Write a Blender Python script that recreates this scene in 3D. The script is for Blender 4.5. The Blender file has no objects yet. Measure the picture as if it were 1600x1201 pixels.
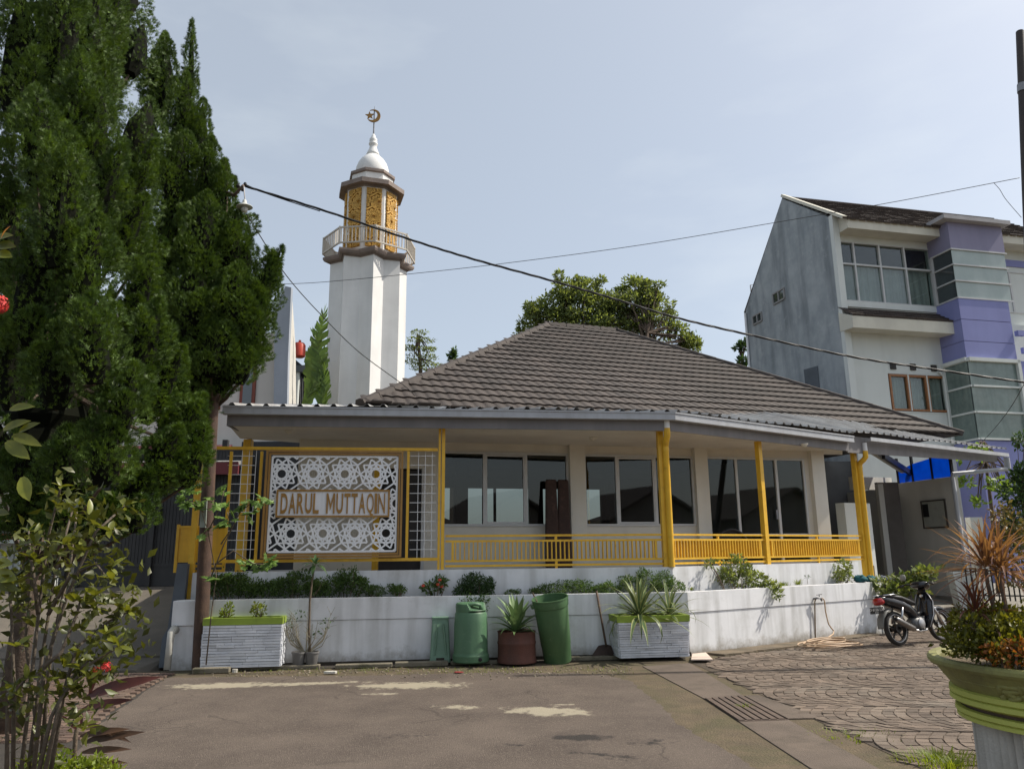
import bpy, bmesh, math, random
import numpy as np
from mathutils import Vector, Matrix, Euler

random.seed(7); rng = np.random.default_rng(7)
R_ = math.radians
scene = bpy.context.scene
COL = scene.collection

# ------------------------------------------------------------------ camera
FPX, VPX, VPY, HC, CX, CY = 1180.0, 750.0, -4735.0, 1.68, 800.0, 600.5
_up = Vector(((VPX-CX)/FPX, (CY-VPY)/FPX, -1)).normalized()
_fw = Vector((0, 0, -1)); _fw = (_fw-_up*_fw.dot(_up)).normalized()
_rt = _fw.cross(_up)
CAMR = Matrix((_rt, _fw, _up))
CAMC = Vector((0, 0, HC))
cam_d = bpy.data.cameras.new('camera'); cam = bpy.data.objects.new('camera', cam_d); COL.objects.link(cam)
cam_d.sensor_width = 36; cam_d.sensor_fit = 'HORIZONTAL'; cam_d.lens = 36*FPX/1600
cam_d.clip_start = 0.05; cam_d.clip_end = 3000
cam.matrix_world = Matrix.Translation(CAMC) @ CAMR.to_4x4()
scene.camera = cam

# ------------------------------------------------------------------ light
SUN_AZ, SUN_EL = 8.0, 49.0            # azimuth from +X towards +Y, elevation
wd = bpy.data.worlds.new('World'); scene.world = wd; wd.use_nodes = True
nt = wd.node_tree; nt.nodes.clear()
wo = nt.nodes.new('ShaderNodeOutputWorld'); bg = nt.nodes.new('ShaderNodeBackground')
sky = nt.nodes.new('ShaderNodeTexSky'); sky.sky_type = 'NISHITA'; sky.sun_disc = False
sky.sun_elevation = R_(SUN_EL); sky.sun_rotation = R_(90-SUN_AZ)
sky.air_density = 1.0; sky.dust_density = 5.5; sky.ozone_density = 1.0; sky.altitude = 700
tc = nt.nodes.new('ShaderNodeTexCoord'); mp = nt.nodes.new('ShaderNodeMapping'); mp.inputs['Scale'].default_value = (1.6, 1.6, 5)
cn = nt.nodes.new('ShaderNodeTexNoise'); cn.inputs['Scale'].default_value = 1.7; cn.inputs['Detail'].default_value = 5; cn.inputs['Roughness'].default_value = .55
cr = nt.nodes.new('ShaderNodeMapRange'); cr.inputs[1].default_value = .48; cr.inputs[2].default_value = .82; cr.inputs[3].default_value = .34; cr.inputs[4].default_value = .52
mx = nt.nodes.new('ShaderNodeMixRGB'); mx.inputs[2].default_value = (6.65, 7.05, 7.05, 1)
nt.links.new(tc.outputs['Generated'], mp.inputs[0]); nt.links.new(mp.outputs[0], cn.inputs['Vector'])
nt.links.new(cn.outputs[0], cr.inputs[0]); nt.links.new(cr.outputs[0], mx.inputs[0])
nt.links.new(sky.outputs[0], mx.inputs[1]); nt.links.new(mx.outputs[0], bg.inputs[0])
bg.inputs[1].default_value = 0.119
nt.links.new(bg.outputs[0], wo.inputs[0])
sd = bpy.data.lights.new('sun', 'SUN'); sd.energy = 4.2; sd.angle = R_(0.55); sd.color = (1, .93, .82)
sun = bpy.data.objects.new('sun', sd); COL.objects.link(sun)
SUNV = Vector((math.cos(R_(SUN_EL))*math.cos(R_(SUN_AZ)), math.cos(R_(SUN_EL))*math.sin(R_(SUN_AZ)), math.sin(R_(SUN_EL))))
sun.location = SUNV*60; sun.rotation_euler = SUNV.to_track_quat('Z', 'Y').to_euler()
vs = scene.view_settings; vs.view_transform = 'Standard'; vs.look = 'None'; vs.gamma = 1; vs.exposure = 0.35; vs.use_curve_mapping = False
scene.cycles.max_bounces = 6; scene.cycles.transparent_max_bounces = 8; scene.cycles.glossy_bounces = 3; scene.cycles.transmission_bounces = 3
scene.cycles.use_denoising = True; scene.cycles.sample_clamp_indirect = 6

# ------------------------------------------------------------------ measuring helpers
def ray(x, y): return CAMR @ Vector(((x-CX)/FPX, (CY-y)/FPX, -1))
def W(x, y, Y): d = ray(x, y); return CAMC+d*(Y/d.y)
def G(x, y, z=0.0): d = ray(x, y); return CAMC+d*((z-HC)/d.z)
def PL(x, y, p, n): d = ray(x, y); return CAMC+d*((Vector(p)-CAMC).dot(n)/d.dot(n))
def uv(a): return Vector((math.cos(R_(a)), math.sin(R_(a)), 0)), Vector((-math.sin(R_(a)), math.cos(R_(a)), 0))
Z = Vector((0, 0, 1))

# ------------------------------------------------------------------ materials
MATS = {}
def N(t, typ, **kw):
    n = t.nodes.new(typ)
    for k, v in kw.items(): setattr(n, k, v)
    return n
def M(name, c1, c2=None, scale=5.0, rough=.75, bump=0.0, bscale=60.0, metal=0.0, streak=None, rnd=0.0, island=0.0,
      transl=0.0, spec=.4, ior=None, dirt=None, tcol=None, contrast=(.35, .65)):
    if name in MATS: return MATS[name]
    m = bpy.data.materials.new(name); MATS[name] = m; m.use_nodes = True
    t = m.node_tree; t.nodes.clear(); L = t.links.new
    out = N(t, 'ShaderNodeOutputMaterial'); p = N(t, 'ShaderNodeBsdfPrincipled'); L(p.outputs[0], out.inputs[0])
    p.inputs['Roughness'].default_value = rough; p.inputs['Metallic'].default_value = metal
    p.inputs['Specular IOR Level'].default_value = spec
    if ior: p.inputs['IOR'].default_value = ior
    geo = N(t, 'ShaderNodeNewGeometry')
    c2 = c2 or tuple(x*.8 for x in c1)
    n1 = N(t, 'ShaderNodeTexNoise'); n1.inputs['Scale'].default_value = scale; n1.inputs['Detail'].default_value = 7; n1.inputs['Roughness'].default_value = .62
    L(geo.outputs['Position'], n1.inputs['Vector'])
    r1 = N(t, 'ShaderNodeMapRange'); r1.inputs[1].default_value = contrast[0]; r1.inputs[2].default_value = contrast[1]; L(n1.outputs[0], r1.inputs[0])
    mix = N(t, 'ShaderNodeMixRGB'); mix.inputs[1].default_value = (*c1, 1); mix.inputs[2].default_value = (*c2, 1); L(r1.outputs[0], mix.inputs[0])
    col = mix.outputs[0]
    def over(fac, c):
        nonlocal col
        q = N(t, 'ShaderNodeMixRGB'); L(fac, q.inputs[0]); L(col, q.inputs[1]); q.inputs[2].default_value = (*c, 1); col = q.outputs[0]
    if streak:
        sc, amt, sca = streak
        mpp = N(t, 'ShaderNodeMapping'); mpp.inputs['Scale'].default_value = sca; L(geo.outputs['Position'], mpp.inputs[0])
        n2 = N(t, 'ShaderNodeTexNoise'); n2.inputs['Scale'].default_value = 1; n2.inputs['Detail'].default_value = 5; L(mpp.outputs[0], n2.inputs['Vector'])
        r2 = N(t, 'ShaderNodeMapRange'); r2.inputs[1].default_value = .45; r2.inputs[2].default_value = .8; r2.inputs[4].default_value = amt; L(n2.outputs[0], r2.inputs[0])
        over(r2.outputs[0], sc)
    if dirt:      # (colour, amount, scale, lo, hi): blotches
        n3 = N(t, 'ShaderNodeTexNoise'); n3.inputs['Scale'].default_value = dirt[2]; n3.inputs['Detail'].default_value = 8; n3.inputs['Roughness'].default_value = .7; L(geo.outputs['Position'], n3.inputs['Vector'])
        r3 = N(t, 'ShaderNodeMapRange'); r3.inputs[1].default_value = dirt[3]; r3.inputs[2].default_value = dirt[4]; r3.inputs[4].default_value = dirt[1]; L(n3.outputs[0], r3.inputs[0])
        over(r3.outputs[0], dirt[0])
    def vary(sock, amt):
        nonlocal col
        r = N(t, 'ShaderNodeMapRange'); r.inputs[3].default_value = 1-amt; r.inputs[4].default_value = 1+amt; L(sock, r.inputs[0])
        q = N(t, 'ShaderNodeVectorMath', operation='SCALE'); L(col, q.inputs[0]); L(r.outputs[0], q.inputs['Scale']); col = q.outputs[0]
    if rnd: oi = N(t, 'ShaderNodeObjectInfo'); vary(oi.outputs['Random'], rnd)
    if island: vary(geo.outputs['Random Per Island'], island)
    L(col, p.inputs['Base Color'])
    if bump:
        nb = N(t, 'ShaderNodeTexNoise'); nb.inputs['Scale'].default_value = bscale; nb.inputs['Detail'].default_value = 5; L(geo.outputs['Position'], nb.inputs['Vector'])
        b = N(t, 'ShaderNodeBump'); b.inputs['Strength'].default_value = bump; b.inputs['Distance'].default_value = .02; L(nb.outputs[0], b.inputs['Height']); L(b.outputs[0], p.inputs['Normal'])
    if transl:
        tr = N(t, 'ShaderNodeBsdfTranslucent'); ms = N(t, 'ShaderNodeMixShader'); ms.inputs[0].default_value = transl
        if tcol:
            q = N(t, 'ShaderNodeMixRGB', blend_type='MULTIPLY'); q.inputs[0].default_value = 1; L(col, q.inputs[1]); q.inputs[2].default_value = (*tcol, 1); L(q.outputs[0], tr.inputs[0])
        else: L(col, tr.inputs[0])
        L(p.outputs[0], ms.inputs[1]); L(tr.outputs[0], ms.inputs[2]); L(ms.outputs[0], out.inputs[0])
    m['nodes_col'] = ''
    return m
def glass(name, base=(.012, .014, .016), rough=.03, ior=2.0, wav=.0):
    m = M(name, base, tuple(x*.8 for x in base), rough=rough, spec=.5, ior=ior, bump=wav, bscale=1.3)
    return m

m_white = M('white_paint', (.74, .75, .77), (.66, .67, .69), 2.2, .8, .08, 90, streak=((.30, .30, .28), .6, (5, 5, .5)), dirt=((.30, .29, .26), .55, 1.3, .54, .82))
m_white2 = M('white_paint_clean', (.78, .79, .80), (.72, .73, .75), 1.5, .8, .05, 60, streak=((.45, .45, .44), .3, (4, 4, .3)))
m_cream = M('cream_wall', (.68, .65, .58), (.62, .59, .52), 1.2, .85, .05, 50, streak=((.42, .39, .34), .25, (3, 3, .4)))
m_ceil = M('ceiling_board', (.74, .70, .63), (.64, .60, .54), 1.0, .9, dirt=((.36, .33, .29), .4, .7, .5, .8))
m_yellow = M('yellow_paint', (.76, .46, .04), (.68, .39, .03), 4, .42, .03, 40, dirt=((.30, .16, .035), .6, 7, .57, .74), streak=((.40, .22, .04), .4, (14, 14, 1.2)))
m_fascia = M('fascia_paint', (.19, .18, .185), (.155, .148, .152), 1.5, .6, streak=((.26, .245, .24), .5, (7, 7, .8)))
m_gutter = M('gutter_plastic', (.42, .44, .47), (.36, .37, .40), 2, .5, streak=((.25, .25, .25), .5, (6, 6, 2)))
m_sheet = M('corrugated_sheet', (.40, .40, .39), (.28, .27, .26), 1.8, .5, .05, 40, metal=.25, dirt=((.17, .15, .13), .7, 2.2, .5, .75))
m_tile = M('roof_tile', (.063, .050, .043), (.046, .037, .032), 2.0, .72, .25, 180, rnd=.2, dirt=((.030, .026, .023), .6, .9, .5, .72))
m_tilej = M('roof_tile_joined', (.063, .050, .043), (.046, .037, .032), 2.0, .72, .25, 180, island=.2, dirt=((.030, .026, .023), .6, .9, .5, .72))
m_cap = M('roof_cap', (.065, .052, .045), (.045, .037, .033), 3, .75, .1, 80)
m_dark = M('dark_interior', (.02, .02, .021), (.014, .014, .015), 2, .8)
m_glass = M('window_glass', (.1, .1, .1), rough=.03)
m_alu = M('window_frame_white', (.55, .56, .56), (.5, .5, .5), 4, .45)
m_conc = M('concrete', (.27, .25, .22), (.20, .185, .16), 2.2, .92, .35, 70, dirt=((.12, .11, .085), .7, 1.4, .5, .72))
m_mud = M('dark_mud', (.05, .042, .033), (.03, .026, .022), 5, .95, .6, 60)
m_soil = M('soil', (.09, .065, .045), (.05, .038, .028), 9, .97, .8, 50)
m_gold = M('gold_paint', (.36, .20, .055), (.30, .16, .04), 6, .45, .05, 60)
m_goldl = M('gold_lattice', (.62, .36, .07), (.52, .29, .05), 4, .5)
m_lat = M('lattice_white', (.84, .85, .88), (.78, .8, .83), 4, .6)
m_wire = M('cable_black', (.015, .015, .017), (.02, .02, .02), 8, .5)
m_metal = M('grey_metal', (.25, .25, .26), (.18, .18, .19), 6, .45, metal=.6)
m_black = M('black_plastic', (.018, .018, .02), (.012, .012, .014), 6, .35)
m_stem = M('stem_bark', (.16, .12, .085), (.09, .07, .05), 14, .9, .4, 90)
m_bark = M('tree_bark', (.13, .095, .07), (.07, .052, .04), 9, .95, .6, 60)

def splash(m, h, colr):   # mud splashed on the foot of a wall
    t = m.node_tree; L = t.links.new; p = next(n for n in t.nodes if n.type == 'BSDF_PRINCIPLED'); col = p.inputs['Base Color'].links[0].from_socket; geo = next(n for n in t.nodes if n.type == 'NEW_GEOMETRY')
    sx = N(t, 'ShaderNodeSeparateXYZ'); L(geo.outputs['Position'], sx.inputs[0]); n = N(t, 'ShaderNodeTexNoise'); n.inputs['Scale'].default_value = 4; n.inputs['Detail'].default_value = 8; n.inputs['Roughness'].default_value = .7; L(geo.outputs['Position'], n.inputs['Vector'])
    a = N(t, 'ShaderNodeMath', operation='MULTIPLY_ADD'); L(n.outputs[0], a.inputs[0]); a.inputs[1].default_value = -h*2.2; L(sx.outputs['Z'], a.inputs[2])
    r = N(t, 'ShaderNodeMapRange'); r.inputs[1].default_value = -h*.35; r.inputs[2].default_value = -h*1.15; r.inputs[4].default_value = .8; L(a.outputs[0], r.inputs[0])
    q = N(t, 'ShaderNodeMixRGB'); L(r.outputs[0], q.inputs[0]); L(col, q.inputs[1]); q.inputs[2].default_value = (*colr, 1); L(q.outputs[0], p.inputs['Base Color'])
splash(m_white, .28, (.20, .17, .125))
# ------------------------------------------------------------------ mesh helpers
class MB:
    def __init__(s): s.v = []; s.f = []
    def add(s, vs, fs):
        o = len(s.v); s.v += [Vector(p) for p in vs]; s.f += [tuple(i+o for i in f) for f in fs]; return s
    def hexa(s, b, t):   # bottom 4, top 4 (same winding, ccw from above)
        return s.add(list(b)+list(t), [(3, 2, 1, 0), (4, 5, 6, 7), (0, 1, 5, 4), (1, 2, 6, 5), (2, 3, 7, 6), (3, 0, 4, 7)])
    def box(s, c, h, ax=None):
        c = Vector(c); X, Y, Q = ax or (Vector((1, 0, 0)), Vector((0, 1, 0)), Z)
        X, Y, Q = X*h[0], Y*h[1], Q*h[2]
        return s.hexa([c-X-Y-Q, c+X-Y-Q, c+X+Y-Q, c-X+Y-Q], [c-X-Y+Q, c+X-Y+Q, c+X+Y+Q, c-X+Y+Q])
    def bar(s, a, b, w, h, upv=Z):   # rectangular bar from a to b, w sideways, h along upv
        a, b = Vector(a), Vector(b); d = (b-a); l = d.length; d = d/l
        sd_ = d.cross(upv)
        if sd_.length < 1e-4: sd_ = d.cross(Vector((0, 1, 0)))
        sd_.normalize(); u2 = sd_.cross(d).normalized()
        return s.box((a+b)/2, (l/2, w/2, h/2), (d, -sd_, u2))
    def prism(s, poly, vec):
        n = len(poly); poly = [Vector(p) for p in poly]; vec = Vector(vec)
        return s.add(poly+[p+vec for p in poly], [tuple(range(n-1, -1, -1)), tuple(range(n, 2*n))]+[(i, (i+1) % n, n+(i+1) % n, n+i) for i in range(n)])
    def tube(s, pts, rad, seg=8, caps=True):
        pts = [Vector(p) for p in pts]; n = len(pts)
        if not hasattr(rad, '__len__'): rad = [rad]*n
        o = len(s.v); pv = None
        for i, p in enumerate(pts):
            d = (pts[min(i+1, n-1)]-pts[max(i-1, 0)]).normalized()
            if pv is None: a = d.orthogonal().normalized()
            else:
                a = pv-d*pv.dot(d)
                a = a.normalized() if a.length > 1e-5 else d.orthogonal().normalized()
            pv = a; b = d.cross(a)
            for k in range(seg):
                t = 2*math.pi*k/seg; s.v.append(p+(a*math.cos(t)+b*math.sin(t))*rad[i])
        for i in range(n-1):
            for k in range(seg):
                k2 = (k+1) % seg
                s.f.append((o+i*seg+k, o+i*seg+k2, o+(i+1)*seg+k2, o+(i+1)*seg+k))
        if caps: s.f.append(tuple(o+k for k in range(seg-1, -1, -1))); s.f.append(tuple(o+(n-1)*seg+k for k in range(seg)))
        return s
    def lathe(s, prof, c, seg=24, ax=None, phase=0.0, caps=True):
        c = Vector(c); X, Y, Q = ax or (Vector((1, 0, 0)), Vector((0, 1, 0)), Z); o = len(s.v); n = len(prof)
        for r, z in prof:
            for k in range(seg):
                t = 2*math.pi*k/seg+phase; s.v.append(c+X*(r*math.cos(t))+Y*(r*math.sin(t))+Q*z)
        for i in range(n-1):
            for k in range(seg):
                k2 = (k+1) % seg; s.f.append((o+i*seg+k, o+i*seg+k2, o+(i+1)*seg+k2, o+(i+1)*seg+k))
        if caps: s.f.append(tuple(o+k for k in range(seg-1, -1, -1))); s.f.append(tuple(o+(n-1)*seg+k for k in range(seg)))
        return s
    def loft(s, rings, caps=True):
        o = len(s.v); n = len(rings); k_ = len(rings[0])
        for r in rings: s.v += [Vector(p) for p in r]
        for i in range(n-1):
            for k in range(k_):
                k2 = (k+1) % k_; s.f.append((o+i*k_+k, o+i*k_+k2, o+(i+1)*k_+k2, o+(i+1)*k_+k))
        if caps: s.f.append(tuple(o+k for k in range(k_-1, -1, -1))); s.f.append(tuple(o+(n-1)*k_+k for k in range(k_)))
        return s
    def build(s, name, m, parent=None, smooth=False, bevel=0.0, sharp=None, rel=True):
        off = root_loc(parent) if (parent and rel) else Vector((0, 0, 0))
        me = bpy.data.meshes.new(name); me.from_pydata([p-off for p in s.v], [], s.f); me.update()
        if smooth:
            me.polygons.foreach_set('use_smooth', [True]*len(me.polygons))
            if sharp is not None: me.set_sharp_from_angle(angle=R_(sharp))
        me.materials.append(m)
        o = bpy.data.objects.new(name, me); COL.objects.link(o)
        if parent: o.parent = parent
        if bevel:
            b = o.modifiers.new('bevel', 'BEVEL'); b.width = bevel; b.segments = 2; b.limit_method = 'ANGLE'; b.angle_limit = R_(40)
        return o
def root_loc(p):
    l = Vector((0, 0, 0))
    while p: l = l+p.location; p = p.parent
    return l
def npmesh(name, V, F, m, parent=None, smooth=False):
    """V (n,3) numpy, F (k,c) numpy int, uniform polygon size"""
    me = bpy.data.meshes.new(name); off = root_loc(parent) if parent else Vector((0, 0, 0))
    V = np.asarray(V, np.float32)-np.array(off, np.float32); F = np.asarray(F, np.int32); k, c = F.shape
    me.vertices.add(len(V)); me.vertices.foreach_set('co', V.ravel())
    me.loops.add(k*c); me.loops.foreach_set('vertex_index', F.ravel())
    me.polygons.add(k); me.polygons.foreach_set('loop_start', np.arange(0, k*c, c, dtype=np.int32)); me.polygons.foreach_set('loop_total', np.full(k, c, np.int32))
    if smooth: me.polygons.foreach_set('use_smooth', np.ones(k, bool))
    me.update(); me.validate(); me.materials.append(m)
    o = bpy.data.objects.new(name, me); COL.objects.link(o)
    if parent: o.parent = parent
    return o
def tag(o, label=None, cat=None, group=None, kind=None):
    if label: o['label'] = label
    if cat: o['category'] = cat
    if group: o['group'] = group
    if kind: o['kind'] = kind
    return o
def thing(name, label, cat, loc=(0, 0, 0), group=None):
    o = bpy.data.objects.new(name, None); COL.objects.link(o); o.location = Vector(loc); o.empty_display_size = .2
    return tag(o, label, cat, group)
def inst(name, me, parent, loc, rot=(0, 0, 0), scale=(1, 1, 1), m=None):
    o = bpy.data.objects.new(name, me); COL.objects.link(o)
    o.parent = parent; o.location = Vector(loc)-(root_loc(parent) if parent else Vector((0, 0, 0)))
    if isinstance(rot, Matrix): o.rotation_mode = 'QUATERNION'; o.rotation_quaternion = rot.to_quaternion()
    else: o.rotation_euler = rot
    o.scale = scale
    return o
def mesh_of(mb, name, m, smooth=False):
    me = bpy.data.meshes.new(name); me.from_pydata(mb.v, [], mb.f); me.update(); me.materials.append(m)
    if smooth: me.polygons.foreach_set('use_smooth', [True]*len(me.polygons))
    return me
def frame_mat(X, Y, Q=Z):
    return Matrix((X, Y, Q)).transposed()
def text_mesh(txt, m, size=1.0, extrude=.01, offset=0.0):
    cu = bpy.data.curves.new('t', 'FONT'); cu.body = txt; cu.size = size; cu.extrude = extrude; cu.offset = offset; cu.align_x = 'CENTER'; cu.align_y = 'CENTER'; cu.resolution_u = 4
    o = bpy.data.objects.new('t', cu); COL.objects.link(o)
    dg = bpy.context.evaluated_depsgraph_get(); dg.update()
    me = bpy.data.meshes.new_from_object(o.evaluated_get(dg)); bpy.data.objects.remove(o); bpy.data.curves.remove(cu)
    me.materials.clear(); me.materials.append(m); return me

# ------------------------------------------------------------------ foliage helpers
def unit(a): return a/np.maximum(np.linalg.norm(a, axis=-1, keepdims=True), 1e-9)
def frames(d, jitter):
    """orthonormal frames with local y along d"""
    r = rng.normal(size=d.shape); x = unit(np.cross(d, r)); z = np.cross(x, d); return x, d, z
def scatter(name, T, TF, pos, d, size, m, parent=None, squash=None):
    """T (k,3) template verts (y = growing direction), TF faces; copies to pos with direction d"""
    x, y, z = frames(unit(d), 0); s = np.asarray(size).reshape(-1, 1, 1)
    V = pos[:, None, :]+s*(T[None, :, 0:1]*x[:, None, :]+T[None, :, 1:2]*y[:, None, :]+T[None, :, 2:3]*z[:, None, :])
    n, k = len(pos), len(T); F = (TF[None]+np.arange(n)[:, None, None]*k).reshape(-1, TF.shape[1])
    return npmesh(name, V.reshape(-1, 3), F, m, parent)
def leaf_t(wid=.5, curl=.15):  # small leaf of two quads folded along the midrib, length 1
    T = np.array([(0, 0, 0), (wid*.5, .45, .08), (0, 1, -curl), (-wid*.5, .45, .08), (0, .5, 0)], float)
    F = np.array([(0, 1, 4), (1, 2, 4), (0, 4, 3), (4, 2, 3)])
    return T, F
def spray_t():
    V = []; F = []
    def blade(a, b, w):
        a, b = np.array(a), np.array(b); d = b-a; sdv = np.array((-d[1], d[0], 0)); sdv = sdv/np.linalg.norm(sdv)*w
        o = len(V); V.extend([a-sdv*.6, a+sdv*.6, b]); F.append((o, o+1, o+2))
    blade((0, 0, 0), (0, 1, .05), .11)
    for k, (y, l) in enumerate(((.15, .55), (.45, .48))):
        for sgn in (-1, 1):
            blade((0, y, 0), (sgn*l*.72, y+l*.66, .12*(k % 2)-.06), .12)
    return np.array(V), np.array(F)
SPRAY, SPRAYF = spray_t()
LEAF, LEAFF = leaf_t()
def sphere_pts(n):
    v = rng.normal(size=(n, 3)); return unit(v)
def blob_leaves(blobs, per, size, upness=.3, shell=.55):
    """positions and directions of leaves in ellipsoid blobs [(c, (rx,ry,rz), weight)]"""
    P = []; D = []; S = []
    for c, r, wgt in blobs:
        n = int(per*wgt); u = sphere_pts(n); rad = (shell+(1-shell)*rng.random((n, 1))**.6)*(1+.18*rng.normal(size=(n, 1)))
        P.append(np.array(c)+u*rad*np.array(r)); D.append(unit(u+rng.normal(size=(n, 3))*.7+np.array((0, 0, upness)))); S.append(size*(.6+.8*rng.random(n)))
    return np.concatenate(P), np.concatenate(D), np.concatenate(S)
def F_(name, dark, light, transl=.35, island=.45, rough=.5):
    return M(name, light, dark, 3.5, rough, island=island, transl=transl, spec=.35, tcol=(1.6, 1.5, .6), contrast=(.3, .7))
f_cyp = F_('cypress_green', (.022, .050, .010), (.10, .165, .026), .22, .45, .6)
f_core = M('cypress_core', (.007, .008, .004), (.004, .005, .003), 8, .95, spec=.1)  # near-black colour standing in for the shade inside the crowns
f_mid = F_('leaf_mid_green', (.050, .095, .028), (.10, .165, .045))
f_dark = F_('leaf_dark_green', (.030, .064, .024), (.058, .108, .036))
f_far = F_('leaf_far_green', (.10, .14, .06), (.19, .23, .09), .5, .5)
f_lime = F_('leaf_lime', (.10, .15, .015), (.20, .24, .03), .4, .35)
f_ixo = F_('leaf_olive', (.075, .085, .012), (.15, .15, .02), .35, .4, .4)
f_pale = F_('leaf_pale_green', (.12, .20, .04), (.17, .26, .06), .4, .25)
f_red = F_('leaf_red_brown', (.085, .028, .022), (.14, .055, .042), .35, .3)
f_orange = F_('leaf_orange', (.16, .075, .048), (.25, .14, .085), .35, .35)

# ================================================================== GROUND
def sheet(name, pts, z, m, kind='structure', parent=None):
    mb = MB(); mb.add([(p[0], p[1], z) for p in pts], [tuple(range(len(pts)))])
    o = mb.build(name, m, parent); 
    if kind and not parent: o['kind'] = kind
    return o
def wig(pts, amp, step=.08):
    out = []
    for a, b in zip(pts[:-1], pts[1:]):
        a, b = Vector(a), Vector(b); n = max(1, int((b-a).length/step)); nn = Vector((-(b-a).y, (b-a).x, 0)).normalized()
        for i in range(n): out.append(a.lerp(b, i/n)+nn*random.uniform(-amp, amp))
    out.append(Vector(pts[-1])); return out
m_earth = M('earth', (.11, .085, .055), (.07, .065, .03), 1.5, .97, .5, 30)
gmb = MB(); gmb.add([(-900, -900, -.05), (900, -900, -.05), (900, 900, -.05), (-900, 900, -.05)], [(0, 1, 2, 3)])
tag(gmb.build('ground', m_earth), kind='structure')

# asphalt with worn cement patches and ravelled spots
def asphalt():
    m = M('asphalt', (.128, .101, .081), (.080, .062, .050), 1.1, .93, .8, 130, dirt=((.20, .162, .13), .85, 60, .52, .66))
    t = m.node_tree; L = t.links.new
    p = next(n for n in t.nodes if n.type == 'BSDF_PRINCIPLED'); col = p.inputs['Base Color'].links[0].from_socket
    geo = next(n for n in t.nodes if n.type == 'NEW_GEOMETRY')
    def blot(c, rx, ry, rot, thr, colr, sc, prev):
        mp_ = N(t, 'ShaderNodeMapping', vector_type='TEXTURE'); mp_.inputs['Location'].default_value = (c[0], c[1], 0); mp_.inputs['Rotation'].default_value = (0, 0, R_(rot)); mp_.inputs['Scale'].default_value = (rx, ry, 1)
        L(geo.outputs['Position'], mp_.inputs[0])
        ln = N(t, 'ShaderNodeVectorMath', operation='LENGTH'); L(mp_.outputs[0], ln.inputs[0])
        n = N(t, 'ShaderNodeTexNoise'); n.inputs['Scale'].default_value = sc; n.inputs['Detail'].default_value = 9; n.inputs['Roughness'].default_value = .72; L(geo.outputs['Position'], n.inputs['Vector'])
        a = N(t, 'ShaderNodeMath', operation='MULTIPLY_ADD'); L(n.outputs[0], a.inputs[0]); a.inputs[1].default_value = 2.6; L(ln.outputs['Value'], a.inputs[2])
        r = N(t, 'ShaderNodeMapRange'); r.inputs[1].default_value = thr; r.inputs[2].default_value = thr-.32; L(a.outputs[0], r.inputs[0])
        q = N(t, 'ShaderNodeMixRGB'); L(r.outputs[0], q.inputs[0]); L(prev, q.inputs[1]); q.inputs[2].default_value = (*colr, 1)
        return q.outputs[0]
    cem = (.34, .30, .22)
    for px, rx, ry, rot, thr, sc in (((350, 1071), .85, .26, 5, 2.2, 6), ((480, 1068), 1.2, .18, 8, 2.0, 6), ((640, 1071), .95, .32, 0, 2.15, 7), ((600, 1084), .45, .12, 0, 1.8, 6),
                                     ((855, 1111), .52, .26, -12, 2.25, 5), ((715, 1105), .45, .2, -10, 1.85, 7), ((880, 1101), .25, .09, 0, 1.8, 6)):
        g = G(*px); col = blot(g, rx, ry, rot, thr, cem, sc, col)
    for px, rx, ry, rot, thr, sc in (((905, 1152), .46, .2, -8, 2.0, 3), ((960, 1182), .9, .3, -25, 1.62, 9), ((640, 1150), .9, .35, 10, 1.45, 10), ((1015, 1160), .6, .5, 0, 1.55, 10), ((800, 1165), .8, .3, 0, 1.4, 10)):
        g = G(*px); col = blot(g, rx, ry, rot, thr, (.034, .028, .024), sc, col)
    # hairline cracks in patches
    dn = N(t, 'ShaderNodeTexNoise'); dn.inputs['Scale'].default_value = 2.5; dn.inputs['Detail'].default_value = 5; L(geo.outputs['Position'], dn.inputs['Vector'])
    va = N(t, 'ShaderNodeVectorMath', operation='MULTIPLY_ADD'); L(dn.outputs['Color'], va.inputs[0]); va.inputs[1].default_value = (.5, .5, 0); L(geo.outputs['Position'], va.inputs[2])
    for sc, thr_, lo, amt in ((.55, .010, .54, .5), (4.5, .05, .60, .5)):
        vo = N(t, 'ShaderNodeTexVoronoi', feature='DISTANCE_TO_EDGE'); vo.inputs['Scale'].default_value = sc; L(va.outputs[0], vo.inputs['Vector'])
        r1 = N(t, 'ShaderNodeMapRange'); r1.inputs[1].default_value = thr_; r1.inputs[2].default_value = thr_*.3; L(vo.outputs['Distance'], r1.inputs[0])
        mn = N(t, 'ShaderNodeTexNoise'); mn.inputs['Scale'].default_value = .8 if sc < 1 else .45; mn.inputs['Detail'].default_value = 3; L(geo.outputs['Position'], mn.inputs['Vector'])
        r2 = N(t, 'ShaderNodeMapRange'); r2.inputs[1].default_value = lo; r2.inputs[2].default_value = lo+.06; r2.inputs[4].default_value = amt; L(mn.outputs[0], r2.inputs[0])
        mm = N(t, 'ShaderNodeMath', operation='MULTIPLY'); L(r1.outputs[0], mm.inputs[0]); L(r2.outputs[0], mm.inputs[1])
        q = N(t, 'ShaderNodeMixRGB'); L(mm.outputs[0], q.inputs[0]); L(col, q.inputs[1]); q.inputs[2].default_value = (.035, .028, .022, 1); col = q.outputs[0]
    L(col, p.inputs['Base Color']); return m
m_asph = asphalt()
left_e = wig([(-5.5, -25, 0), (-4.6, 0, 0)]+[tuple(G(*p)) for p in ((70, 1225), (100, 1193), (140, 1150), (180, 1112), (215, 1088), (262, 1059))], .025)
top_e = wig([tuple(G(*p)) for p in ((262, 1059), (420, 1057), (600, 1055), (760, 1050), (900, 1052), (945, 1054))], .05)
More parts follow.
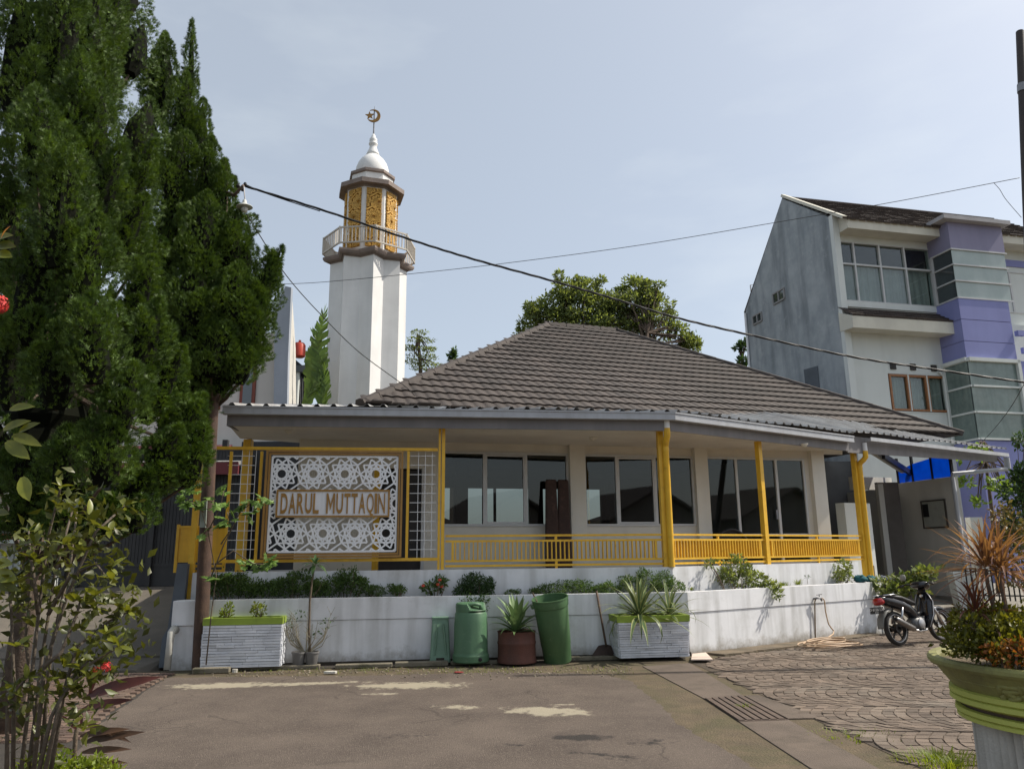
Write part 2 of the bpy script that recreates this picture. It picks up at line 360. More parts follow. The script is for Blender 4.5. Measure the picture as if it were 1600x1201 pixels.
right_e = wig([tuple(G(*p)) for p in ((945, 1054), (985, 1064), (1012, 1085), (1040, 1110), (1062, 1132), (1095, 1152), (1130, 1172), (1185, 1203), (1230, 1235))]+[(3.2, 0, 0), (4.5, -25, 0)], .03)
sheet('road', left_e+top_e[1:]+right_e[1:], .006, m_asph)
m_dirt = M('dirt_verge', (.125, .094, .058), (.085, .066, .042), 3, .97, .9, 45, dirt=((.065, .064, .028), .75, 1.6, .46, .66))
sheet('dirt_verge', [(-5.6, 11.2, 0), tuple(G(262, 1070)), tuple(G(600, 1066)), tuple(G(930, 1070)), tuple(G(1120, 1201)), (3.4, 0, 0), (6, -20, 0), (40, -20, 0), (40, 16.2, 0), (8, 16.2, 0), (2.9, 12.98, 0), (-5.6, 11.8, 0)], 0.0, m_dirt)
# concrete drain cover strip with joints
m_slab = M('drain_slab', (.135, .105, .082), (.105, .082, .065), 1.6, .93, .5, 80, dirt=((.062, .05, .037), .7, 2.0, .48, .7))
drain = bpy.data.objects.new('drain_cover', None); COL.objects.link(drain); drain['kind'] = 'structure'
SL = [(1003, 1041), (1100, 1092), (1153, 1127), (1266, 1201)]; SRr = [(1078, 1036), (1163, 1088), (1231, 1124), (1438, 1201)]
def slab(i, j, name):
    a, b, c, d = G(*SL[i]), G(*SRr[i]), G(*SRr[j]), G(*SL[j])
    g = .012
    ct = (a+b+c+d)/4; q = [p+(ct-p).normalized()*g for p in (d, c, b, a)]
    return MB().hexa([Vector((p.x, p.y, -.1)) for p in q], [Vector((p.x, p.y, .010)) for p in q]).build(name, m_slab, drain, bevel=.006)
slab(0, 1, 'slab')
a, b = G(*SL[2]), G(*SRr[2]); dv = (G(*SL[3])-a).normalized()
c = b+dv*3.0; d = a+dv*3.0
def qslab(a, b, c, d):
    ct = (a+b+c+d)/4; q = [p+(ct-p).normalized()*.012 for p in (d, c, b, a)]
    MB().hexa([Vector((p.x, p.y, -.1)) for p in q], [Vector((p.x, p.y, .010)) for p in q]).build('slab', m_slab, drain, bevel=.006)
qslab(a, b, c, d); qslab(d, c, c+dv*4, d+dv*4)
# slab pieces beside the grate and the grate itself
a, b, c, d = G(1101, 1092.5), G(1161, 1088), G(1229, 1125), G(1154, 1127.5)
sr0, sr1 = G(1163, 1088), G(1231, 1124)
far0 = G(1176, 1087.5); far1 = G(1262, 1123)
MB().hexa([Vector((p.x, p.y, -.1)) for p in (sr1, G(1283, 1123), G(1186, 1087), sr0)], [Vector((p.x, p.y, .016)) for p in (sr1, G(1283, 1123), G(1186, 1087), sr0)]).build('slab', m_slab, drain, bevel=.006)
sheet('drain_pit', [a, b, c, d][::-1], .0015, m_mud, parent=drain)
grate = thing('drain_grate', 'rusty brown steel drain grate with long slots set in the concrete strip', 'grate', ((a+c)/2))
m_rust = M('rusty_steel', (.115, .082, .062), (.075, .055, .045), 9, .8, .3, 80)
for k in range(6):
    t0 = k/6+.018; t1 = (k+1)/6-.03
    p, q, r, s_ = a.lerp(b, t0), a.lerp(b, t1), d.lerp(c, t1), d.lerp(c, t0)
    MB().hexa([Vector((w.x, w.y, .003)) for w in (s_, r, q, p)], [Vector((w.x, w.y, .021)) for w in (s_, r, q, p)]).build('bar', m_rust, grate)
for p, q in ((a, b), (d, c)):
    MB().bar(p+Z*.008, q+Z*.008, .05, .012).build('cross_bar', m_rust, grate)

# fan-laid pavers on the right
m_pav = M('paver_stone', (.160, .122, .093), (.112, .086, .066), 1.3, .92, .4, 90, rnd=.26, dirt=((.28, .25, .205), .5, .55, .52, .72))
m_pavj = M('paver_stone_joined', (.160, .122, .093), (.112, .086, .066), 1.3, .92, .4, 90, island=.26, dirt=((.28, .25, .205), .5, .55, .52, .72))
K = Vector((2.87, 12.95, 0)); uA, vA = uv(7.5); uB, vB = uv(34.5)
pl0, pl1 = G(1082, 1036), G(1440, 1201)
paving = sheet('paving', [pl0, pl1, pl1+(pl1-pl0)*.6, (16, 3, 0), (16, 19, 0), K+uB*5.8-vB*.1, K+uB*2.2-vB*.42, K+uB*.4-vB*.42], .004, M('paver_joint', (.085, .064, .046), (.055, .043, .032), 6, .97, .5, 60))
def ingrp(x, y):
    e = pl1-pl0; s1 = e.x*(y-pl0.y)-e.y*(x-pl0.x) > .03   # right/upper side of the slab edge
    q = Vector((x, y, 0))-K; al = q.dot(uB); lim = -.48 if al < 2.3 else (-.48+.1*(al-2.3))
    return s1 and q.dot(vB) < lim and x < 12.5 and y > 3.6 and y < 17.5
stones = []
cw, bul, st = 1.15, .27, .12
for j in range(-2, 16):
    y0 = 2.6+j*cw
    for k in range(0, 150):
        x0 = .5+k*st
        nS = 9
        for i in range(nS):
            ta, tb = -1+2*i/nS, -1+2*(i+1)/nS
            def P(xx, tt): return (xx-bul*(1-tt*tt)+.22*y0+random.uniform(-.007, .007), y0+tt*cw/2-.10*xx+random.uniform(-.007, .007))
            cx_, cy_ = P(x0+st/2, (ta+tb)/2)
            if ingrp(cx_, cy_): stones.append([P(x0, ta), P(x0+st, ta), P(x0+st, tb), P(x0, tb)])
stones.sort(key=lambda s_: s_[0][1]+abs(s_[0][0]-3.5)*.3 if s_[0][0] < 5.2 else 99)
def stone_mb(q, mb):
    c = Vector((sum(p[0] for p in q)/4, sum(p[1] for p in q)/4, 0)); h = .014+random.uniform(-.003, .004)
    b_ = [c+(Vector((p[0], p[1], 0))-c)*.95 for p in q]; t_ = [c+(Vector((p[0], p[1], 0))-c)*random.uniform(.87, .92)+Z*(h+random.uniform(-.002, .002)) for p in q]
    b_ = [p+Z*.0 for p in b_]
    o = len(mb.v); mb.v += b_+t_; mb.f += [tuple(o+i for i in f) for f in ((4, 5, 6, 7), (0, 1, 5, 4), (1, 2, 6, 5), (2, 3, 7, 6), (3, 0, 4, 7))]
for q in stones[:300]:
    mb = MB(); stone_mb(q, mb); mb.build('paver', m_pav, paving)
mb = MB()
for q in stones[300:]: stone_mb(q, mb)
tag(mb.build('paver_field', m_pavj, paving), kind='stuff')
# raised rough concrete kerb between the wall and the pavers
m_kerb = M('rough_kerb', (.17, .132, .088), (.10, .08, .058), 3, .95, .9, 40, dirt=((.10, .085, .055), .7, 3, .5, .7))
rag = [K+uB*(.35+i*.12)-vB*(.40+random.uniform(-.03, .03)-(.08 if i > 26 else 0)) for i in range(0, 40)]
kp = rag+[K+uB*5.2+vB*.0, K+uB*.3+vB*.0]
mbk = MB(); mbk.prism([Vector((p.x, p.y, .0)) for p in kp], (0, 0, .035)); tag(mbk.build('kerb_strip', m_kerb), kind='structure')

# red brick path on the left
m_brick = M('path_brick', (.13, .085, .062), (.09, .06, .047), 2, .9, .4, 90, rnd=.25, dirt=((.15, .12, .09), .6, 1.5, .48, .7))
bpath = sheet('brick_path', [(-9, 4, 0), (-2.2, 4, 0), tuple(G(100, 1195)), tuple(G(180, 1114)), tuple(G(255, 1063)), (-5.4, 11.6, 0), (-9, 11.2, 0)], .003, m_mud)
bm_b = MB().hexa([(-.1, -.05, 0), (.1, -.05, 0), (.1, .05, 0), (-.1, .05, 0)], [(-.092, -.042, .022), (.092, -.042, .022), (.092, .042, .022), (-.092, .042, .022)])
me_b = mesh_of(bm_b, 'brick', m_brick); cnt = 0
edge = [G(100, 1195), G(140, 1150), G(180, 1112), G(215, 1088), G(262, 1059)]
def edge_x(y):
    for p, q in zip(edge[:-1], edge[1:]):
        if p.y <= y <= q.y: return p.x+(q.x-p.x)*(y-p.y)/(q.y-p.y)
    return edge[0].x if y < edge[0].y else edge[-1].x
rows = int((11.45-7.2)/.106)
for i in range(rows):
    y = 11.45-i*.106
    for k in range(12):
        x = edge_x(y)-.14-k*.21-(.1 if i % 2 else 0)
        if cnt < 300 and k < 8: inst('brick', me_b, bpath, (x, y, .003+random.uniform(0, .004)), (0, 0, random.uniform(-.03, .03))); cnt += 1

# curb stones and gutter along the planter wall
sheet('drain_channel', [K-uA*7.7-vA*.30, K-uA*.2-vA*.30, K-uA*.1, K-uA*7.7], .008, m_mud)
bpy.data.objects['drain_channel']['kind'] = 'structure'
m_curb = M('mossy_curb', (.20, .175, .13), (.11, .10, .07), 4, .95, .7, 60, dirt=((.06, .06, .03), .7, 4, .5, .7))
for i, (x0, x1, off, h) in enumerate(((302, 360, -.42, .075), (372, 500, -.2, .05), (524, 613, -.33, .06), (617, 700, -.33, .07), (704, 800, -.27, .05), (860, 985, -.2, .06))):
    p = K+vA*off; a_, b_ = PL(x0, 1040, p, vA), PL(x1, 1040, p, vA); a_.z = b_.z = h/2+.006
    tag(MB().bar(a_, b_, .13, h).build('curb_stone', m_curb, bevel=.012), ['worn pale curb stone at the foot of the wooden pole', 'dark low curb stone under the left planter box', 'mossy curb stone right of the bare branched plant pot', 'mossy curb stone left of the pale green bin', 'dark curb stone under the green drum', 'dark curb stone under the shovel blade'][i], 'curb stone', 'curb stones along the wall')

# driveway ramp on the left, climbing to the gate
m_drive = M('driveway_concrete', (.15, .128, .102), (.10, .087, .07), 1.1, .93, .4, 60, dirt=((.10, .09, .07), .7, .9, .46, .68))
dr = MB(); dr.hexa([(-12, 12.1, -.05), (-5.35, 12.6, -.05), (-5.9, 17.6, -.05), (-13, 17.6, -.05)], [(-12, 12.1, .13), (-5.35, 12.6, .13), (-5.9, 17.6, 1.02), (-13, 17.6, 1.02)])
tag(dr.build('driveway', m_drive), kind='structure')
dr = MB(); dr.hexa([(-11, 11.5, -.05), (-5.45, 11.75, -.05), (-5.4, 12.62, -.05), (-12, 12.12, -.05)], [(-11, 11.5, .03), (-5.6, 11.75, .03), (-5.5, 12.58, .10), (-12, 12.1, .10)])
tag(dr.build('driveway_apron', m_drive), kind='structure')
# right forecourt rising to the carport
fc = MB(); q = [(8.1, 16.45, 0), (20, 17.5, 0), (20, 24, 0), (6.6, 23, 0), (6.9, 17.2, 0)]
zz = [.03, .03, .62, .62, .2]
fc.add([(p[0], p[1], z_) for p, z_ in zip(q, zz)], [(0, 1, 2), (0, 2, 3), (0, 3, 4)])
tag(fc.build('carport_floor', m_conc), kind='structure')

# ================================================================== MOSQUE
def mit(d): 
    m_ = (vA+vB)/(1+vA.dot(vB)); return K+m_*d
def pA(u, d=0, z=0): return K+uA*u+vA*d+Z*z
def pB(u, d=0, z=0): return K+uB*u+vB*d+Z*z
def strip(mb, d0, d1, z0, z1, LA, LB):
    """bent bar following both fronts: LA to the left of the corner, LB to the right"""
    k0, k1 = mit(d0), mit(d1)
    if LA: mb.hexa([pA(-LA, d0, z0), k0+Z*z0, k1+Z*z0, pA(-LA, d1, z0)], [pA(-LA, d0, z1), k0+Z*z1, k1+Z*z1, pA(-LA, d1, z1)])
    if LB: mb.hexa([k0+Z*z0, pB(LB, d0, z0), pB(LB, d1, z0), k1+Z*z0], [k0+Z*z1, pB(LB, d0, z1), pB(LB, d1, z1), k1+Z*z1])
    return mb
LA, LB = 7.62, 5.66
# planter terrace in front
ter = thing('planter_terrace', 'white two step planter wall running along the front of the building', 'wall', K)
strip(MB(), .015, .14, -.03, .668, LA, 0).build('lower_wall', m_white, ter); strip(MB(), .015, .14, -.03, .668, 0, LB).build('lower_wall', m_white, ter)
strip(MB(), 0, .14, .675, 1.0, LA, 0).build('coping_band', m_white, ter); strip(MB(), 0, .14, .675, 1.0, 0, LB).build('coping_band', m_white, ter)
strip(MB(), -.012, .012, -.03, .06, LA-.1, 0).build('dark_foot_strip', m_mud, ter)  # thin dark strip along the left wall's foot, in the channel's colour
strip(MB(), .14, .40, .5, .965, LA, LB-.02).build('soil', m_soil, ter)
strip(MB(), .40, .55, .5, 1.40, LA+.35, 0).build('upper_wall', m_white, ter); strip(MB(), .40, .55, .5, 1.40, 0, LB).build('upper_wall', m_white, ter)
MB().hexa([pB(LB, .0, -.03), pB(LB+.12, .0, -.03), pB(LB+.12, .9, -.03), pB(LB, .9, -.03)], [pB(LB, 0, 1.0), pB(LB+.12, 0, 1.0), pB(LB+.12, .9, 1.0), pB(LB, .9, 1.0)]).build('end_wall', m_white, ter)
# left end pier with box, sloped dark pier and pvc pipe
p0 = PL(266, 1046, K, vA); p1 = PL(301, 1046, K, vA)
MB().hexa([Vector((p0.x, p0.y-.03, -.03)), Vector((p1.x, p1.y-.03, -.03)), Vector((p1.x, p1.y+.3, -.03)), Vector((p0.x, p0.y+.3, -.03))], [Vector((p0.x, p0.y-.03, .63)), Vector((p1.x, p1.y-.03, .63)), Vector((p1.x, p1.y+.3, .63)), Vector((p0.x, p0.y+.3, .63))]).build('end_pier', m_white, ter)
MB().hexa([Vector((p0.x-.02, p0.y-.06, .635)), Vector((p1.x, p1.y-.06, .635)), Vector((p1.x, p1.y+.3, .635)), Vector((p0.x-.02, p0.y+.3, .635))], [Vector((p0.x-.02, p0.y-.06, 1.0)), Vector((p1.x, p1.y-.06, 1.0)), Vector((p1.x, p1.y+.3, 1.0)), Vector((p0.x-.02, p0.y+.3, 1.0))]).build('pier_cap', m_white, ter, bevel=.012)
m_slate = M('slate_grey_paint', (.13, .15, .175), (.10, .115, .135), 2, .8, .1, 60, streak=((.08, .09, .1), .5, (5, 5, .6)))
prof = [PL(232, 1051, K-vA*0, vA), PL(262, 1051, K, vA), PL(280, 881, K, vA), PL(263, 881, K, vA), PL(247, 985, K, vA), PL(238, 1000, K, vA)]
MB().prism([Vector((p.x, p.y+.32, max(p.z, 0))) for p in prof], vA*.5).build('sloped_pier', m_slate, ter)
# upper verandah floor
fl = MB(); fl.prism([pA(-LA-.3, .55, 1.2), mit(.55)+Z*1.2, pB(LB-.02, .55, 1.2), Vector((7.2, 17.6, 1.2)), Vector((6.2, 18.4, 1.2)), Vector((-4.4, 16.0, 1.2)), Vector((-6.0, 14.5, 1.2))], (0, 0, .16))
fl.build('verandah_floor', M('floor_tile', (.45, .43, .4), (.38, .36, .33), 3, .5), ter)

mosque = thing('mosque_building', 'low white prayer hall with brown hipped tile roof and yellow posts', 'building', (2.64, 15.6, 1.36))
uW, vW = uv(13.5); Wp = Vector((2.64, 15.57, 0))
def pW(u, d=0, z=0): return Wp+uW*u+vW*d+Z*z
def wbox(u0, u1, d0, d1, z0, z1, name, m, par=None, bevel=0):
    return MB().hexa([pW(u0, d0, z0), pW(u1, d0, z0), pW(u1, d1, z0), pW(u0, d1, z0)], [pW(u0, d0, z1), pW(u1, d0, z1), pW(u1, d1, z1), pW(u0, d1, z1)]).build(name, m, par or mosque, bevel=bevel)
CE = 3.765
wbox(-4.12, -1.57, 0, .15, 1.36, 2.16, 'sill_wall', m_cream); wbox(-1.25, 1.16, 0, .15, 1.36, 2.16, 'sill_wall', m_cream)
wbox(-6.8, 3.92, .003, .15, 3.60, CE+.3, 'lintel', m_cream)
for a_, b_ in ((-1.57, -1.25), (1.16, 1.45), (3.92, 4.23)): wbox(a_, b_, -.13, .16, 1.36, CE, 'column', m_cream)
wbox(-4.45, -4.12, 0, .15, 1.36, 3.6, 'wall', m_cream)
wbox(-6.8, -5.35, 0, .15, 1.36, 3.6, 'wall', m_cream); wbox(-5.35, -4.45, .0, .15, 3.25, 3.6, 'wall', m_cream)
wbox(3.80, 3.92, 0, .15, 1.36, 3.6, 'wall', m_cream)
dr_ = wbox(-5.30, -4.50, .05, .10, 1.37, 3.22, 'door', M('dark_door', (.03, .026, .024), (.02, .018, .017), 4, .5))
for a_, b_ in ((-5.35, -5.29), (-4.51, -4.45)): wbox(a_, b_, -.02, .12, 1.37, 3.25, 'door_frame', m_alu, dr_)
for r in range(5): wbox(-5.22, -4.58, .035, .055, 1.5+r*.34, 1.74+r*.34, 'door_panel', M('dark_door'  , (.03, .026, .024)), dr_)
# side and back walls of the hall (back of the interior)
MB().hexa([pW(-6.8, .15, 1.36), pW(-6.65, .15, 1.36), pW(-6.65, 9, 1.36), pW(-6.8, 9, 1.36)], [pW(-6.8, .15, 4.3), pW(-6.65, .15, 4.3), pW(-6.65, 9, 4.3), pW(-6.8, 9, 4.3)]).build('side_wall', m_cream, mosque)
MB().hexa([pW(4.08, .16, .3), pW(4.23, .16, .3), pW(4.23, 9, .3), pW(4.08, 9, .3)], [pW(4.08, .16, 4.3), pW(4.23, .16, 4.3), pW(4.23, 9, 4.3), pW(4.08, 9, 4.3)]).build('side_wall', m_cream, mosque)
# windows: clear panes onto the dim hall, whose far wall has openings
def clearmix(m, tint, f0, f1):
    t = m.node_tree; out = next(n for n in t.nodes if n.type == 'OUTPUT_MATERIAL')
    gl_ = N(t, 'ShaderNodeBsdfGlossy'); gl_.inputs['Roughness'].default_value = .02; tr = N(t, 'ShaderNodeBsdfTransparent'); tr.inputs[0].default_value = (*tint, 1)
    lw_ = N(t, 'ShaderNodeLayerWeight'); lw_.inputs[0].default_value = .5; pw = N(t, 'ShaderNodeMath', operation='POWER'); pw.inputs[1].default_value = 3; ma = N(t, 'ShaderNodeMath', operation='MULTIPLY_ADD'); ma.inputs[1].default_value = f1; ma.inputs[2].default_value = f0
    ms = N(t, 'ShaderNodeMixShader'); L = t.links.new
    L(lw_.outputs['Facing'], pw.inputs[0]); L(pw.outputs[0], ma.inputs[0]); L(ma.outputs[0], ms.inputs[0]); L(tr.outputs[0], ms.inputs[1]); L(gl_.outputs[0], ms.inputs[2]); L(ms.outputs[0], out.inputs[0])
clearmix(m_glass, (.52, .56, .56), .055, .5)
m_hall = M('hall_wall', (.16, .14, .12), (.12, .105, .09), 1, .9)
HB = 8.7
us = [-6.65, -5.2, -2.3, -2.0, .1, .45, 2.6, 2.9, 4.08]
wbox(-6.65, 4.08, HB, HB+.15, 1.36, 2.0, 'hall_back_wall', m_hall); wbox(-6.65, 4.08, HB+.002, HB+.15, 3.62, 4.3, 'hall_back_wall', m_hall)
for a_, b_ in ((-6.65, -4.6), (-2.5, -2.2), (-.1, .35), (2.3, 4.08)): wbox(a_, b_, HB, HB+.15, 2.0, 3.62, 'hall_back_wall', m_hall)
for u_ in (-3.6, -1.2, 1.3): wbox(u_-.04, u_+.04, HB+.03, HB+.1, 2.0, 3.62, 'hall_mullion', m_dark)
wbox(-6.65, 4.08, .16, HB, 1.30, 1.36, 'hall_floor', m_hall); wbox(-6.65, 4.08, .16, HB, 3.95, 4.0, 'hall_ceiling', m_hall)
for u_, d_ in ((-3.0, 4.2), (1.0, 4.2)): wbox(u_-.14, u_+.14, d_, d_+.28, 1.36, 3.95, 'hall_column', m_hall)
def window(u0, u1, z0, z1, mids, transom=None):
    fr = MB()
    def fb(a, b, c, d, dd=-.03): fr.hexa([pW(a, dd, c), pW(b, dd, c), pW(b, .1, c), pW(a, .1, c)], [pW(a, dd, d), pW(b, dd, d), pW(b, .1, d), pW(a, .1, d)])
    t = .045
    fb(u0, u0+t, z0, z1); fb(u1-t, u1, z0, z1); fb(u0+t, u1-t, z0, z0+t); fb(u0+t, u1-t, z1-t, z1)
    for mm in mids: fb(mm-t*.6, mm+t*.6, z0+t, z1-t, -.022)
    edges = [u0]+list(mids)+[u1]
    if transom:
        for a, b in zip(edges[:-1], edges[1:]): fb(a+t, b-t, transom-.02, transom+.02, -.018)
    o = fr.build('window', m_alu, mosque)
    for i, (a, b) in enumerate(zip(edges[:-1], edges[1:])):
        for c, d in ([(z0, z1)] if not transom else [(z0, transom), (transom, z1)]):
            tl = R_(random.uniform(-.25, .25)); tn = R_(random.uniform(-.2, .2))
            c0 = pW((a+b)/2, .012+.012*(i % 2), (c+d)/2); w2, h2 = (b-a)/2-.005, (d-c)/2-.01
            X = (uW*math.cos(tl)+vW*math.sin(tl)); Q = (Z*math.cos(tn)+vW*math.sin(tn)).normalized(); Yv = Q.cross(X)
            MB().box(c0, (w2, .004, h2), (X, Yv, Q)).build('pane', m_glass, o)
    if i > 0 and not transom:   # sliding sash frame of the middle pane
        a, b = edges[1], edges[2]
        s_ = MB()
        for q in ((a+.02, a+.055, z0+.05, z1-.05), (b-.055, b-.02, z0+.05, z1-.05)): s_.hexa([pW(q[0], -.015, q[2]), pW(q[1], -.015, q[2]), pW(q[1], .03, q[2]), pW(q[0], .03, q[2])], [pW(q[0], -.015, q[3]), pW(q[1], -.015, q[3]), pW(q[1], .03, q[3]), pW(q[0], .03, q[3])])
        for q in ((a+.055, b-.055, z0+.05, z0+.085), (a+.055, b-.055, z1-.085, z1-.05)): s_.hexa([pW(q[0], -.015, q[2]), pW(q[1], -.015, q[2]), pW(q[1], .03, q[2]), pW(q[0], .03, q[2])], [pW(q[0], -.015, q[3]), pW(q[1], -.015, q[3]), pW(q[1], .03, q[3]), pW(q[0], .03, q[3])])
        s_.build('sash', m_alu, o)
    return o
window(-4.12, -1.57, 2.16, 3.60, (-3.29, -2.45)); window(-1.25, 1.16, 2.16, 3.60, (-.54, .3))
window(1.45, 3.80, 1.37, 3.60, (2.16, 3.11), transom=1.98)
wbox(3.01, 3.05, -.05, -.02, 2.3, 2.5, 'door_handle', m_metal)
# ceiling, back beam
ce = MB(); ce.prism([pA(-LA+.05, .26, CE), mit(.26)+Z*CE, pB(5.3, .26, CE), pW(5.1, .4, CE), pW(4.3, .5, CE), pW(-6.8, .5, CE), pA(-LA-.1, 1.9, CE)], (0, 0, .03))
ce.build('ceiling', m_ceil, mosque)
for px in ((452, 672), (927, 683), (1256, 693)):
    p = G(*px, z=CE); MB().lathe([(.02, -.07), (.05, -.05), (.075, -.012), (.085, 0)], p-Z*.002, 14).build('ceiling_lamp', m_cream, mosque, smooth=True)

# awning: fascia, gutter and corrugated sheets along both fronts
ZG = 4.03
fa = strip(MB(), .2, .235, 3.725, 3.96, LA-.05, 0).build('fascia', m_fascia, mosque); strip(MB(), .2, .235, 3.725, 3.96, 0, 5.45).build('fascia', m_fascia, mosque)
MB().hexa([pA(-LA+.05, .235, 3.725), pA(-LA+.085, .235, 3.725), pA(-LA+.085, 2.6, 3.85), pA(-LA+.05, 2.6, 3.85)], [pA(-LA+.05, .235, 3.96), pA(-LA+.085, .235, 3.96), pA(-LA+.085, 2.6, 4.40), pA(-LA+.05, 2.6, 4.40)]).build('fascia', m_fascia, mosque)
def gutter(LA_, LB_, nm='gutter'):
    g = MB(); strip(g, .06, .075, 3.90, ZG, LA_, LB_); strip(g, .075, .19, 3.90, 3.912, LA_, LB_); strip(g, .045, .06, ZG-.02, ZG+.004, LA_, LB_); return g.build(nm, m_gutter, mosque)
gutter(LA, 0); gutter(0, 5.45)
# tile roof
aR, pit = 18.5, 32.0
uR, vR = uv(aR); EL = Vector((-2.96, 14.4, 4.53)); RW = 15.35; RA = 6.5; tanp = math.tan(R_(pit))
def pR(u, v): return EL+uR*u+vR*v
def sheetline(P0, d, back_fn, n, z0, zb):
    pass
def corrugate(origin, du, dv, u0, u1, backd, zf, zb, name):
    """ribbed sheet: ribs along dv"""
    per = .27; mb = MB(); prof = []; u = u0
    while u < u1-.01:
        w = min(per, u1-u)
        for f, h in ((0, 0), (.30, 0), (.42, .042), (.58, .042), (.70, 0)):
            prof.append((u+w*f, h))
        u += w
    prof.append((u1, 0)); rows_ = []
    for k, (uu, h) in enumerate(prof):
        b = backd(uu); f0 = random.uniform(-.015, .015) if k % 5 == 0 else 0
        sag = .012*math.sin(uu*2.1)
        rows_.append([Vector(origin)+du*uu+dv*(.09+f0)+Z*(zf(uu)+h+sag), Vector(origin)+du*uu+dv*b+Z*(zb(uu)+h)])
    o = 0
    for r in rows_: mb.v += r
    for i in range(len(rows_)-1): mb.f.append((2*i, 2*i+2, 2*i+3, 2*i+1))
    ob = mb.build(name, m_sheet, mosque); s = ob.modifiers.new('solid', 'SOLIDIFY'); s.thickness = .004; s.offset = -1
    return ob
def dist_to_eave(o_, dvv):  # distance along dvv from o_ to eave line
    n = vR; return (EL-o_).dot(n)/dvv.dot(n)
corrugate(K, uA, vA, -LA, -1.9+.0, lambda u: min(2.35, max(.5, dist_to_eave(K+uA*u, vA)+.3)) if u > -5.6 else 2.35, lambda u: ZG+.02, lambda u: 4.44, 'corrugated_sheet')
corrugate(K, uA, vA, -1.9, 0, lambda u: dist_to_eave(K+uA*u, vA)+.25, lambda u: ZG+.02, lambda u: 4.46, 'corrugated_sheet')
ERp = pR(RW, 0); ENDp = pB(12.75, .12, 0)
def over(u): return .95*min(1, max(0, (u-2.2)/3.2))*min(1, max(.0, (10.6-u)/2.5))
def bkB(u):
    o_ = K+uB*u; d = dist_to_eave(o_, vB); q = o_+vB*d
    if (q-EL).dot(uR) <= RW-.2 and u < 10.2: return max(d+.22+over(u), .3)
    e = ENDp-Vector((ERp.x, ERp.y, 0)); n = Vector((-e.y, e.x, 0)); dd = (Vector((ERp.x, ERp.y, 0))-o_).dot(n)/vB.dot(n); return max(dd+.02, .16)
corrugate(K, uB, vB, 0, 5.5, bkB, lambda u: ZG+.02+.012*u, lambda u: 4.50+over(u)*.60, 'corrugated_sheet')
corrugate(K, uB, vB, 5.5, 12.75, bkB, lambda u: ZG+.05+.012*u, lambda u: min(4.51+over(u)*.60, ZG+.05+.012*u+.42*(bkB(u)-.09)), 'corrugated_sheet')
# white ridge flashing behind the left sheet
MB().bar(pA(-LA-.02, 2.36, 4.475), pA(-3.9, 2.36, 4.475), .1, .06).build('flashing', m_white2, mosque)
# rubble of old tiles on the seam between tile roof and sheets
mb = MB()
for i in range(70):
    u = random.uniform(.2, 13.5); p = pR(u, -.12+random.uniform(-.1, .05)); p.z = 4.515+random.uniform(0, .03)
    mb.box(p, (random.uniform(.08, .3), .07, .012), (uR, vR, (Z+vR*random.uniform(-.2, .2)).normalized()))
tag(mb.build('seam_mortar', m_cap, mosque), kind='stuff')
# roof slopes under the tiles
roof = MB(); ap0, ap1 = pR(RA, RA)+Z*(RA*tanp), pR(RW-RA, RA)+Z*(RA*tanp)
c0, c1, c2, c3 = pR(0, 0), pR(RW, 0), pR(RW, 2*RA), pR(0, 2*RA)
dz = Z*-.03
roof.add([c0+dz, c1+dz, c2+dz, c3+dz, ap0+dz, ap1+dz], [(0, 1, 5, 4), (1, 2, 5), (2, 3, 4, 5), (3, 0, 4), (3, 2, 1, 0)])
ro = roof.build('roof', m_cap, mosque)
sl = math.cos(R_(pit)); Qn = (Z*math.cos(R_(pit))-vR*math.sin(R_(pit))).normalized(); Vs = (vR*math.cos(R_(pit))+Z*math.sin(R_(pit))).normalized()
cs, tw = .40, .235
def tile_mb():
    mb = MB(); xs = [0, .16, .34, .52, .72, .9, 1.04]; hz = [.008, .019, .022, .017, .008, .004, .008]
    top = [Vector((x*tw, -.014, .027+h)) for x, h in zip(xs, hz)]; bak = [Vector((x*tw, cs+.03, -.012+h)) for x, h in zip(xs, hz)]
    mid = [Vector((x*tw, cs*.5, .010+h*1.1)) for x, h in zip(xs, hz)]
    low = [Vector((x*tw, .002, -.014+h*.8)) for x, h in zip(xs, hz)]
    n = len(xs); mb.v = low+top+mid+bak
    for r in range(3):
        for i in range(n-1): mb.f.append((r*n+i, r*n+i+1, (r+1)*n+i+1, (r+1)*n+i))
    return mb
tm = tile_mb(); me_tile = mesh_of(tm, 'tile', m_tile); rotT = frame_mat(uR, Vs, Qn)
tiles = []
nc = int(RA/sl/cs)
for r in range(nc+1):
    s0 = r*cs; v = s0*sl; 
    off = 0
    lo, hi = v+.02, RW-v-.02
    k = 0; u = math.floor(lo/tw)*tw
    while u < hi-.05:
        if u+tw*.6 > lo and u+tw < hi+.09: tiles.append((max(u, lo+.02), s0, r))
        u += tw
def tpos(u, s): return EL+uR*u+Vs*s
tiles.sort(key=lambda t_: (tpos(t_[0], t_[1])-CAMC).length)
for u, s_, r in tiles[:300]: inst('tile', me_tile, ro, tpos(u, s_), rotT @ Matrix.Rotation(random.uniform(-.008, .008), 3, 'Z'))
TV = np.array([tuple(p) for p in tm.v]); TFc = np.array(tm.f); RT = np.array(rotT)
base = np.array([tuple(tpos(u, s_)) for u, s_, r in tiles[300:]])
V = base[:, None, :]+(TV @ RT.T)[None]
Fq = (TFc[None]+np.arange(len(base))[:, None, None]*len(TV)).reshape(-1, 4)
tag(npmesh('tile_field', V.reshape(-1, 3), Fq, m_tilej, ro), kind='stuff')
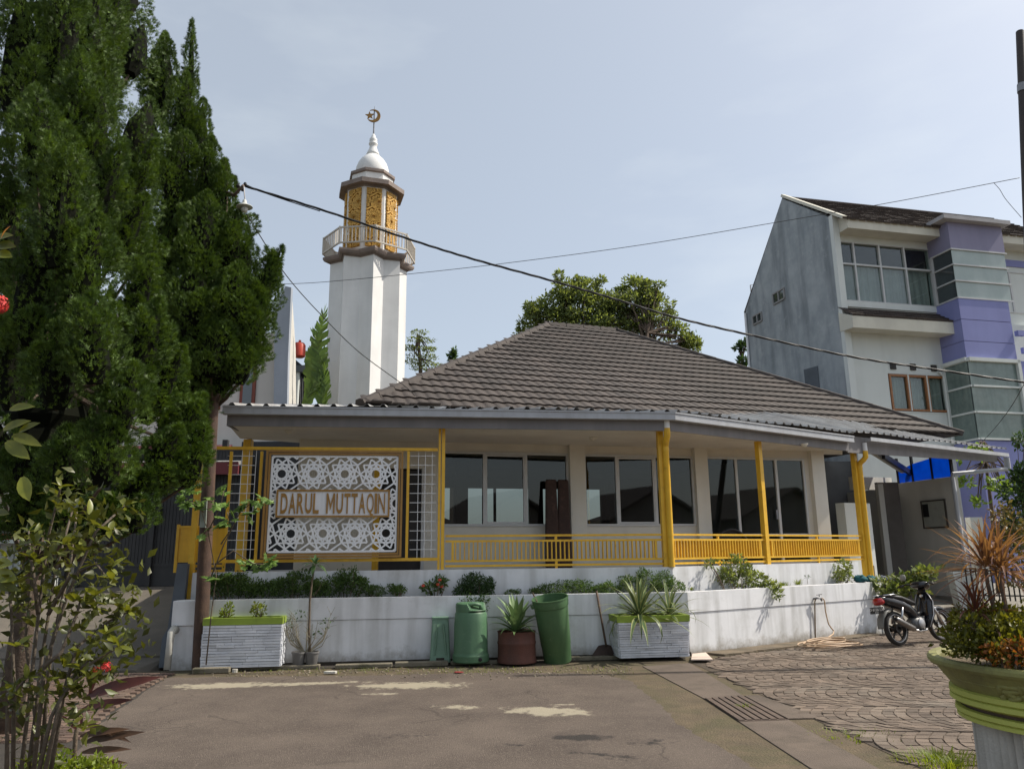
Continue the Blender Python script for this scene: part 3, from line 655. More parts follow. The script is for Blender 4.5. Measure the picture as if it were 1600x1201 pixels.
for nm, p, q in (('hip_cap', c0, ap0), ('hip_cap', c1, ap1), ('hip_cap', c2, ap1), ('hip_cap', c3, ap0), ('ridge_cap', ap0, ap1)):
    d_ = (q-p).normalized(); sd_ = d_.cross(Z).normalized(); uu = sd_.cross(d_).normalized(); n_ = max(2, int((q-p).length/.55)); mb = MB()
    for i in range(n_):
        a, b = p.lerp(q, i/n_), p.lerp(q, (i+1)/n_+.01)
        hh = .075+(.02 if True else 0); rings = []
        for c, w, e in ((a, .125, .012), (b, .115, .004)):
            rings.append([c+sd_*w-uu*.06+uu*e, c+sd_*w*.7+uu*(.05+e), c+uu*(.075+e), c-sd_*w*.7+uu*(.05+e), c-sd_*w-uu*.06+uu*e])
        mb.loft(rings)
    mb.build(nm, m_cap, ro)
# carport fascia, gutter and pipes at the far right of the awning
def seg(mb, u0, u1, d0, d1, z0, z1, z0b=None, z1b=None):
    z0b = z0 if z0b is None else z0b; z1b = z1 if z1b is None else z1b
    return mb.hexa([pB(u0, d0, z0), pB(u1, d0, z0b), pB(u1, d1, z0b), pB(u0, d1, z0)], [pB(u0, d0, z1), pB(u1, d0, z1b), pB(u1, d1, z1b), pB(u0, d1, z1)])
seg(MB(), 5.46, 12.4, .24, .28, 3.70, 4.07, 3.90, 4.16).build('fascia', m_fascia, mosque)
g = MB(); seg(g, 6.1, 12.7, .06, .075, 3.98, 4.06, 4.04, 4.13); seg(g, 6.1, 12.7, .075, .19, 3.98, 3.99, 4.04, 4.05); g.build('gutter', m_gutter, mosque)
pp = pB(12.68, .13, 4.02); wt = Vector((11.45, 19.75, 0))
MB().tube([pp, pp-Z*.3], .075, 12).build('downpipe', m_gutter, mosque, smooth=True, sharp=50)
MB().tube([pp-Z*.3, Vector((wt.x, wt.y, 3.55)), Vector((wt.x, wt.y, 3.45)), Vector((wt.x+.02, wt.y-.02, .35))], .055, 12).build('downpipe', m_gutter, mosque, smooth=True, sharp=50)

# yellow posts and downpipes
def post(x, y, pl, w, d, z0, z1, nm='post'):
    p = PL(x, y, K+(vA if pl == 'A' else vB)*.47, vA if pl == 'A' else vB); X, Y = (uA, vA) if pl == 'A' else (uB, vB)
    MB().hexa([p.xy.to_3d()+X*a*w+Y*b*d+Z*z0 for a, b in ((-.5, -.5), (.5, -.5), (.5, .5), (-.5, .5))], [p.xy.to_3d()+X*a*w+Y*b*d+Z*z1 for a, b in ((-.5, -.5), (.5, -.5), (.5, .5), (-.5, .5))]).build(nm, m_yellow, mosque)
    return Vector((p.x, p.y, 0))
P0 = post(691, 885, 'A', .055, .08, 1.40, CE); P0b = post(685, 885, 'A', .04, .06, 1.36, CE)
P1 = post(1041, 885, 'A', .10, .10, 1.40, CE); P2 = post(1199, 880, 'B', .10, .10, 1.40, CE); P3 = post(1352, 885, 'B', .10, .10, 1.0, CE)
PLf = post(298, 900, 'A', .09, .09, .98, CE)
pr_ = W(381, 800, 13.9); MB().box((pr_.x, pr_.y, 2.55), (.07, .07, 1.2)).build('post', m_yellow, mosque)
pr_ = W(585, 905, 13.6); MB().box((pr_.x, pr_.y, 2.3), (.05, .05, .95)).build('post', m_yellow, mosque)
def downpipe(P, X, Y, z0, tpx):
    q = P+X*.075-Y*.0
    top = q-Y*.25-X*.02
    MB().tube([top+Z*3.95, top+Z*3.76], .055, 12).build('pipe_collar', m_white2, mosque, smooth=True, sharp=50)
    MB().tube([top+Z*3.775, top+Z*3.64, top+Y*.06+Z*3.58, q-Y*.1+Z*3.53, q-Y*.07+Z*3.46, q-Y*.07+Z*z0], .058, 12).build('downpipe', m_yellow, mosque, smooth=True, sharp=50)
    MB().tube([q-Y*.07+Z*3.40, q-Y*.07+Z*3.46], .064, 12).build('pipe_joint', m_yellow, mosque, smooth=True, sharp=50)
downpipe(P1, uA, vA, 1.40, 0); downpipe(P3, uB, vB, 1.0, 0)

# ------------------------------------------------ yellow railings
def railing(a, b, nbar, label, post_mid=True):
    d = (b-a); L_ = d.length; X = d.normalized(); Y = Vector((-X.y, X.x, 0))
    t = thing('railing', label, 'railing', (a+b)/2+Z*1.40, 'yellow railings of the verandah')
    def rail(z, w=.045, h=.035, nm='rail'): MB().bar(a+X*.05+Z*z, b-X*.05+Z*z, w, h).build(nm, m_yellow, t)
    rail(1.945); rail(1.858); rail(1.535); rail(1.455)
    me = mesh_of(MB().box((0, 0, 0), (.0095, .024, .152)), 'bar', m_yellow)
    for i in range(nbar):
        u = .22+(L_-.44)*i/(nbar-1); inst('bar', me, t, a+X*u+Z*1.695, (0, 0, math.atan2(X.y, X.x)))
    for u in (.17, L_-.17): MB().box(a+X*u+Z*1.695, (.02, .02, .15), (X, Y, Z)).build('upright', m_yellow, t)
    for z0, z1 in ((1.875, 1.93), (1.47, 1.52), (1.40, 1.44)): MB().box(a+X*(L_/2)+Z*(z0+z1)/2, (.02, .018, (z1-z0)/2), (X, Y, Z)).build('spacer', m_yellow, t)
    return t
railing(P0, P1, 47, 'long yellow railing with thin bars between the sign and the corner post')
railing(P1, P2, 31, 'sunlit yellow railing just right of the corner post, leafy creeper below')
railing(P2, P3, 38, 'sunlit yellow railing ending at the rightmost yellow post')
# left solid panel
pa, pb = PL(277, 850, K+vA*.62, vA), PL(352, 850, K+vA*.62, vA); pa.z = pb.z = 0
t = thing('railing', 'solid yellow sheet railing panel behind the wooden pole', 'railing', (pa+pb)/2+Z*1.45)
X = (pb-pa).normalized(); Yv = Vector((-X.y, X.x, 0)); L_ = (pb-pa).length
MB().box((pa+pb)/2+Z*1.83, (L_/2, .008, .27), (X, Yv, Z)).build('sheet', m_yellow, t)
for z_ in (2.12, 1.5, 1.42): MB().box((pa+pb)/2+Z*z_, (L_/2, .022, .02), (X, Yv, Z)).build('rail', m_yellow, t)
for p in (pa, pb): MB().box(p+Z*1.78, (.022, .023, .38), (X, Yv, Z)).build('upright', m_yellow, t)

# ------------------------------------------------ sign and screen
SP = K+vA*.45
def S(x, y, d=0): return PL(x, y, SP+vA*d, vA)
scr = thing('screen_frame', 'yellow steel frame with white wire grilles either side of the sign', 'screen', S(520, 880))
def sbar(x0, y0, x1, y1, w=.05, h=.05, nm='frame_bar', m=m_yellow, d=0, par=scr, vert=False):
    a, b = S(x0, y0, d), S(x1, y1, d)
    if vert: b.x, b.y = a.x, a.y
    else: b.z = a.z = (a.z+b.z)/2
    MB().bar(a, b, w, h, vA if vert else Z).build(nm, m, par)
sbar(322, 701, 684, 701); sbar(322, 876, 684, 874)
for x in (352, 401, 637): sbar(x-2, 874, x, 705, vert=True, w=.045, h=.04)
for xa, xb in ((356, 398), (640, 681)):
    for k in range(11): y = 712+k*14.6; sbar(xa, y, xb, y, .009, .009, 'grille_wire', m_white2, .03)
    for k in range(3): x = xa+(xb-xa)*(.3+.27*k); sbar(x-1, 872, x, 703, .009, .009, 'grille_wire', m_white2, .04, vert=True)
sign = thing('mosque_sign', 'white star lattice sign board in gold frame with the name in gold letters', 'sign', S(520, 870))
TL, BR = S(417, 703, -.05), S(627, 870, -.05); SC = (TL+BR)/2; SW = (BR-TL).dot(uA)/2; SH = (TL.z-BR.z)/2
def sg(u, z, d=0): return SC+uA*u+Z*z+vA*d
for nm, t_, dd in (('frame', .035, -.02), ('inner_frame', .03, .0)):
    o_ = 0 if nm == 'frame' else .045
    f = MB(); w_, h_ = SW-o_, SH-o_
    for a, b in (((-w_, h_-t_/2), (w_, h_-t_/2)), ((-w_, -h_+t_/2), (w_, -h_+t_/2))): f.bar(sg(*a, dd), sg(*b, dd), .05, t_)
    for sx in (-1, 1): f.bar(sg(sx*(w_-t_/2), -h_+t_, dd), sg(sx*(w_-t_/2), h_-t_, dd), t_, .05, vA)
    f.build(nm, m_gold, sign)
# girih lattice: decagons on a rhombic grid, rays from the edge midpoints
def girih(hw, hh, r, ox=0, oy=0):
    segs = set(); R10 = r/math.cos(R_(18)); out = []
    v1 = (2*r, 0); v2 = (2*r*math.cos(R_(72)), 2*r*math.sin(R_(72)))
    def clip(p, q):
        x0, y0 = p; x1, y1 = q; dx, dy = x1-x0, y1-y0; t0, t1 = 0, 1
        for pp_, qq in ((-dx, x0+hw), (dx, hw-x0), (-dy, y0+hh), (dy, hh-y0)):
            if abs(pp_) < 1e-9:
                if qq < 0: return None
            else:
                t = qq/pp_
                if pp_ < 0: t0 = max(t0, t)
                else: t1 = min(t1, t)
        if t1-t0 < 1e-3: return None
        return (x0+dx*t0, y0+dy*t0), (x0+dx*t1, y0+dy*t1)
    for i in range(-6, 7):
        for j in range(-6, 7):
            cx_, cy_ = ox+i*v1[0]+j*v2[0], oy+i*v1[1]+j*v2[1]
            if abs(cx_) > hw+2*r or abs(cy_) > hh+2*r: continue
            mid = [(cx_+r*math.cos(R_(36*k)), cy_+r*math.sin(R_(36*k))) for k in range(10)]
            for k in range(10):
                out.append((mid[k], mid[(k+3) % 10]))
            for k in range(10):
                q0 = mid[k]; q1 = mid[(k+4) % 10]; f = .2764; out.append(((q0[0]+(q1[0]-q0[0])*f, q0[1]+(q1[1]-q0[1])*f), (q1[0]+(q0[0]-q1[0])*f, q1[1]+(q0[1]-q1[1])*f)))
                an = R_(18+36*k); out.append(((cx_+.50*r*math.cos(an), cy_+.50*r*math.sin(an)), (cx_+.60*r*math.cos(an), cy_+.60*r*math.sin(an))))
            # bow-tie gap right of this cell: centre at the rhombus' obtuse middle
            gx, gy = cx_+(v1[0]+v2[0])/2, cy_+(v1[1]+v2[1])/2
            ms = [(cx_+v1[0]/2+0, cy_), (cx_+v2[0]/2, cy_+v2[1]/2), (cx_+v1[0]/2+v2[0], cy_+v2[1]), (cx_+v2[0]/2+v1[0], cy_+v2[1]/2)]
            m36 = (cx_+r*math.cos(R_(36)), cy_+r*math.sin(R_(36))); m216 = (cx_+v1[0]+v2[0]+r*math.cos(R_(216)), cy_+v1[1]+v2[1]+r*math.sin(R_(216)))
            out.append((m36, ms[0])); out.append((m36, ms[1])); out.append((m216, ms[2])); out.append((m216, ms[3])); out.append((m36, m216))
    return [c_ for c_ in (clip(*s_) for s_ in out) if c_]
lat = MB(); lw, lh = SW-.10, SH-.10; th = .0
for p, q in girih(lw, lh, .255, .0, .0):
    d0 = .012+random.uniform(-.0025, .0025); lat.bar(sg(p[0], p[1], d0), sg(q[0], q[1], d0), .018, .026, vA.cross((sg(*q)-sg(*p)).normalized()))
for a, b in (((-lw, lh), (lw, lh)), ((-lw, -lh), (lw, -lh)), ((-lw, -lh), (-lw, lh)), ((lw, -lh), (lw, lh))):
    lat.bar(sg(*a, .012), sg(*b, .012), .02, .03, vA.cross((sg(*b)-sg(*a)).normalized()))
lat.build('lattice', m_lat, sign)
b0, b1 = S(434, 766, -.09), S(607, 806, -.09); BC = (b0+b1)/2; bw, bh = (b1-b0).dot(uA)/2, (b0.z-b1.z)/2
brd = MB().box(BC+vA*.01, (bw-.01, .012, bh-.01), (uA, vA, Z)).build('name_board', M('board_white', (.80, .81, .84), (.72, .73, .76), 3, .6, streak=((.6, .61, .64), .5, (20, 20, 1))), sign)
bf = MB()
for sz in (-1, 1): bf.bar(BC-uA*(bw+.012)+Z*sz*bh, BC+uA*(bw+.012)+Z*sz*bh, .045, .03)
for sx in (-1, 1): bf.bar(BC+uA*sx*bw-Z*(bh-.016), BC+uA*sx*bw+Z*(bh-.016), .03, .045, vA)
bf.build('board_frame', m_gold, brd)
def letter_m():
    mb = MB()
    for pl_ in ([(0, 0), (.17, 0), (.17, 1), (0, 1)], [(.73, 0), (.9, 0), (.9, 1), (.73, 1)], [(.172, 1), (.172, .72), (.45, .18), (.45, .46)], [(.728, 1), (.451, .46), (.451, .18), (.728, .72)]):
        mb.prism([Vector((x_, y_, -.012)) for x_, y_ in pl_], (0, 0, .024))
    return mesh_of(mb, 'letter', m_gold)
word = 'DARUL MUTTAQIN'; wid = [1, 1, 1, 1, .85, .75, 1.25, 1, .9, .9, 1, 1.05, .38, 1.05]; tot = sum(wid); x = -bw+.05; sx = (2*bw-.10)/tot
for ch, w_ in zip(word, wid):
    if ch != ' ':
        me = text_mesh(ch, m_gold, 1.0, .012, (.006 if ch in 'MNQ' else .018)) if ch != 'M' else letter_m(); vs_ = np.array([v.co[:] for v in me.vertices]); lo, hi = vs_.min(0), vs_.max(0)
        tgt_w = sx*w_*.84; tgt_h = (2*bh-.09)*(1.16 if ch == 'Q' else 1); s_x = tgt_w/(hi[0]-lo[0]); s_y = tgt_h/(hi[1]-lo[1])
        ctr = BC+uA*(x+sx*w_/2)-vA*.008-Z*((tgt_h-(2*bh-.09))/2)
        rot = frame_mat(uA, Z, -vA)
        c_ = (lo+hi)/2
        me.vertices.foreach_set('co', ((vs_-c_)*np.array((s_x, s_y, 1))).astype(np.float32).ravel())
        inst('letter', me, brd, ctr, rot)
    x += sx*w_
# folded brown mattress leaning on the wall
mt = thing('folded_mattress', 'dark brown patterned folded mattress leaning on the wall behind the railing', 'mattress', pW(-1.75, -.2, 1.37))
m_mat = M('brown_fabric', (.060, .035, .028), (.042, .026, .022), 22, .9, .2, 60, dirt=((.10, .055, .045), .6, 9, .56, .62))
for k, (a, b) in enumerate(((-2.12, -1.88), (-1.87, -1.63))):
    MB().hexa([pW(a-.06, -.42+.02*k, 1.37), pW(b-.02, -.42+.02*k, 1.37), pW(b-.02, -.30, 1.37), pW(a-.06, -.30, 1.37)], [pW(a+.02, -.21, 3.06), pW(b, -.21, 3.06), pW(b, -.14, 3.06), pW(a+.02, -.14, 3.06)]).build('half', m_mat, mt, bevel=.03)
cb = thing('black_chair', 'black rounded chair back showing above the railing by the glass door', 'chair', pW(1.55, -.6, 1.37))
mb = MB(); rr = []
for i in range(13):
    t_ = math.pi*i/12; rr.append(pW(1.65-math.cos(t_)*.34, -.55, 1.75+math.sin(t_)*.32))
mb.tube(rr, .03, 8); mb.build('back_rim', m_black, cb, smooth=True)
MB().prism([pW(1.65-math.cos(math.pi*i/12)*.32, -.53, 1.75+math.sin(math.pi*i/12)*.30) for i in range(13)][::-1], vW*.03).build('backrest', m_black, cb)
MB().box(pW(1.65, -.35, 1.72), (.3, .22, .04), (uW, vW, Z)).build('seat', m_black, cb, bevel=.02)
for sx in (-.26, .26):
    for sd_ in (-.52, -.16): MB().tube([pW(1.65+sx, sd_, 1.365), pW(1.65+sx, sd_, 1.7)], .015, 8).build('leg', m_black, cb)

# ================================================================== MINARET
YM = 26.0
mc = W(574, 500, YM); MC = Vector((mc.x, mc.y, 0))
mina = thing('minaret', 'tall white star-shaped minaret with gold lattice lantern, balcony and white dome', 'minaret', MC)
PXM = 1.0/ (W(575, 500, YM)-W(574, 500, YM)).length      # px per metre
view = math.atan2(-MC.y, -MC.x)                           # direction to the camera
def zM(y): return W(576, y, YM).z
m_mwhite = M('minaret_white', (.74, .74, .73), (.66, .66, .65), 1.2, .8, .04, 40, streak=((.48, .48, .47), .45, (2.5, 2.5, .25)))
m_corn = M('minaret_cornice', (.25, .20, .175), (.20, .16, .14), 2, .75, streak=((.1, .085, .08), .5, (4, 4, .5)))
def ang(k, n=8, off=6): return view+R_(off)+2*math.pi*k/n
def star(R, z, ratio=.765):
    return [MC+Vector((math.cos(ang(k/2)), math.sin(ang(k/2)), 0))*(R if k % 2 == 0 else R*ratio)+Z*z for k in range(16)]
def octo(R, z, half=False):
    return [MC+Vector((math.cos(ang(k+(.5 if half else 0))), math.sin(ang(k+(.5 if half else 0))), 0))*R+Z*z for k in range(8)]
Rs = 60/PXM
MB().loft([star(Rs, 0), star(Rs, W(576, 395, YM-Rs).z)]).build('shaft', m_mwhite, mina)
Rb = 72/PXM
def zF(y, R): return W(576, y, YM-R*.97).z          # height of a front edge at radius R
zb0, zb1 = zF(397, Rs), zF(382, Rb)-.06
MB().loft([star(Rs*1.02, zb0), star(Rs*1.05, zb0+.08), star(Rb*.90, zb1-.14), star(Rb*.97, zb1-.10), star(Rb, zb1-.02), star(Rb, zb1+.05)]).build('balcony_slab', m_corn, mina)
zr0, zr1 = zF(376, Rb), zF(352, Rb)
m_rail = M('balcony_rail_paint', (.52, .48, .41), (.44, .40, .34), 4, .5)
bal = MB(); oc0 = octo(Rb, zr0); oc1 = octo(Rb, zr1)
for k in range(8):
    bal.bar(oc0[k], oc0[(k+1) % 8], .05, .05); bal.bar(oc1[k], oc1[(k+1) % 8], .05, .05)
balo = bal.build('balcony_railing', m_rail, mina)
meb = mesh_of(MB().box((0, 0, 0), (.012, .02, (zr1-zr0)/2)), 'baluster', m_rail)
for k in range(8):
    a, b = oc0[k], oc0[(k+1) % 8]
    for i in range(10):
        p = a.lerp(b, (i+.5)/10); inst('baluster', meb, balo, Vector((p.x, p.y, (zr0+zr1)/2)), (0, 0, math.atan2((b-a).y, (b-a).x)))
    inst('baluster', meb, balo, Vector((a.x, a.y, (zr0+zr1)/2)), (0, 0, 0), (2.2, 1.2, 1.15))
Rd = 42/PXM; zd1 = zF(288, Rd)
MB().loft([octo(Rd, zb1+.05, True), octo(Rd, zd1, True)]).build('lantern_drum', m_mwhite, mina)
def girih_small(hw, hh): return girih(hw, hh, .30, 0, 0)
gl = girih_small(Rd*.27, (zd1-.15-zb1-.3)/2)
for k in range(8):
    a, b = octo(Rd, 0, True)[k], octo(Rd, 0, True)[(k+1) % 8]; c_ = (a+b)/2; X = (b-a).normalized(); Y = Vector((X.y, -X.x, 0)); 
    if Y.dot(c_-MC) < 0: Y = -Y
    zc = (zd1-.12+zb1+.3)/2; hz_ = (zd1-.15-zb1-.3)/2
    pn = MB().box(Vector((c_.x, c_.y, zc))+Y*.008, (Rd*.28, .012, hz_+.02), (X, Y, Z)).build('lattice_panel', M('gold_panel_back', (.40, .23, .05), (.3, .17, .035), 4, .6), mina)
    lt = MB(); 
    for p, q in gl:
        lt.bar(Vector((c_.x, c_.y, zc))+X*p[0]+Z*p[1]+Y*.045, Vector((c_.x, c_.y, zc))+X*q[0]+Z*q[1]+Y*.045, .045, .05, Y.cross((X*(q[0]-p[0])+Z*(q[1]-p[1])).normalized()))
    lt.build('lattice', m_goldl, pn)
Rk = 54/PXM; z1 = zF(278, Rk*.92)
MB().loft([octo(Rd*1.01, zd1-.08, True), octo(Rd*1.05, zd1, True), octo(Rk, z1-.17, True), octo(Rk, z1, True), octo(35/PXM, z1+.03, True)]).build('cornice', m_corn, mina)
z2 = zF(267, 34/PXM)
MB().loft([octo(35/PXM, z1, True), octo(35/PXM, z2, True)]).build('upper_drum', m_mwhite, mina)
MB().loft([octo(35.2/PXM, z2-.03, True), octo(38/PXM, z2, True), octo(38/PXM, z2+.10, True), octo(28/PXM, z2+.11, True)]).build('cornice', m_corn, mina)
rD = 27/PXM; z3 = z2+.09
prof = [(rD*.96, z3), (rD, z3+.2*rD), (rD*.97, z3+.42*rD), (rD*.86, z3+.66*rD), (rD*.68, z3+.86*rD), (rD*.45, z3+1.02*rD), (rD*.36, z3+1.1*rD)]
kd = (zM(243)-z3)/(1.1*rD); prof = [(r_, z3+(z_-z3)*kd) for r_, z_ in prof]
MB().lathe(prof, MC, 32).build('dome', m_mwhite, mina, smooth=True)
zt = zM(243); s_ = zM(210)-zt
MB().lathe([(.42*rD, zt-.04), (.36*rD, zt+.1*s_), (.24*rD, zt+.3*s_), (.20*rD, zt+.45*s_), (.27*rD, zt+.5*s_), (.27*rD, zt+.55*s_), (.20*rD, zt+.58*s_), (.24*rD, zt+.66*s_), (.23*rD, zt+.76*s_), (.14*rD, zt+.85*s_), (.12*rD, zt+.92*s_), (.05*rD, zt+s_)], MC, 20).build('finial', m_mwhite, mina, smooth=True)
MB().tube([MC+Z*(zM(212)), MC+Z*(zM(176)), MC+Z*zM(166)], [.03, .025, .004], 8).build('rod', m_metal, mina)
X = Vector((1, 0.05, 0)).normalized(); Y = Vector((-X.y, X.x, 0)); cr_ = MC+Z*zM(182)+X*.0-Y*.05; Rc = 11.5/PXM
pts = [cr_+X*Rc*math.cos(t_)-X*.02+Z*Rc*math.sin(t_) for t_ in np.linspace(R_(-138), R_(118), 20)]
c2_ = cr_+X*(-.32*Rc)+Z*(.10*Rc); pin = [c2_+X*Rc*.80*math.cos(t_)+Z*Rc*.80*math.sin(t_) for t_ in np.linspace(R_(112), R_(-128), 18)]
MB().prism(pts+pin, Y*.05).build('crescent', m_gold, mina)
sc_ = cr_+X*(-.62*Rc)+Z*(.05*Rc); sp = []
for k in range(10):
    r_ = Rc*.66 if k % 2 == 0 else Rc*.27; t_ = R_(90+36*k+6); sp.append(sc_+X*r_*math.cos(t_)+Z*r_*math.sin(t_))
MB().prism(sp, Y*.05).build('star', m_gold, mina)

# ================================================================== RIGHT HOUSE
uH, vH = uv(13); C0 = Vector((10.9, 24.0, 0))
def pH(s_, d=0, z=0): return C0+uH*s_+vH*d+Z*z
house = thing('purple_house', 'three storey house with grey gable wall, purple stair tower and white front', 'house', C0)
def hb(s0, s1, d0, d1, z0, z1, nm, m, par=None, bevel=0):
    return MB().hexa([pH(s0, d0, z0), pH(s1, d0, z0), pH(s1, d1, z0), pH(s0, d1, z0)], [pH(s0, d0, z1), pH(s1, d0, z1), pH(s1, d1, z1), pH(s0, d1, z1)]).build(nm, m, par or house, bevel=bevel)
m_greyw = M('weathered_grey_wall', (.28, .312, .335), (.38, .41, .43), 1.4, .9, .15, 30, streak=((.14, .16, .178), .95, (2.2, 2.2, .35)), dirt=((.50, .53, .54), .45, 2.6, .56, .72))
m_hwhite = M('house_white', (.66, .69, .67), (.6, .63, .61), .7, .85, .04, 30, streak=((.42, .44, .43), .35, (2, 2, .3)))
m_eave = M('eave_cream', (.66, .64, .55), (.58, .56, .48), 1, .8, streak=((.4, .38, .33), .4, (2, 2, .5)))
m_purple = M('purple_paint', (.245, .265, .52), (.225, .24, .48), .8, .75, .03, 40, streak=((.17, .18, .37), .4, (2, 2, .3)))
m_purpled = M('purple_grey_paint', (.26, .25, .36), (.235, .225, .33), .8, .8, .03, 40, streak=((.14, .13, .2), .4, (2, 2, .3)))
m_hglass = glass('house_glass', (.05, .06, .062), .04, 1.9)
m_curt = M('curtain', (.50, .49, .46), (.36, .35, .33), 1, .9, streak=((.2, .2, .19), .8, (9, 9, .3)))
gw = [pH(0, 0, 0), pH(0, 0, 12.72), pH(0, 2.57, 14.67), pH(0, 5.75, 11.24), pH(0, 5.75, 0)]
MB().prism(gw[::-1], uH*.22).build('gable_wall', m_greyw, house)
hb(-.03, .2, -.18, .003, 0, 12.75, 'wall_fin', m_hwhite)
# small recessed windows on the gable wall (frames proud of the wall)
for d0, d1, z0, z1 in ((2.95, 3.7, 10.82, 11.22), (4.58, 5.22, 10.46, 10.80)):
    w_ = MB(); 
    for a, b in (((d0, z0), (d1, z0)), ((d0, z1), (d1, z1)), ((d0, z0), (d0, z1)), ((d1, z0), (d1, z1)), (((d0+d1)/2, z0), ((d0+d1)/2, z1))): w_.bar(pH(-.02, a[0], a[1]), pH(-.02, b[0], b[1]), .06, .06, uH)
    wo_ = w_.build('window', M('grey_frame', (.3, .3, .3)), house)
    MB().hexa([pH(-.02, d0, z0), pH(.0, d0, z0), pH(.0, d1, z0), pH(-.02, d1, z0)], [pH(-.02, d0, z1), pH(.0, d0, z1), pH(.0, d1, z1), pH(-.02, d1, z1)]).build('pane', m_hglass, wo_)
MB().hexa([pH(-.025, 1.42, 6.9), pH(0, 1.42, 6.9), pH(0, 2.2, 6.9), pH(-.025, 2.2, 6.9)], [pH(-.025, 1.42, 7.85), pH(0, 1.42, 7.85), pH(0, 2.2, 7.9), pH(-.025, 2.2, 7.9)]).build('blind_panel', M('grey_panel', (.12, .135, .155), (.1, .115, .13), 2, .9), house)
# front walls
hb(.2, 9.5, 0, .2, 0, 6.06, 'front_wall', m_hwhite); hb(.2, 1.58, 0, .2, 6.06, 7.32, 'front_wall', m_hwhite); hb(3.80, 9.5, 0, .2, 6.06, 7.32, 'front_wall', m_hwhite)
hb(.2, 9.5, 0, .2, 7.32, 9.72, 'front_wall', m_hwhite); hb(.2, 9.5, 0, .2, 11.88, 12.6, 'front_wall', m_hwhite); hb(3.85, 9.5, .0, .2, 9.72, 11.88, 'front_wall', m_hwhite)
hb(.2, 3.8, -.05, 0, 9.55, 9.75, 'sill', m_hwhite)
MB().hexa([pH(.2, 5.5, 0), pH(9.5, 5.5, 0), pH(9.5, 5.7, 0), pH(.2, 5.7, 0)], [pH(.2, 5.5, 11), pH(9.5, 5.5, 11), pH(9.5, 5.7, 11), pH(.2, 5.7, 11)]).build('back_wall', m_hwhite, house)
MB().prism([pH(9.3, 0.2, 0), pH(9.3, .2, 12.6), pH(9.3, 2.57, 14.6), pH(9.3, 5.75, 11.2), pH(9.3, 5.75, 0)], uH*.2).build('far_gable_wall', m_hwhite, house)
def curtain(s0, s1, z0, z1, d, par, amp=.03, n=40, m=m_curt):
    mb = MB()
    for i in range(n+1):
        s_ = s0+(s1-s0)*i/n; dd = d+amp*math.sin(i*1.9+random.random()*.6); mb.v += [pH(s_, dd, z0), pH(s_+.02*math.sin(i), dd*1.0, z1)]
    for i in range(n): mb.f.append((2*i, 2*i+2, 2*i+3, 2*i+1))
    return mb.build('curtain', m, par)
m_clear = M('clear_glass', (.6, .65, .64), (.55, .6, .6), 1, .02, spec=.6)
clearmix(m_clear, (.80, .86, .85), .06, .5)
def hwin(s0, s1, z0, z1, cols, rows_, m_f, t=.05, name='window', curt=None):
    fr = MB(); d0, d1 = -.03, .08
    def fb(a, b, c, d): fr.hexa([pH(a, d0, c), pH(b, d0, c), pH(b, d1, c), pH(a, d1, c)], [pH(a, d0, d), pH(b, d0, d), pH(b, d1, d), pH(a, d1, d)])
    us = [s0]+list(cols)+[s1]; zs = [z0]+list(rows_)+[z1]
    for u in us: fb(max(s0, u-t/2), min(s1, u+t/2), z0, z1)
    for z_ in zs:
        for a, b in zip(us[:-1], us[1:]): fb(a+t/2, b-t/2, max(z0, z_-t/2), min(z1, z_+t/2))
    o = fr.build(name, m_f, house)
    for a, b in zip(us[:-1], us[1:]):
        for c, d in zip(zs[:-1], zs[1:]):
            MB().box(pH((a+b)/2, .04+random.uniform(-.004, .004), (c+d)/2), ((b-a)/2-.01, .004, (d-c)/2-.01), (uH, vH, Z)).build('pane', m_clear, o)
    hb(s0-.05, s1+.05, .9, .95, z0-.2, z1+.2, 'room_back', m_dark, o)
    if curt: curtain(s0+.05, s1-.05, z0+.02, curt, .16, o)
    return o
hwin(.2, 3.85, 9.76, 11.88, (.80, 1.80, 2.80), (11.08,), m_alu, .06, curt=11.1)
m_orangew = M('varnished_wood', (.34, .155, .065), (.27, .115, .045), 8, .45)
hb(1.54, 3.84, -.02, .0, 6.02, 6.06, 'sill', m_hwhite)
ow = hwin(1.60, 3.78, 6.08, 7.30, (2.32, 3.05), (), m_orangew, .13, curt=7.3)
for s_ in (2.32, 3.05): hb(s_-.022, s_+.022, -.045, -.028, 6.08, 7.30, 'mullion', m_hwhite, ow)
for s_ in (1.80, 2.57, 3.39): 
    v_ = hb(s_-.10, s_+.10, -.05, .0, 7.47, 7.68, 'vent', M('vent_dark', (.06, .055, .055), (.04, .04, .04), 5, .9)); hb(s_-.11, s_+.11, -.09, .0, 7.68, 7.70, 'vent_hood', m_hwhite, v_)
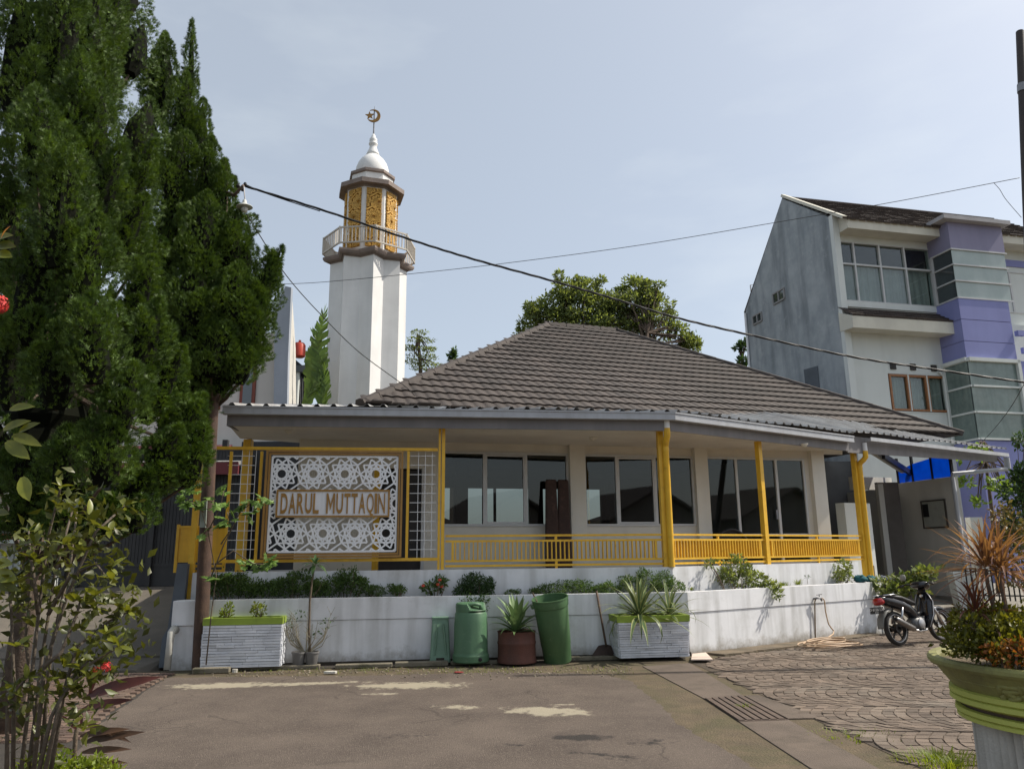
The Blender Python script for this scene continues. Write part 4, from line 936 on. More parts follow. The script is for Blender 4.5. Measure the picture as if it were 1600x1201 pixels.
# eaves
def eave(s0, s1, z0, z1, dep, zb, nm):
    MB().hexa([pH(s0, -dep, z0), pH(s1, -dep, z0), pH(s1, 0, zb), pH(s0, 0, zb)], [pH(s0, -dep, z1), pH(s1, -dep, z1), pH(s1, 0, z1+dep*.45), pH(s0, 0, z1+dep*.45)]).build(nm, m_eave, house)
eave(.2, 3.80, 12.10, 12.43, .62, 12.12, 'eave'); eave(6.0, 9.6, 12.10, 12.43, .62, 12.12, 'eave')
eave(-.05, 3.80, 8.62, 9.02, .66, 8.66, 'lower_eave')
m_hroof = M('house_shingle', (.085, .068, .060), (.06, .048, .044), 3, .8, .4, 60)
def shingles(a, b, c, d, rows_, cols, nm, lim=9999):
    """courses on a quad a,b (eave) d,c (top)"""
    mb = MB(); n = (b-a).cross(d-a).normalized()
    for r in range(rows_):
        t0, t1 = r/rows_, (r+1)/rows_+.01
        p, q, r_, s_ = a.lerp(d, t0), b.lerp(c, t0), b.lerp(c, t1), a.lerp(d, t1)
        for k in range(cols):
            f0, f1 = k/cols, (k+1)/cols-.004; j = random.uniform(0, .012)
            mb.hexa([p.lerp(q, f0), p.lerp(q, f1), s_.lerp(r_, f1), s_.lerp(r_, f0)], [p.lerp(q, f0)+n*(.05+j), p.lerp(q, f1)+n*(.05+j), s_.lerp(r_, f1)+n*.015, s_.lerp(r_, f0)+n*.015])
    return tag(mb.build(nm, m_hroof, house), kind='stuff')
shingles(pH(-.02, -.68, 12.38), pH(9.6, -.68, 12.38), pH(9.6, 2.57, 14.72), pH(-.02, 2.57, 14.72), 14, 30, 'roof_shingles')
MB().hexa([pH(.2, 2.5, 14.5), pH(9.6, 2.5, 14.5), pH(9.6, 5.9, 11.0), pH(.2, 5.9, 11.0)], [pH(0, 2.5, 14.75), pH(9.6, 2.5, 14.75), pH(9.6, 5.9, 11.2), pH(0, 5.9, 11.2)]).build('roof_back', m_hroof, house)
MB().bar(pH(.04, -.70, 12.42), pH(.04, 2.57, 14.79), .16, .1).build('verge_trim', m_eave, house)
shingles(pH(-.05, -.68, 9.03), pH(3.80, -.68, 9.03), pH(3.80, 0.0, 9.5), pH(-.05, 0.0, 9.5), 4, 16, 'lower_shingles')
# purple stair tower
T0, T1, TD = 3.80, 6.0, -1.0
hb(T0, T1, TD, 0, 11.52, 12.48, 'tower_top', m_purpled)
hb(T0-.35, T1+.15, TD-.25, .4, 12.48, 12.62, 'tower_cap', M('cap_grey', (.42, .41, .42), (.34, .33, .34), 2, .8))
prev = 0
for z0, z1 in ((7.72, 8.28), (8.30, 9.02), (9.04, 9.76)): hb(T0+.001, T1-.2, TD, 0, z0, z1, 'tower_panel', m_purple)
hb(T0+.03, T1-.23, TD+.03, 0, 7.7, 9.7, 'tower_core', m_purpled)
hb(5.78, 6.35, -1.0, 0, 0, 7.70, 'tower_wall', m_purple); hb(T0, 5.78, TD, 0, 0, 5.0, 'tower_wall', m_purple)
for z_ in (5.2, 5.85, 6.5, 7.15): hb(5.80, 6.34, -1.006, -1.0, z_, z_+.02, 'groove', m_purpled)
# glazed corner of the tower
cg = MB()
for z_ in (9.78, 10.38, 10.95, 11.50): 
    cg.bar(pH(T0, TD, z_), pH(T1+.05, TD, z_), .04, .05); cg.bar(pH(T0, TD, z_), pH(T0, -.12, z_), .04, .05)
for s_, d in ((T0, -.12),): cg.bar(pH(s_, d, 9.76), pH(s_, d, 11.52), .07, .07, uH)
cgo = cg.build('corner_window', m_alu, house)
m_frost = M('greenish_glass', (.33, .40, .38), (.27, .33, .31), .7, .12, spec=.7, streak=((.42, .47, .45), .6, (2, 2, .6)))
for z0, z1 in ((9.8, 10.36), (10.4, 10.93), (10.97, 11.48)):
    MB().box(pH((T0+T1)/2, TD+.03, (z0+z1)/2), ((T1-T0)/2-.02, .006, (z1-z0)/2), (uH, vH, Z)).build('pane', m_frost, cgo)
    MB().box(pH(T0+.03, (TD-.12)/2, (z0+z1)/2), (.006, abs(TD+.12)/2-.03, (z1-z0)/2), (uH, vH, Z)).build('pane', m_hglass, cgo)
hb(T0+.15, T1-.1, TD+.3, -.05, 9.77, 11.5, 'stair_core', M('stair_grey', (.3, .33, .33), (.22, .24, .24), 1, .9), cgo)
# lower bay window at the tower corner
bw_ = MB()
for z_ in (5.05, 5.92, 6.78, 7.62): bw_.bar(pH(T0+.06, TD-.04, z_), pH(5.72, TD-.04, z_), .06, .06); bw_.bar(pH(T0, TD-.04, z_), pH(T0, 0, z_), .06, .06)
bw_.bar(pH(5.75, TD-.05, 4.95), pH(5.75, TD-.05, 7.70), .12, .12, uH); bw_.bar(pH(T0, TD-.05, 7.66), pH(5.8, TD-.05, 7.66), .12, .12); bw_.bar(pH(T0-.02, .0, 5.0), pH(T0-.02, .0, 7.7), .12, .14, uH); bw_.bar(pH(T0-.03, TD, 7.67), pH(T0-.03, 0, 7.67), .1, .12)
bwo = bw_.build('bay_window', m_hwhite, house)
m_frost2 = M('frosted_glass', (.19, .245, .225), (.13, .175, .16), 3, .25, spec=.6, streak=((.10, .14, .125), .7, (7, 7, .5)), dirt=((.30, .33, .29), .5, .8, .5, .7))
for z0, z1 in ((5.08, 5.89), (5.95, 6.75), (6.81, 7.6)):
    MB().box(pH((T0+5.7)/2, TD, (z0+z1)/2), ((5.7-T0)/2-.02, .008, (z1-z0)/2), (uH, vH, Z)).build('pane', m_frost2, bwo)
    MB().box(pH(T0+.01, TD/2, (z0+z1)/2), (.008, abs(TD)/2-.03, (z1-z0)/2), (uH, vH, Z)).build('pane', m_frost2, bwo)
hb(T0+.2, 5.6, TD+.25, -.05, 5.0, 7.66, 'bay_core', m_purpled, bwo)
# white wall and window right of the tower
hb(6.35, 9.5, -.35, 0, 0, 9.2, 'right_wall', m_hwhite)
hwin(6.3, 8.6, 9.75, 11.3, (7.1,), (), m_alu, .07)
hb(6.15, 9.5, -.04, 0, 11.5, 11.75, 'purple_band', m_purple)
lp = hb(5.85, 6.15, -1.15, -1.0, 8.55, 8.72, 'ledge', m_purple); hb(6.0, 6.4, -1.1, -1.0, 7.95, 8.15, 'ledge', m_purple)
# pipes on the house and water tank
MB().tube([pH(-.06, 5.7, 0), pH(-.06, 5.7, 11.1)], .05, 8).build('downpipe', m_white2, house)
MB().tube([pH(3.7, -.06, 5.0), pH(3.7, -.06, 7.3), pH(3.55, -.05, 7.45)], .04, 8).build('downpipe', m_hwhite, house)
tkp = W(1190, 462, 31.5); tk = thing('water_tank', 'orange plastic water tank at the rear of the grey gable wall', 'tank', (tkp.x, tkp.y, 10.2))
m_tank = M('orange_plastic', (.55, .12, .04), (.45, .09, .03), 3, .5)
z0 = tkp.z
MB().lathe([(.50, z0-1.3), (.52, z0-1.25), (.52, z0-.9), (.50, z0-.87), (.52, z0-.84), (.52, z0-.3), (.50, z0-.27), (.52, z0-.24), (.52, z0+.2), (.42, z0+.45), (.2, z0+.55), (.18, z0+.62)], Vector((tkp.x+.35, tkp.y, 0)), 24).build('body', m_tank, tk, smooth=True, sharp=40)
MB().tube([Vector((tkp.x-.45, tkp.y, 7)), Vector((tkp.x-.45, tkp.y, z0+.5)), Vector((tkp.x+.2, tkp.y, z0+.55))], .03, 6).build('pipe', m_white2, tk)
MB().box((tkp.x+.3, tkp.y+.2, z0-5.5), (.8, .8, 4.2)).build('stand', m_greyw, tk)

# ================================================================== CARPORT (right of the hall)
cpw = thing('carport_wall', 'grey white side wall of the carport with blue translucent panels above', 'wall', (11.3, 20.5, .3))
aC, bC = Vector((11.42, 19.7, 0)), Vector((10.98, 21.9, 0)); vC = (bC-aC).normalized(); nC = Vector((vC.y, -vC.x, 0))   # nC points right
m_cpw = M('carport_plaster', (.56, .55, .52), (.5, .49, .46), .9, .9, .06, 40, streak=((.3, .295, .28), .4, (2, 2, .4)))
def cbox(t0, t1, n0, n1, z0, z1, nm, m, par): 
    return MB().hexa([aC+vC*t0-nC*-n0+Z*z0, aC+vC*t0+nC*n1+Z*z0, aC+vC*t1+nC*n1+Z*z0, aC+vC*t1+nC*n0+Z*z0], [aC+vC*t0+nC*n0+Z*z1, aC+vC*t0+nC*n1+Z*z1, aC+vC*t1+nC*n1+Z*z1, aC+vC*t1+nC*n0+Z*z1]).build(nm, m, par)
cbox(0, 2.25, 0, .15, .0, 3.48, 'wall', m_cpw, cpw); cbox(2.25, 2.55, -.12, .15, 0, 3.5, 'pilaster', m_cpw, cpw); cbox(2.55, 5.5, .05, .15, 0, 3.4, 'wall', m_cpw, cpw)
cbox(-.02, 2.3, -.06, .02, .0, .45, 'plinth', m_conc, cpw)
m_blue = M('blue_polycarbonate', (.02, .20, .62), (.02, .16, .52), 3, .35, transl=.8, spec=.5, tcol=(1, 1, 1))
fr = MB()
for t0 in (.06, .75, 1.5, 2.1): fr.bar(aC+vC*t0+nC*.06+Z*3.48, aC+vC*t0+nC*.06+Z*4.2, .06, .06, nC)
fr.build('panel_frame', m_black, cpw)
for t0, t1, h0, h1 in ((.1, .72, 4.10, 4.05), (.79, 1.47, 4.04, 3.97), (1.54, 2.06, 3.95, 3.85)):
    MB().hexa([aC+vC*t0+nC*.05+Z*3.49, aC+vC*t0+nC*.06+Z*3.49, aC+vC*t1+nC*.06+Z*3.49, aC+vC*t1+nC*.05+Z*3.49], [aC+vC*t0+nC*.05+Z*h0, aC+vC*t0+nC*.06+Z*h0, aC+vC*t1+nC*.06+Z*h1, aC+vC*t1+nC*.05+Z*h1]).build('blue_panel', m_blue, cpw)
nb = thing('notice_board', 'pale notice board with dark frame on the carport wall', 'notice board', aC+vC*1.0+Z*2)
q = [PL(x, y, aC-nC*.03, nC) for x, y in ((1481, 823), (1444, 823), (1437, 783), (1477, 780))]
ctr = sum(q, Vector())/4; tv0, tv1 = (q[0]-aC).dot(vC), (q[1]-aC).dot(vC); zb_, zt_ = q[0].z, q[3].z
MB().box(aC+vC*(tv0+tv1)/2-nC*.015+Z*(zb_+zt_)/2, (abs(tv1-tv0)/2, .012, (zt_-zb_)/2), (vC, nC, Z)).build('board', M('board_grey', (.36, .37, .34), (.30, .31, .28), 3, .7, dirt=((.2, .2, .19), .5, 4, .55, .7)), nb)
fr = MB()
for z_ in (zb_, zt_): fr.bar(aC+vC*(tv0-.02)-nC*.03+Z*z_, aC+vC*(tv1+.02)-nC*.03+Z*z_, .03, .035)
for t_ in (tv0, tv1): fr.bar(aC+vC*t_-nC*.03+Z*(zb_+.018), aC+vC*t_-nC*.03+Z*(zt_-.018), .03, .035, nC)
fr.build('frame', M('brown_frame', (.06, .05, .045)), nb)
MB().box(aC+vC*(tv1-.14)-nC*.035+Z*(zt_-.25), (.10, .01, .17), (vC, nC, Z)).build('notice', m_black, nb)
# back wall, inner piers and white screen wall
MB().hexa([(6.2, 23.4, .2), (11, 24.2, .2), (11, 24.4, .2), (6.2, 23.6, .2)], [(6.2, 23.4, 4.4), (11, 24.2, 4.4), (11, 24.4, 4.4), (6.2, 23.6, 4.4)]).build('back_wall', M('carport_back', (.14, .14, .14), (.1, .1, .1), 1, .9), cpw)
p = W(1390, 800, 21.0); MB().box((p.x, p.y, 1.9), (.3, .06, 1.55)).build('door_leaf', M('brown_grey_door', (.12, .105, .095), (.09, .08, .072), 2, .7), cpw)
p = W(1378, 800, 20.9); MB().box((p.x, p.y, 1.9), (.07, .09, 1.5)).build('pier', m_cpw, cpw)
MB().bar(W(1330, 755, 20.6), aC+vC*2.4+Z*3.5, .12, .35).build('beam', m_cpw, cpw)
sw = thing('screen_wall', 'short white screen wall behind the rightmost yellow post', 'wall', W(1340, 880, 17.6))
a, b = W(1319, 785, 17.5), W(1359, 785, 17.9)
MB().hexa([Vector((a.x, a.y, .2)), Vector((b.x, b.y, .2)), Vector((b.x-.1, b.y+.25, .2)), Vector((a.x-.1, a.y+.25, .2))], [Vector((a.x, a.y, a.z)), Vector((b.x, b.y, a.z)), Vector((b.x-.1, b.y+.25, a.z)), Vector((a.x-.1, a.y+.25, a.z))]).build('panel', m_hwhite, sw)
# truss beams under the carport sheets
for k, (p, q) in enumerate((((1340, 690, 17.5), (1410, 735, 21)), ((1380, 712, 18.5), (1425, 740, 21.5)))):
    MB().bar(W(*p), W(*q), .08, .14).build('truss_beam', m_cpw if k == 0 else m_black, cpw)

# ================================================================== LEFT SIDE
gt = thing('metal_gate', 'dark grey corrugated metal gate at the top of the driveway', 'gate', (-8.5, 17.5, 1.0))
m_gate = M('gate_dark', (.034, .034, .036), (.024, .024, .026), 3, .6, streak=((.06, .06, .06), .5, (4, 4, .5)))
ga, gb = W(120, 900, 17.45), W(372, 900, 17.45); ga.z = gb.z = 0
me_s = mesh_of(MB().box((0, 0, 0), (.035, .02, .78)), 'slat', m_gate)
nS = 46
for k in range(nS):
    p = ga.lerp(gb, (k+.5)/nS); inst('slat', me_s, gt, Vector((p.x, p.y, 2.25)), (0, 0, .0)); inst('slat', me_s, gt, Vector((p.x, p.y, 3.55)), (0, 0, 0), (1, 1, .6))
MB().box((ga+gb)/2+Z*1.23, ((gb-ga).length/2, .018, .23)).build('kick_plate', m_gate, gt)
MB().box((ga+gb)/2+Vector((0, .03, 2.5)), ((gb-ga).length/2, .006, 1.5)).build('back_sheet', m_gate, gt)
for z_ in (1.46, 3.06, 4.05): MB().box((ga+gb)/2+Z*z_, ((gb-ga).length/2, .03, .035)).build('frame_rail', m_gate, gt)
for x in (120, 232, 372): p = W(x, 900, 17.4); MB().box((p.x, p.y, 2.55), (.05, .05, 1.55)).build('gate_post', m_gate, gt)
MB().box((W(245, 800, 17.38).x, 17.38, 2.6), (.09, .03, .12)).build('lock_box', m_black, gt)
cn_ = thing('gate_canopy', 'grey canopy with dark red fascia over the driveway gate', 'canopy', (-7.5, 17.8, 4.1))
a, b = W(100, 742, 17.2), W(372, 742, 17.2)
MB().box(((a.x+b.x)/2, 17.2, a.z+.12), ((b.x-a.x)/2, .04, .14)).build('fascia', M('dark_red_paint', (.16, .03, .035), (.12, .025, .03), 3, .6), cn_)
MB().hexa([(a.x, 17.22, a.z+.2), (b.x, 17.22, a.z+.2), (b.x, 19.5, a.z+.7), (a.x, 19.5, a.z+.7)], [(a.x, 17.15, a.z+.27), (b.x, 17.15, a.z+.27), (b.x, 19.5, a.z+.78), (a.x, 19.5, a.z+.78)]).build('roof_sheet', m_sheet, cn_)
for x in (110, 345): p = W(x, 800, 17.6); MB().box((p.x, p.y, 2.6), (.06, .06, 1.7)).build('post', m_gate, cn_)
# upper white house behind the gate and trees
lh_ = thing('left_house', 'pale two storey house with red brown window frames behind the cypress', 'house', (-10, 22, 0))
YL = 22.0
def lp_(x, y, Y=YL): return W(x, y, Y)
m_lh = M('left_house_wall', (.60, .58, .54), (.54, .52, .48), .8, .85, streak=((.42, .40, .37), .4, (2, 2, .3)))
m_lg = M('left_house_grey', (.33, .36, .41), (.28, .31, .35), 1, .9, streak=((.22, .25, .29), .5, (2, 2, .3)))
zt = lp_(400, 520).z; x0 = -16; 
cxr = lp_(432, 600).x
MB().hexa([(x0, YL, 0), (cxr, YL, 0), (cxr, YL+.2, 0), (x0, YL+.2, 0)], [(x0, YL, zt), (cxr, YL, zt), (cxr, YL+.2, zt), (x0, YL+.2, zt)]).build('front_wall', m_lh, lh_)
# projecting grey fin wall with a sloping top, lit return face behind it
g_ = [lp_(x, y, YL-.4) for x, y in ((427, 700), (447, 700), (450, 560), (455, 449), (446, 447), (429, 482))]
MB().prism(g_, (0, .18, 0)).build('fin_wall', m_lg, lh_)
r_ = [lp_(447, 700, YL-.38), lp_(463, 700, YL+1.6), lp_(462, 545, YL+1.6), lp_(455.5, 449, YL-.2)]
MB().add([p for p in r_]+[p+Vector((-.12, .12, 0)) for p in r_], [(0, 1, 2, 3), (7, 6, 5, 4), (0, 4, 5, 1), (1, 5, 6, 2), (2, 6, 7, 3), (3, 7, 4, 0)]).build('side_wall', m_lh, lh_)
wa, wb = lp_(374, 632), lp_(403, 560)
for xx0, xx1 in ((374, 403), (335, 350)):
    a, b = lp_(xx0, 640), lp_(xx1, 560)
    wn = MB().box(((a.x+b.x)/2, YL-.02, (a.z+b.z)/2), ((b.x-a.x)/2, .05, (b.z-a.z)/2)).build('window', M('red_brown_frame', (.20, .05, .03), (.16, .04, .025), 4, .5), lh_)
    MB().box(((a.x+b.x)/2, YL-.075, (a.z+b.z)/2), ((b.x-a.x)/2-.09, .006, (b.z-a.z)/2-.06)).build('pane', m_hglass, wn)
MB().hexa([(x0, YL-.6, zt), (cxr-1.2, YL-.6, zt), (cxr-1.2, YL+4, zt+1.8), (x0, YL+4, zt+1.8)], [(x0, YL-.6, zt+.12), (cxr-1.2, YL-.6, zt+.12), (cxr-1.2, YL+4, zt+1.95), (x0, YL+4, zt+1.95)]).build('roof', m_hroof, lh_)
# lamp post bits and red tank seen beside it
rt_ = W(468, 545, 24.5); rt = thing('red_tank', 'small red tank above dark metal rail beside the pale house', 'tank', (rt_.x, rt_.y, 4))
MB().lathe([(.14, rt_.z-.3), (.2, rt_.z-.26), (.2, rt_.z+.12), (.15, rt_.z+.2), (.05, rt_.z+.22), (.04, rt_.z+.3)], Vector((rt_.x, rt_.y, 0)), 16).build('body', M('red_plastic', (.5, .06, .03), (.42, .05, .03), 3, .4), rt, smooth=True, sharp=40)
MB().tube([Vector((rt_.x+.05, rt_.y-.2, 3)), Vector((rt_.x+.05, rt_.y-.2, rt_.z-.85))], .07, 10).build('stand_pole', m_hwhite, rt)
MB().box((rt_.x+.05, rt_.y-.2, rt_.z-.75), (.28, .12, .11)).build('stand_head', M('grey_panel', (.2, .2, .2)), rt)
MB().prism([W(462, 562, 24.6), W(486, 582, 24.6), W(483, 622, 24.6), W(462, 640, 24.6)], (0, .1, 0)).build('awning', m_black, rt)
mb = MB()
for k in range(7): mb.tube([W(463+k*3.4, 585+k*2, 24.4), W(463+k*3.2, 640, 24.4)], .02, 5)
mb.build('rail_bars', m_metal, rt)
# low white house at the far left with grille and red trim
wh = thing('white_villa', 'white single storey villa with red window trim seen through the shrub', 'house', (-13.5, 19, 1))
YV = 18.6
def vb(x0, x1, y0, y1, nm, m, dd=0, th=.1, par=None):
    a, b = W(x0, y1, YV+dd), W(x1, y0, YV+dd); return MB().box(((a.x+b.x)/2, YV+dd, (a.z+b.z)/2), (abs(b.x-a.x)/2, th, abs(b.z-a.z)/2)).build(nm, m, par or wh)
vb(-160, 112, 690, 960, 'wall', m_hwhite, .6, .1)
vb(-160, 108, 762, 776, 'eave_band', m_eave, -.2, .5)
rd = M('orange_red_paint', (.42, .09, .035), (.36, .075, .03), 3, .6)
fr = vb(-60, 42, 803, 843, 'window', rd, .35, .1); 
for k in range(6): vb(-56, 30, 813+k*3.6, 814.4+k*3.6, 'louvre', m_alu, .2, .03, fr)
vb(-60, 30, 812, 834, 'pane', m_hglass, .28, .04, fr)
vb(40, 48, 776, 965, 'column', m_hwhite, 0, .12); vb(-160, 110, 842, 850, 'ledge', m_hwhite, .1, .15)
mb = MB()
for k in range(14):
    a = W(-60+k*12, 945, YV+.05); b = W(-60+k*12, 850, YV+.05); mb.bar(a, Vector((a.x, a.y, b.z)), .02, .02, vA)
for k in range(5): mb.bar(W(-160, 862+k*18, YV+.05), W(108, 862+k*18, YV+.05), .02, .02)
mb.build('grille', m_metal, wh)
vb(52, 100, 790, 900, 'window', m_hglass, .38, .12); vb(100, 110, 776, 970, 'column', m_hwhite, 0, .12)
vb(-160, 112, 945, 972, 'base', m_eave, -.3, .3)
pr = thing('pink_roof', 'faded pink red roof seen through a gap in the cypress', 'roof', W(130, 730, 20))
a, b = W(60, 742, 20), W(330, 700, 20)
MB().hexa([(a.x, 19.8, a.z), (b.x, 19.8, a.z), (b.x, 21.5, b.z+.2), (a.x, 21.5, b.z+.2)], [(a.x, 19.8, a.z+.1), (b.x, 19.8, a.z+.1), (b.x, 21.5, b.z+.3), (a.x, 21.5, b.z+.3)]).build('sheet', M('pink_red_sheet', (.36, .12, .13), (.30, .09, .10), 2, .7), pr)
MB().box(((a.x+b.x)/2, 20.6, a.z/2), ((b.x-a.x)/2-.3, .1, a.z/2)).build('wall', m_lh, pr)

# added panel in gate colour, keeping the view behind the lattice dark
yw = thing('dark_backing', 'dark panel added behind the sign lattice to darken the view through it', 'wall', (-4.6, 18.2, 1))
a, b = W(366, 900, 18.0), W(500, 900, 18.0)
MB().box(((a.x+b.x)/2, 18.0, 2.4), ((b.x-a.x)/2, .1, 1.9)).build('panel', m_gate, yw)
# houses behind the hall, seen through its windows
m_rwall = M('rear_house_wall', (.35, .33, .30), (.28, .26, .24), 1, .9)
for i, (x, y, w, h, lab) in enumerate(((-4, 42, 3.2, 3.4, 'dark gabled roof seen through the left hall windows'), (6.5, 45, 4.0, 3.9, 'dark gabled roof seen through the middle hall windows'), (16.5, 44, 3.6, 4.0, 'dark gabled roof seen through the hall door glass'))):
    t = thing('rear_house', lab, 'house', (x, y, 0), 'houses behind the hall')
    MB().prism([Vector((x-w, y, 0)), Vector((x+w, y, 0)), Vector((x+w, y, h-1.2)), Vector((x, y, h)), Vector((x-w, y, h-1.2))], (0, 6, 0)).build('wall', m_rwall, t)
    for sg_ in (-1, 1): MB().hexa([Vector((x+sg_*(w+.5), y-.5, h-1.4)), Vector((x, y-.5, h)), Vector((x, y+6.5, h)), Vector((x+sg_*(w+.5), y+6.5, h-1.4))], [Vector((x+sg_*(w+.5), y-.5, h-1.2)), Vector((x, y-.5, h+.2)), Vector((x, y+6.5, h+.2)), Vector((x+sg_*(w+.5), y+6.5, h-1.2))]).build('roof', m_hroof, t)

# houses and a palm across the street behind the camera, mirrored in the hall windows
for i, (x, y, w, h, lab) in enumerate(((14, -12, 3.4, 5.0, 'house across the street mirrored in the left hall windows'), (23.5, -11, 3.8, 5.4, 'house across the street mirrored in the middle hall windows'), (33, -9, 4.0, 5.6, 'house across the street mirrored in the hall door glass'))):
    t = thing('opposite_house', lab, 'house', (x, y, 0), 'houses across the street')
    MB().prism([Vector((x+w, y, 0)), Vector((x-w, y, 0)), Vector((x-w, y, h-1.8)), Vector((x, y, h-.1)), Vector((x+w, y, h-1.8))], (0, -7, 0)).build('wall', m_rwall, t)
    for sg_ in (-1, 1): MB().hexa([Vector((x+sg_*(w+.5), y+.5, h-2.1)), Vector((x, y+.5, h)), Vector((x, y-7.5, h)), Vector((x+sg_*(w+.5), y-7.5, h-2.1))], [Vector((x+sg_*(w+.5), y+.5, h-1.9)), Vector((x, y+.5, h+.2)), Vector((x, y-7.5, h+.2)), Vector((x+sg_*(w+.5), y-7.5, h-1.9))]).build('roof', m_hroof, t)
    MB().box((x-1, y+.03, 1.6), (.6, .04, .7)).build('window', m_hglass, t); MB().box((x+1.2, y+.03, 1.1), (.45, .04, 1.05)).build('door', m_dark, t)

# ================================================================== OBJECTS ALONG THE WALL
def ground_at(x, y, z=0): p = G(x, y, z); return Vector((p.x, p.y, z))
# ---- white ledge-stone planter boxes
m_stone = M('white_ledge_stone', (.66, .68, .72), (.56, .58, .62), 5, .85, .3, 60, rnd=.12, dirt=((.16, .15, .13), .8, 6, .62, .74))
m_limep = M('lime_paint', (.26, .36, .045), (.22, .30, .04), 4, .6, dirt=((.12, .14, .05), .5, 4, .55, .75))
def planter(xa, xb, yb, yt, off, depth, label, rows_, taper=0.0):
    P = K+vA*off
    a, b = PL(xa, yb, P, vA), PL(xb, yb, P, vA); h = PL(xb, yt, P, vA).z; z0 = .03
    a.z = b.z = z0; L_ = (b-a).length; c = (a+b)/2
    t = thing('planter_box', label, 'planter', c+vA*depth/2, 'white stone planter boxes')
    def at(s_, d, z_): f = 1+taper*(z_-z0)/(h-z0); return c+uA*((s_-.5)*L_*f)+vA*(depth/2+(d-depth/2)*f)+Z*z_
    hb_ = h-.10
    MB().hexa([at(.004, .012, z0), at(.996, .012, z0), at(.996, depth-.012, z0), at(.004, depth-.012, z0)], [at(.004, .012, hb_), at(.996, .012, hb_), at(.996, depth-.012, hb_), at(.004, depth-.012, hb_)]).build('core', M('grey_core', (.25, .25, .25), (.18, .18, .18), 5, .9), t)
    # lime rim as four bars and soil inside
    r = MB(); w = .05
    for d0, d1, s0, s1 in ((-.01, w, -.01, 1.01), (depth-w, depth+.01, -.01, 1.01)): r.hexa([at(s0, d0, hb_+.003), at(s1, d0, hb_+.003), at(s1, d1, hb_+.003), at(s0, d1, hb_+.003)], [at(s0, d0, h), at(s1, d0, h), at(s1, d1, h), at(s0, d1, h)])
    ww = w/L_
    for s0, s1 in ((-.01, ww), (1-ww, 1.01)): r.hexa([at(s0, w+.001, hb_+.003), at(s1, w+.001, hb_+.003), at(s1, depth-w-.001, hb_+.003), at(s0, depth-w-.001, hb_+.003)], [at(s0, w+.001, h), at(s1, w+.001, h), at(s1, depth-w-.001, h), at(s0, depth-w-.001, h)])
    r.build('rim', m_limep, t)
    MB().add([at(ww, w, h-.03), at(1-ww, w, h-.03), at(1-ww, depth-w, h-.03), at(ww, depth-w, h-.03)], [(0, 1, 2, 3)]).build('soil', m_soil, t)
    # stone slips: rows of strips of different length and relief on front and both ends
    rh = (hb_-z0)/rows_
    for k in range(rows_):
        za, zb = z0+k*rh+.0015, z0+(k+1)*rh-.0025
        s_ = 0
        while s_ < .999:
            ln = random.uniform(.16, .42); e = min(1, s_+ln)
            if 1-e < .1: e = 1
            pr = random.uniform(.0, .02); j = random.uniform(0, .15)*rh
            f0, f1 = s_+.002, e-.002
            MB().hexa([at(f0, -pr, za), at(f1, -pr, za), at(f1, .014, za), at(f0, .014, za)], [at(f0, -pr, zb-j), at(f1, -pr, zb-j), at(f1, .014, zb-j), at(f0, .014, zb-j)]).build('stone_strip', m_stone, t)
            s_ = e
        for sx, sg_ in ((0, -1), (1, 1)):
            pr = random.uniform(.004, .02)/L_
            MB().hexa([at(sx-pr if sx == 0 else sx-.004, .016, za), at(sx+.004 if sx == 0 else sx+pr, .016, za), at(sx+.004 if sx == 0 else sx+pr, depth-.02, za), at(sx-pr if sx == 0 else sx-.004, depth-.02, za)], [at(sx-pr if sx == 0 else sx-.004, .016, zb), at(sx+.004 if sx == 0 else sx+pr, .016, zb), at(sx+.004 if sx == 0 else sx+pr, depth-.02, zb), at(sx-pr if sx == 0 else sx-.004, depth-.02, zb)]).build('stone_strip', m_stone, t)
    return at, h
bxL, hL = planter(313, 437, 1041, 967, -.34, .34, 'white stone strip planter with lime rim beside the wooden pole', 15)
bxR, hR = planter(970, 1077, 1034, 963, -.50, .46, 'white stone strip planter holding striped agaves at the wall corner', 15, .06)

# ---- agaves
def blade_mesh(name, m, L_=1.0, w=.13, arch=.5, droop=.0, fold=.25, seg=7, stripe=None):
    mb = MB(); pts = []
    for i in range(seg+1):
        t_ = i/seg; a_ = arch*t_**1.6+droop*t_**3
        pts.append((t_, a_))
    y = z = 0; P = []
    for i, (t_, a_) in enumerate(pts):
        if i: y += math.cos(a_)*L_/seg; z -= math.sin(a_)*L_/seg
        P.append((y, z, a_))
    for i, (y, z, a_) in enumerate(P):
        t_ = i/seg; ww = w*(.55+.9*t_ if t_ < .45 else (1-t_)/.55*.96+.0)*.5+.002
        mb.v += [Vector((-ww, y, z+fold*ww)), Vector((-ww*.55, y, z+fold*ww*.35)), Vector((0, y, z)), Vector((ww*.55, y, z+fold*ww*.35)), Vector((ww, y, z+fold*ww))]
    for i in range(seg):
        for k in range(4): mb.f.append((i*5+k, i*5+k+1, i*5+k+6, i*5+k+5))
    me = mesh_of(mb, name, m, True)
    if stripe:
        me.materials.append(stripe)
        for p in me.polygons: p.material_index = 1 if p.index % 4 in (0, 3) else 0
    return me
m_agv = M('agave_green', (.17, .26, .10), (.12, .20, .07), 6, .5, rnd=.2, transl=.2)
m_agd = M('agave_dark', (.10, .16, .07), (.07, .115, .045), 6, .45, rnd=.2, transl=.15)
m_agy = M('agave_cream', (.30, .32, .13), (.24, .26, .10), 6, .5, rnd=.15, transl=.15)
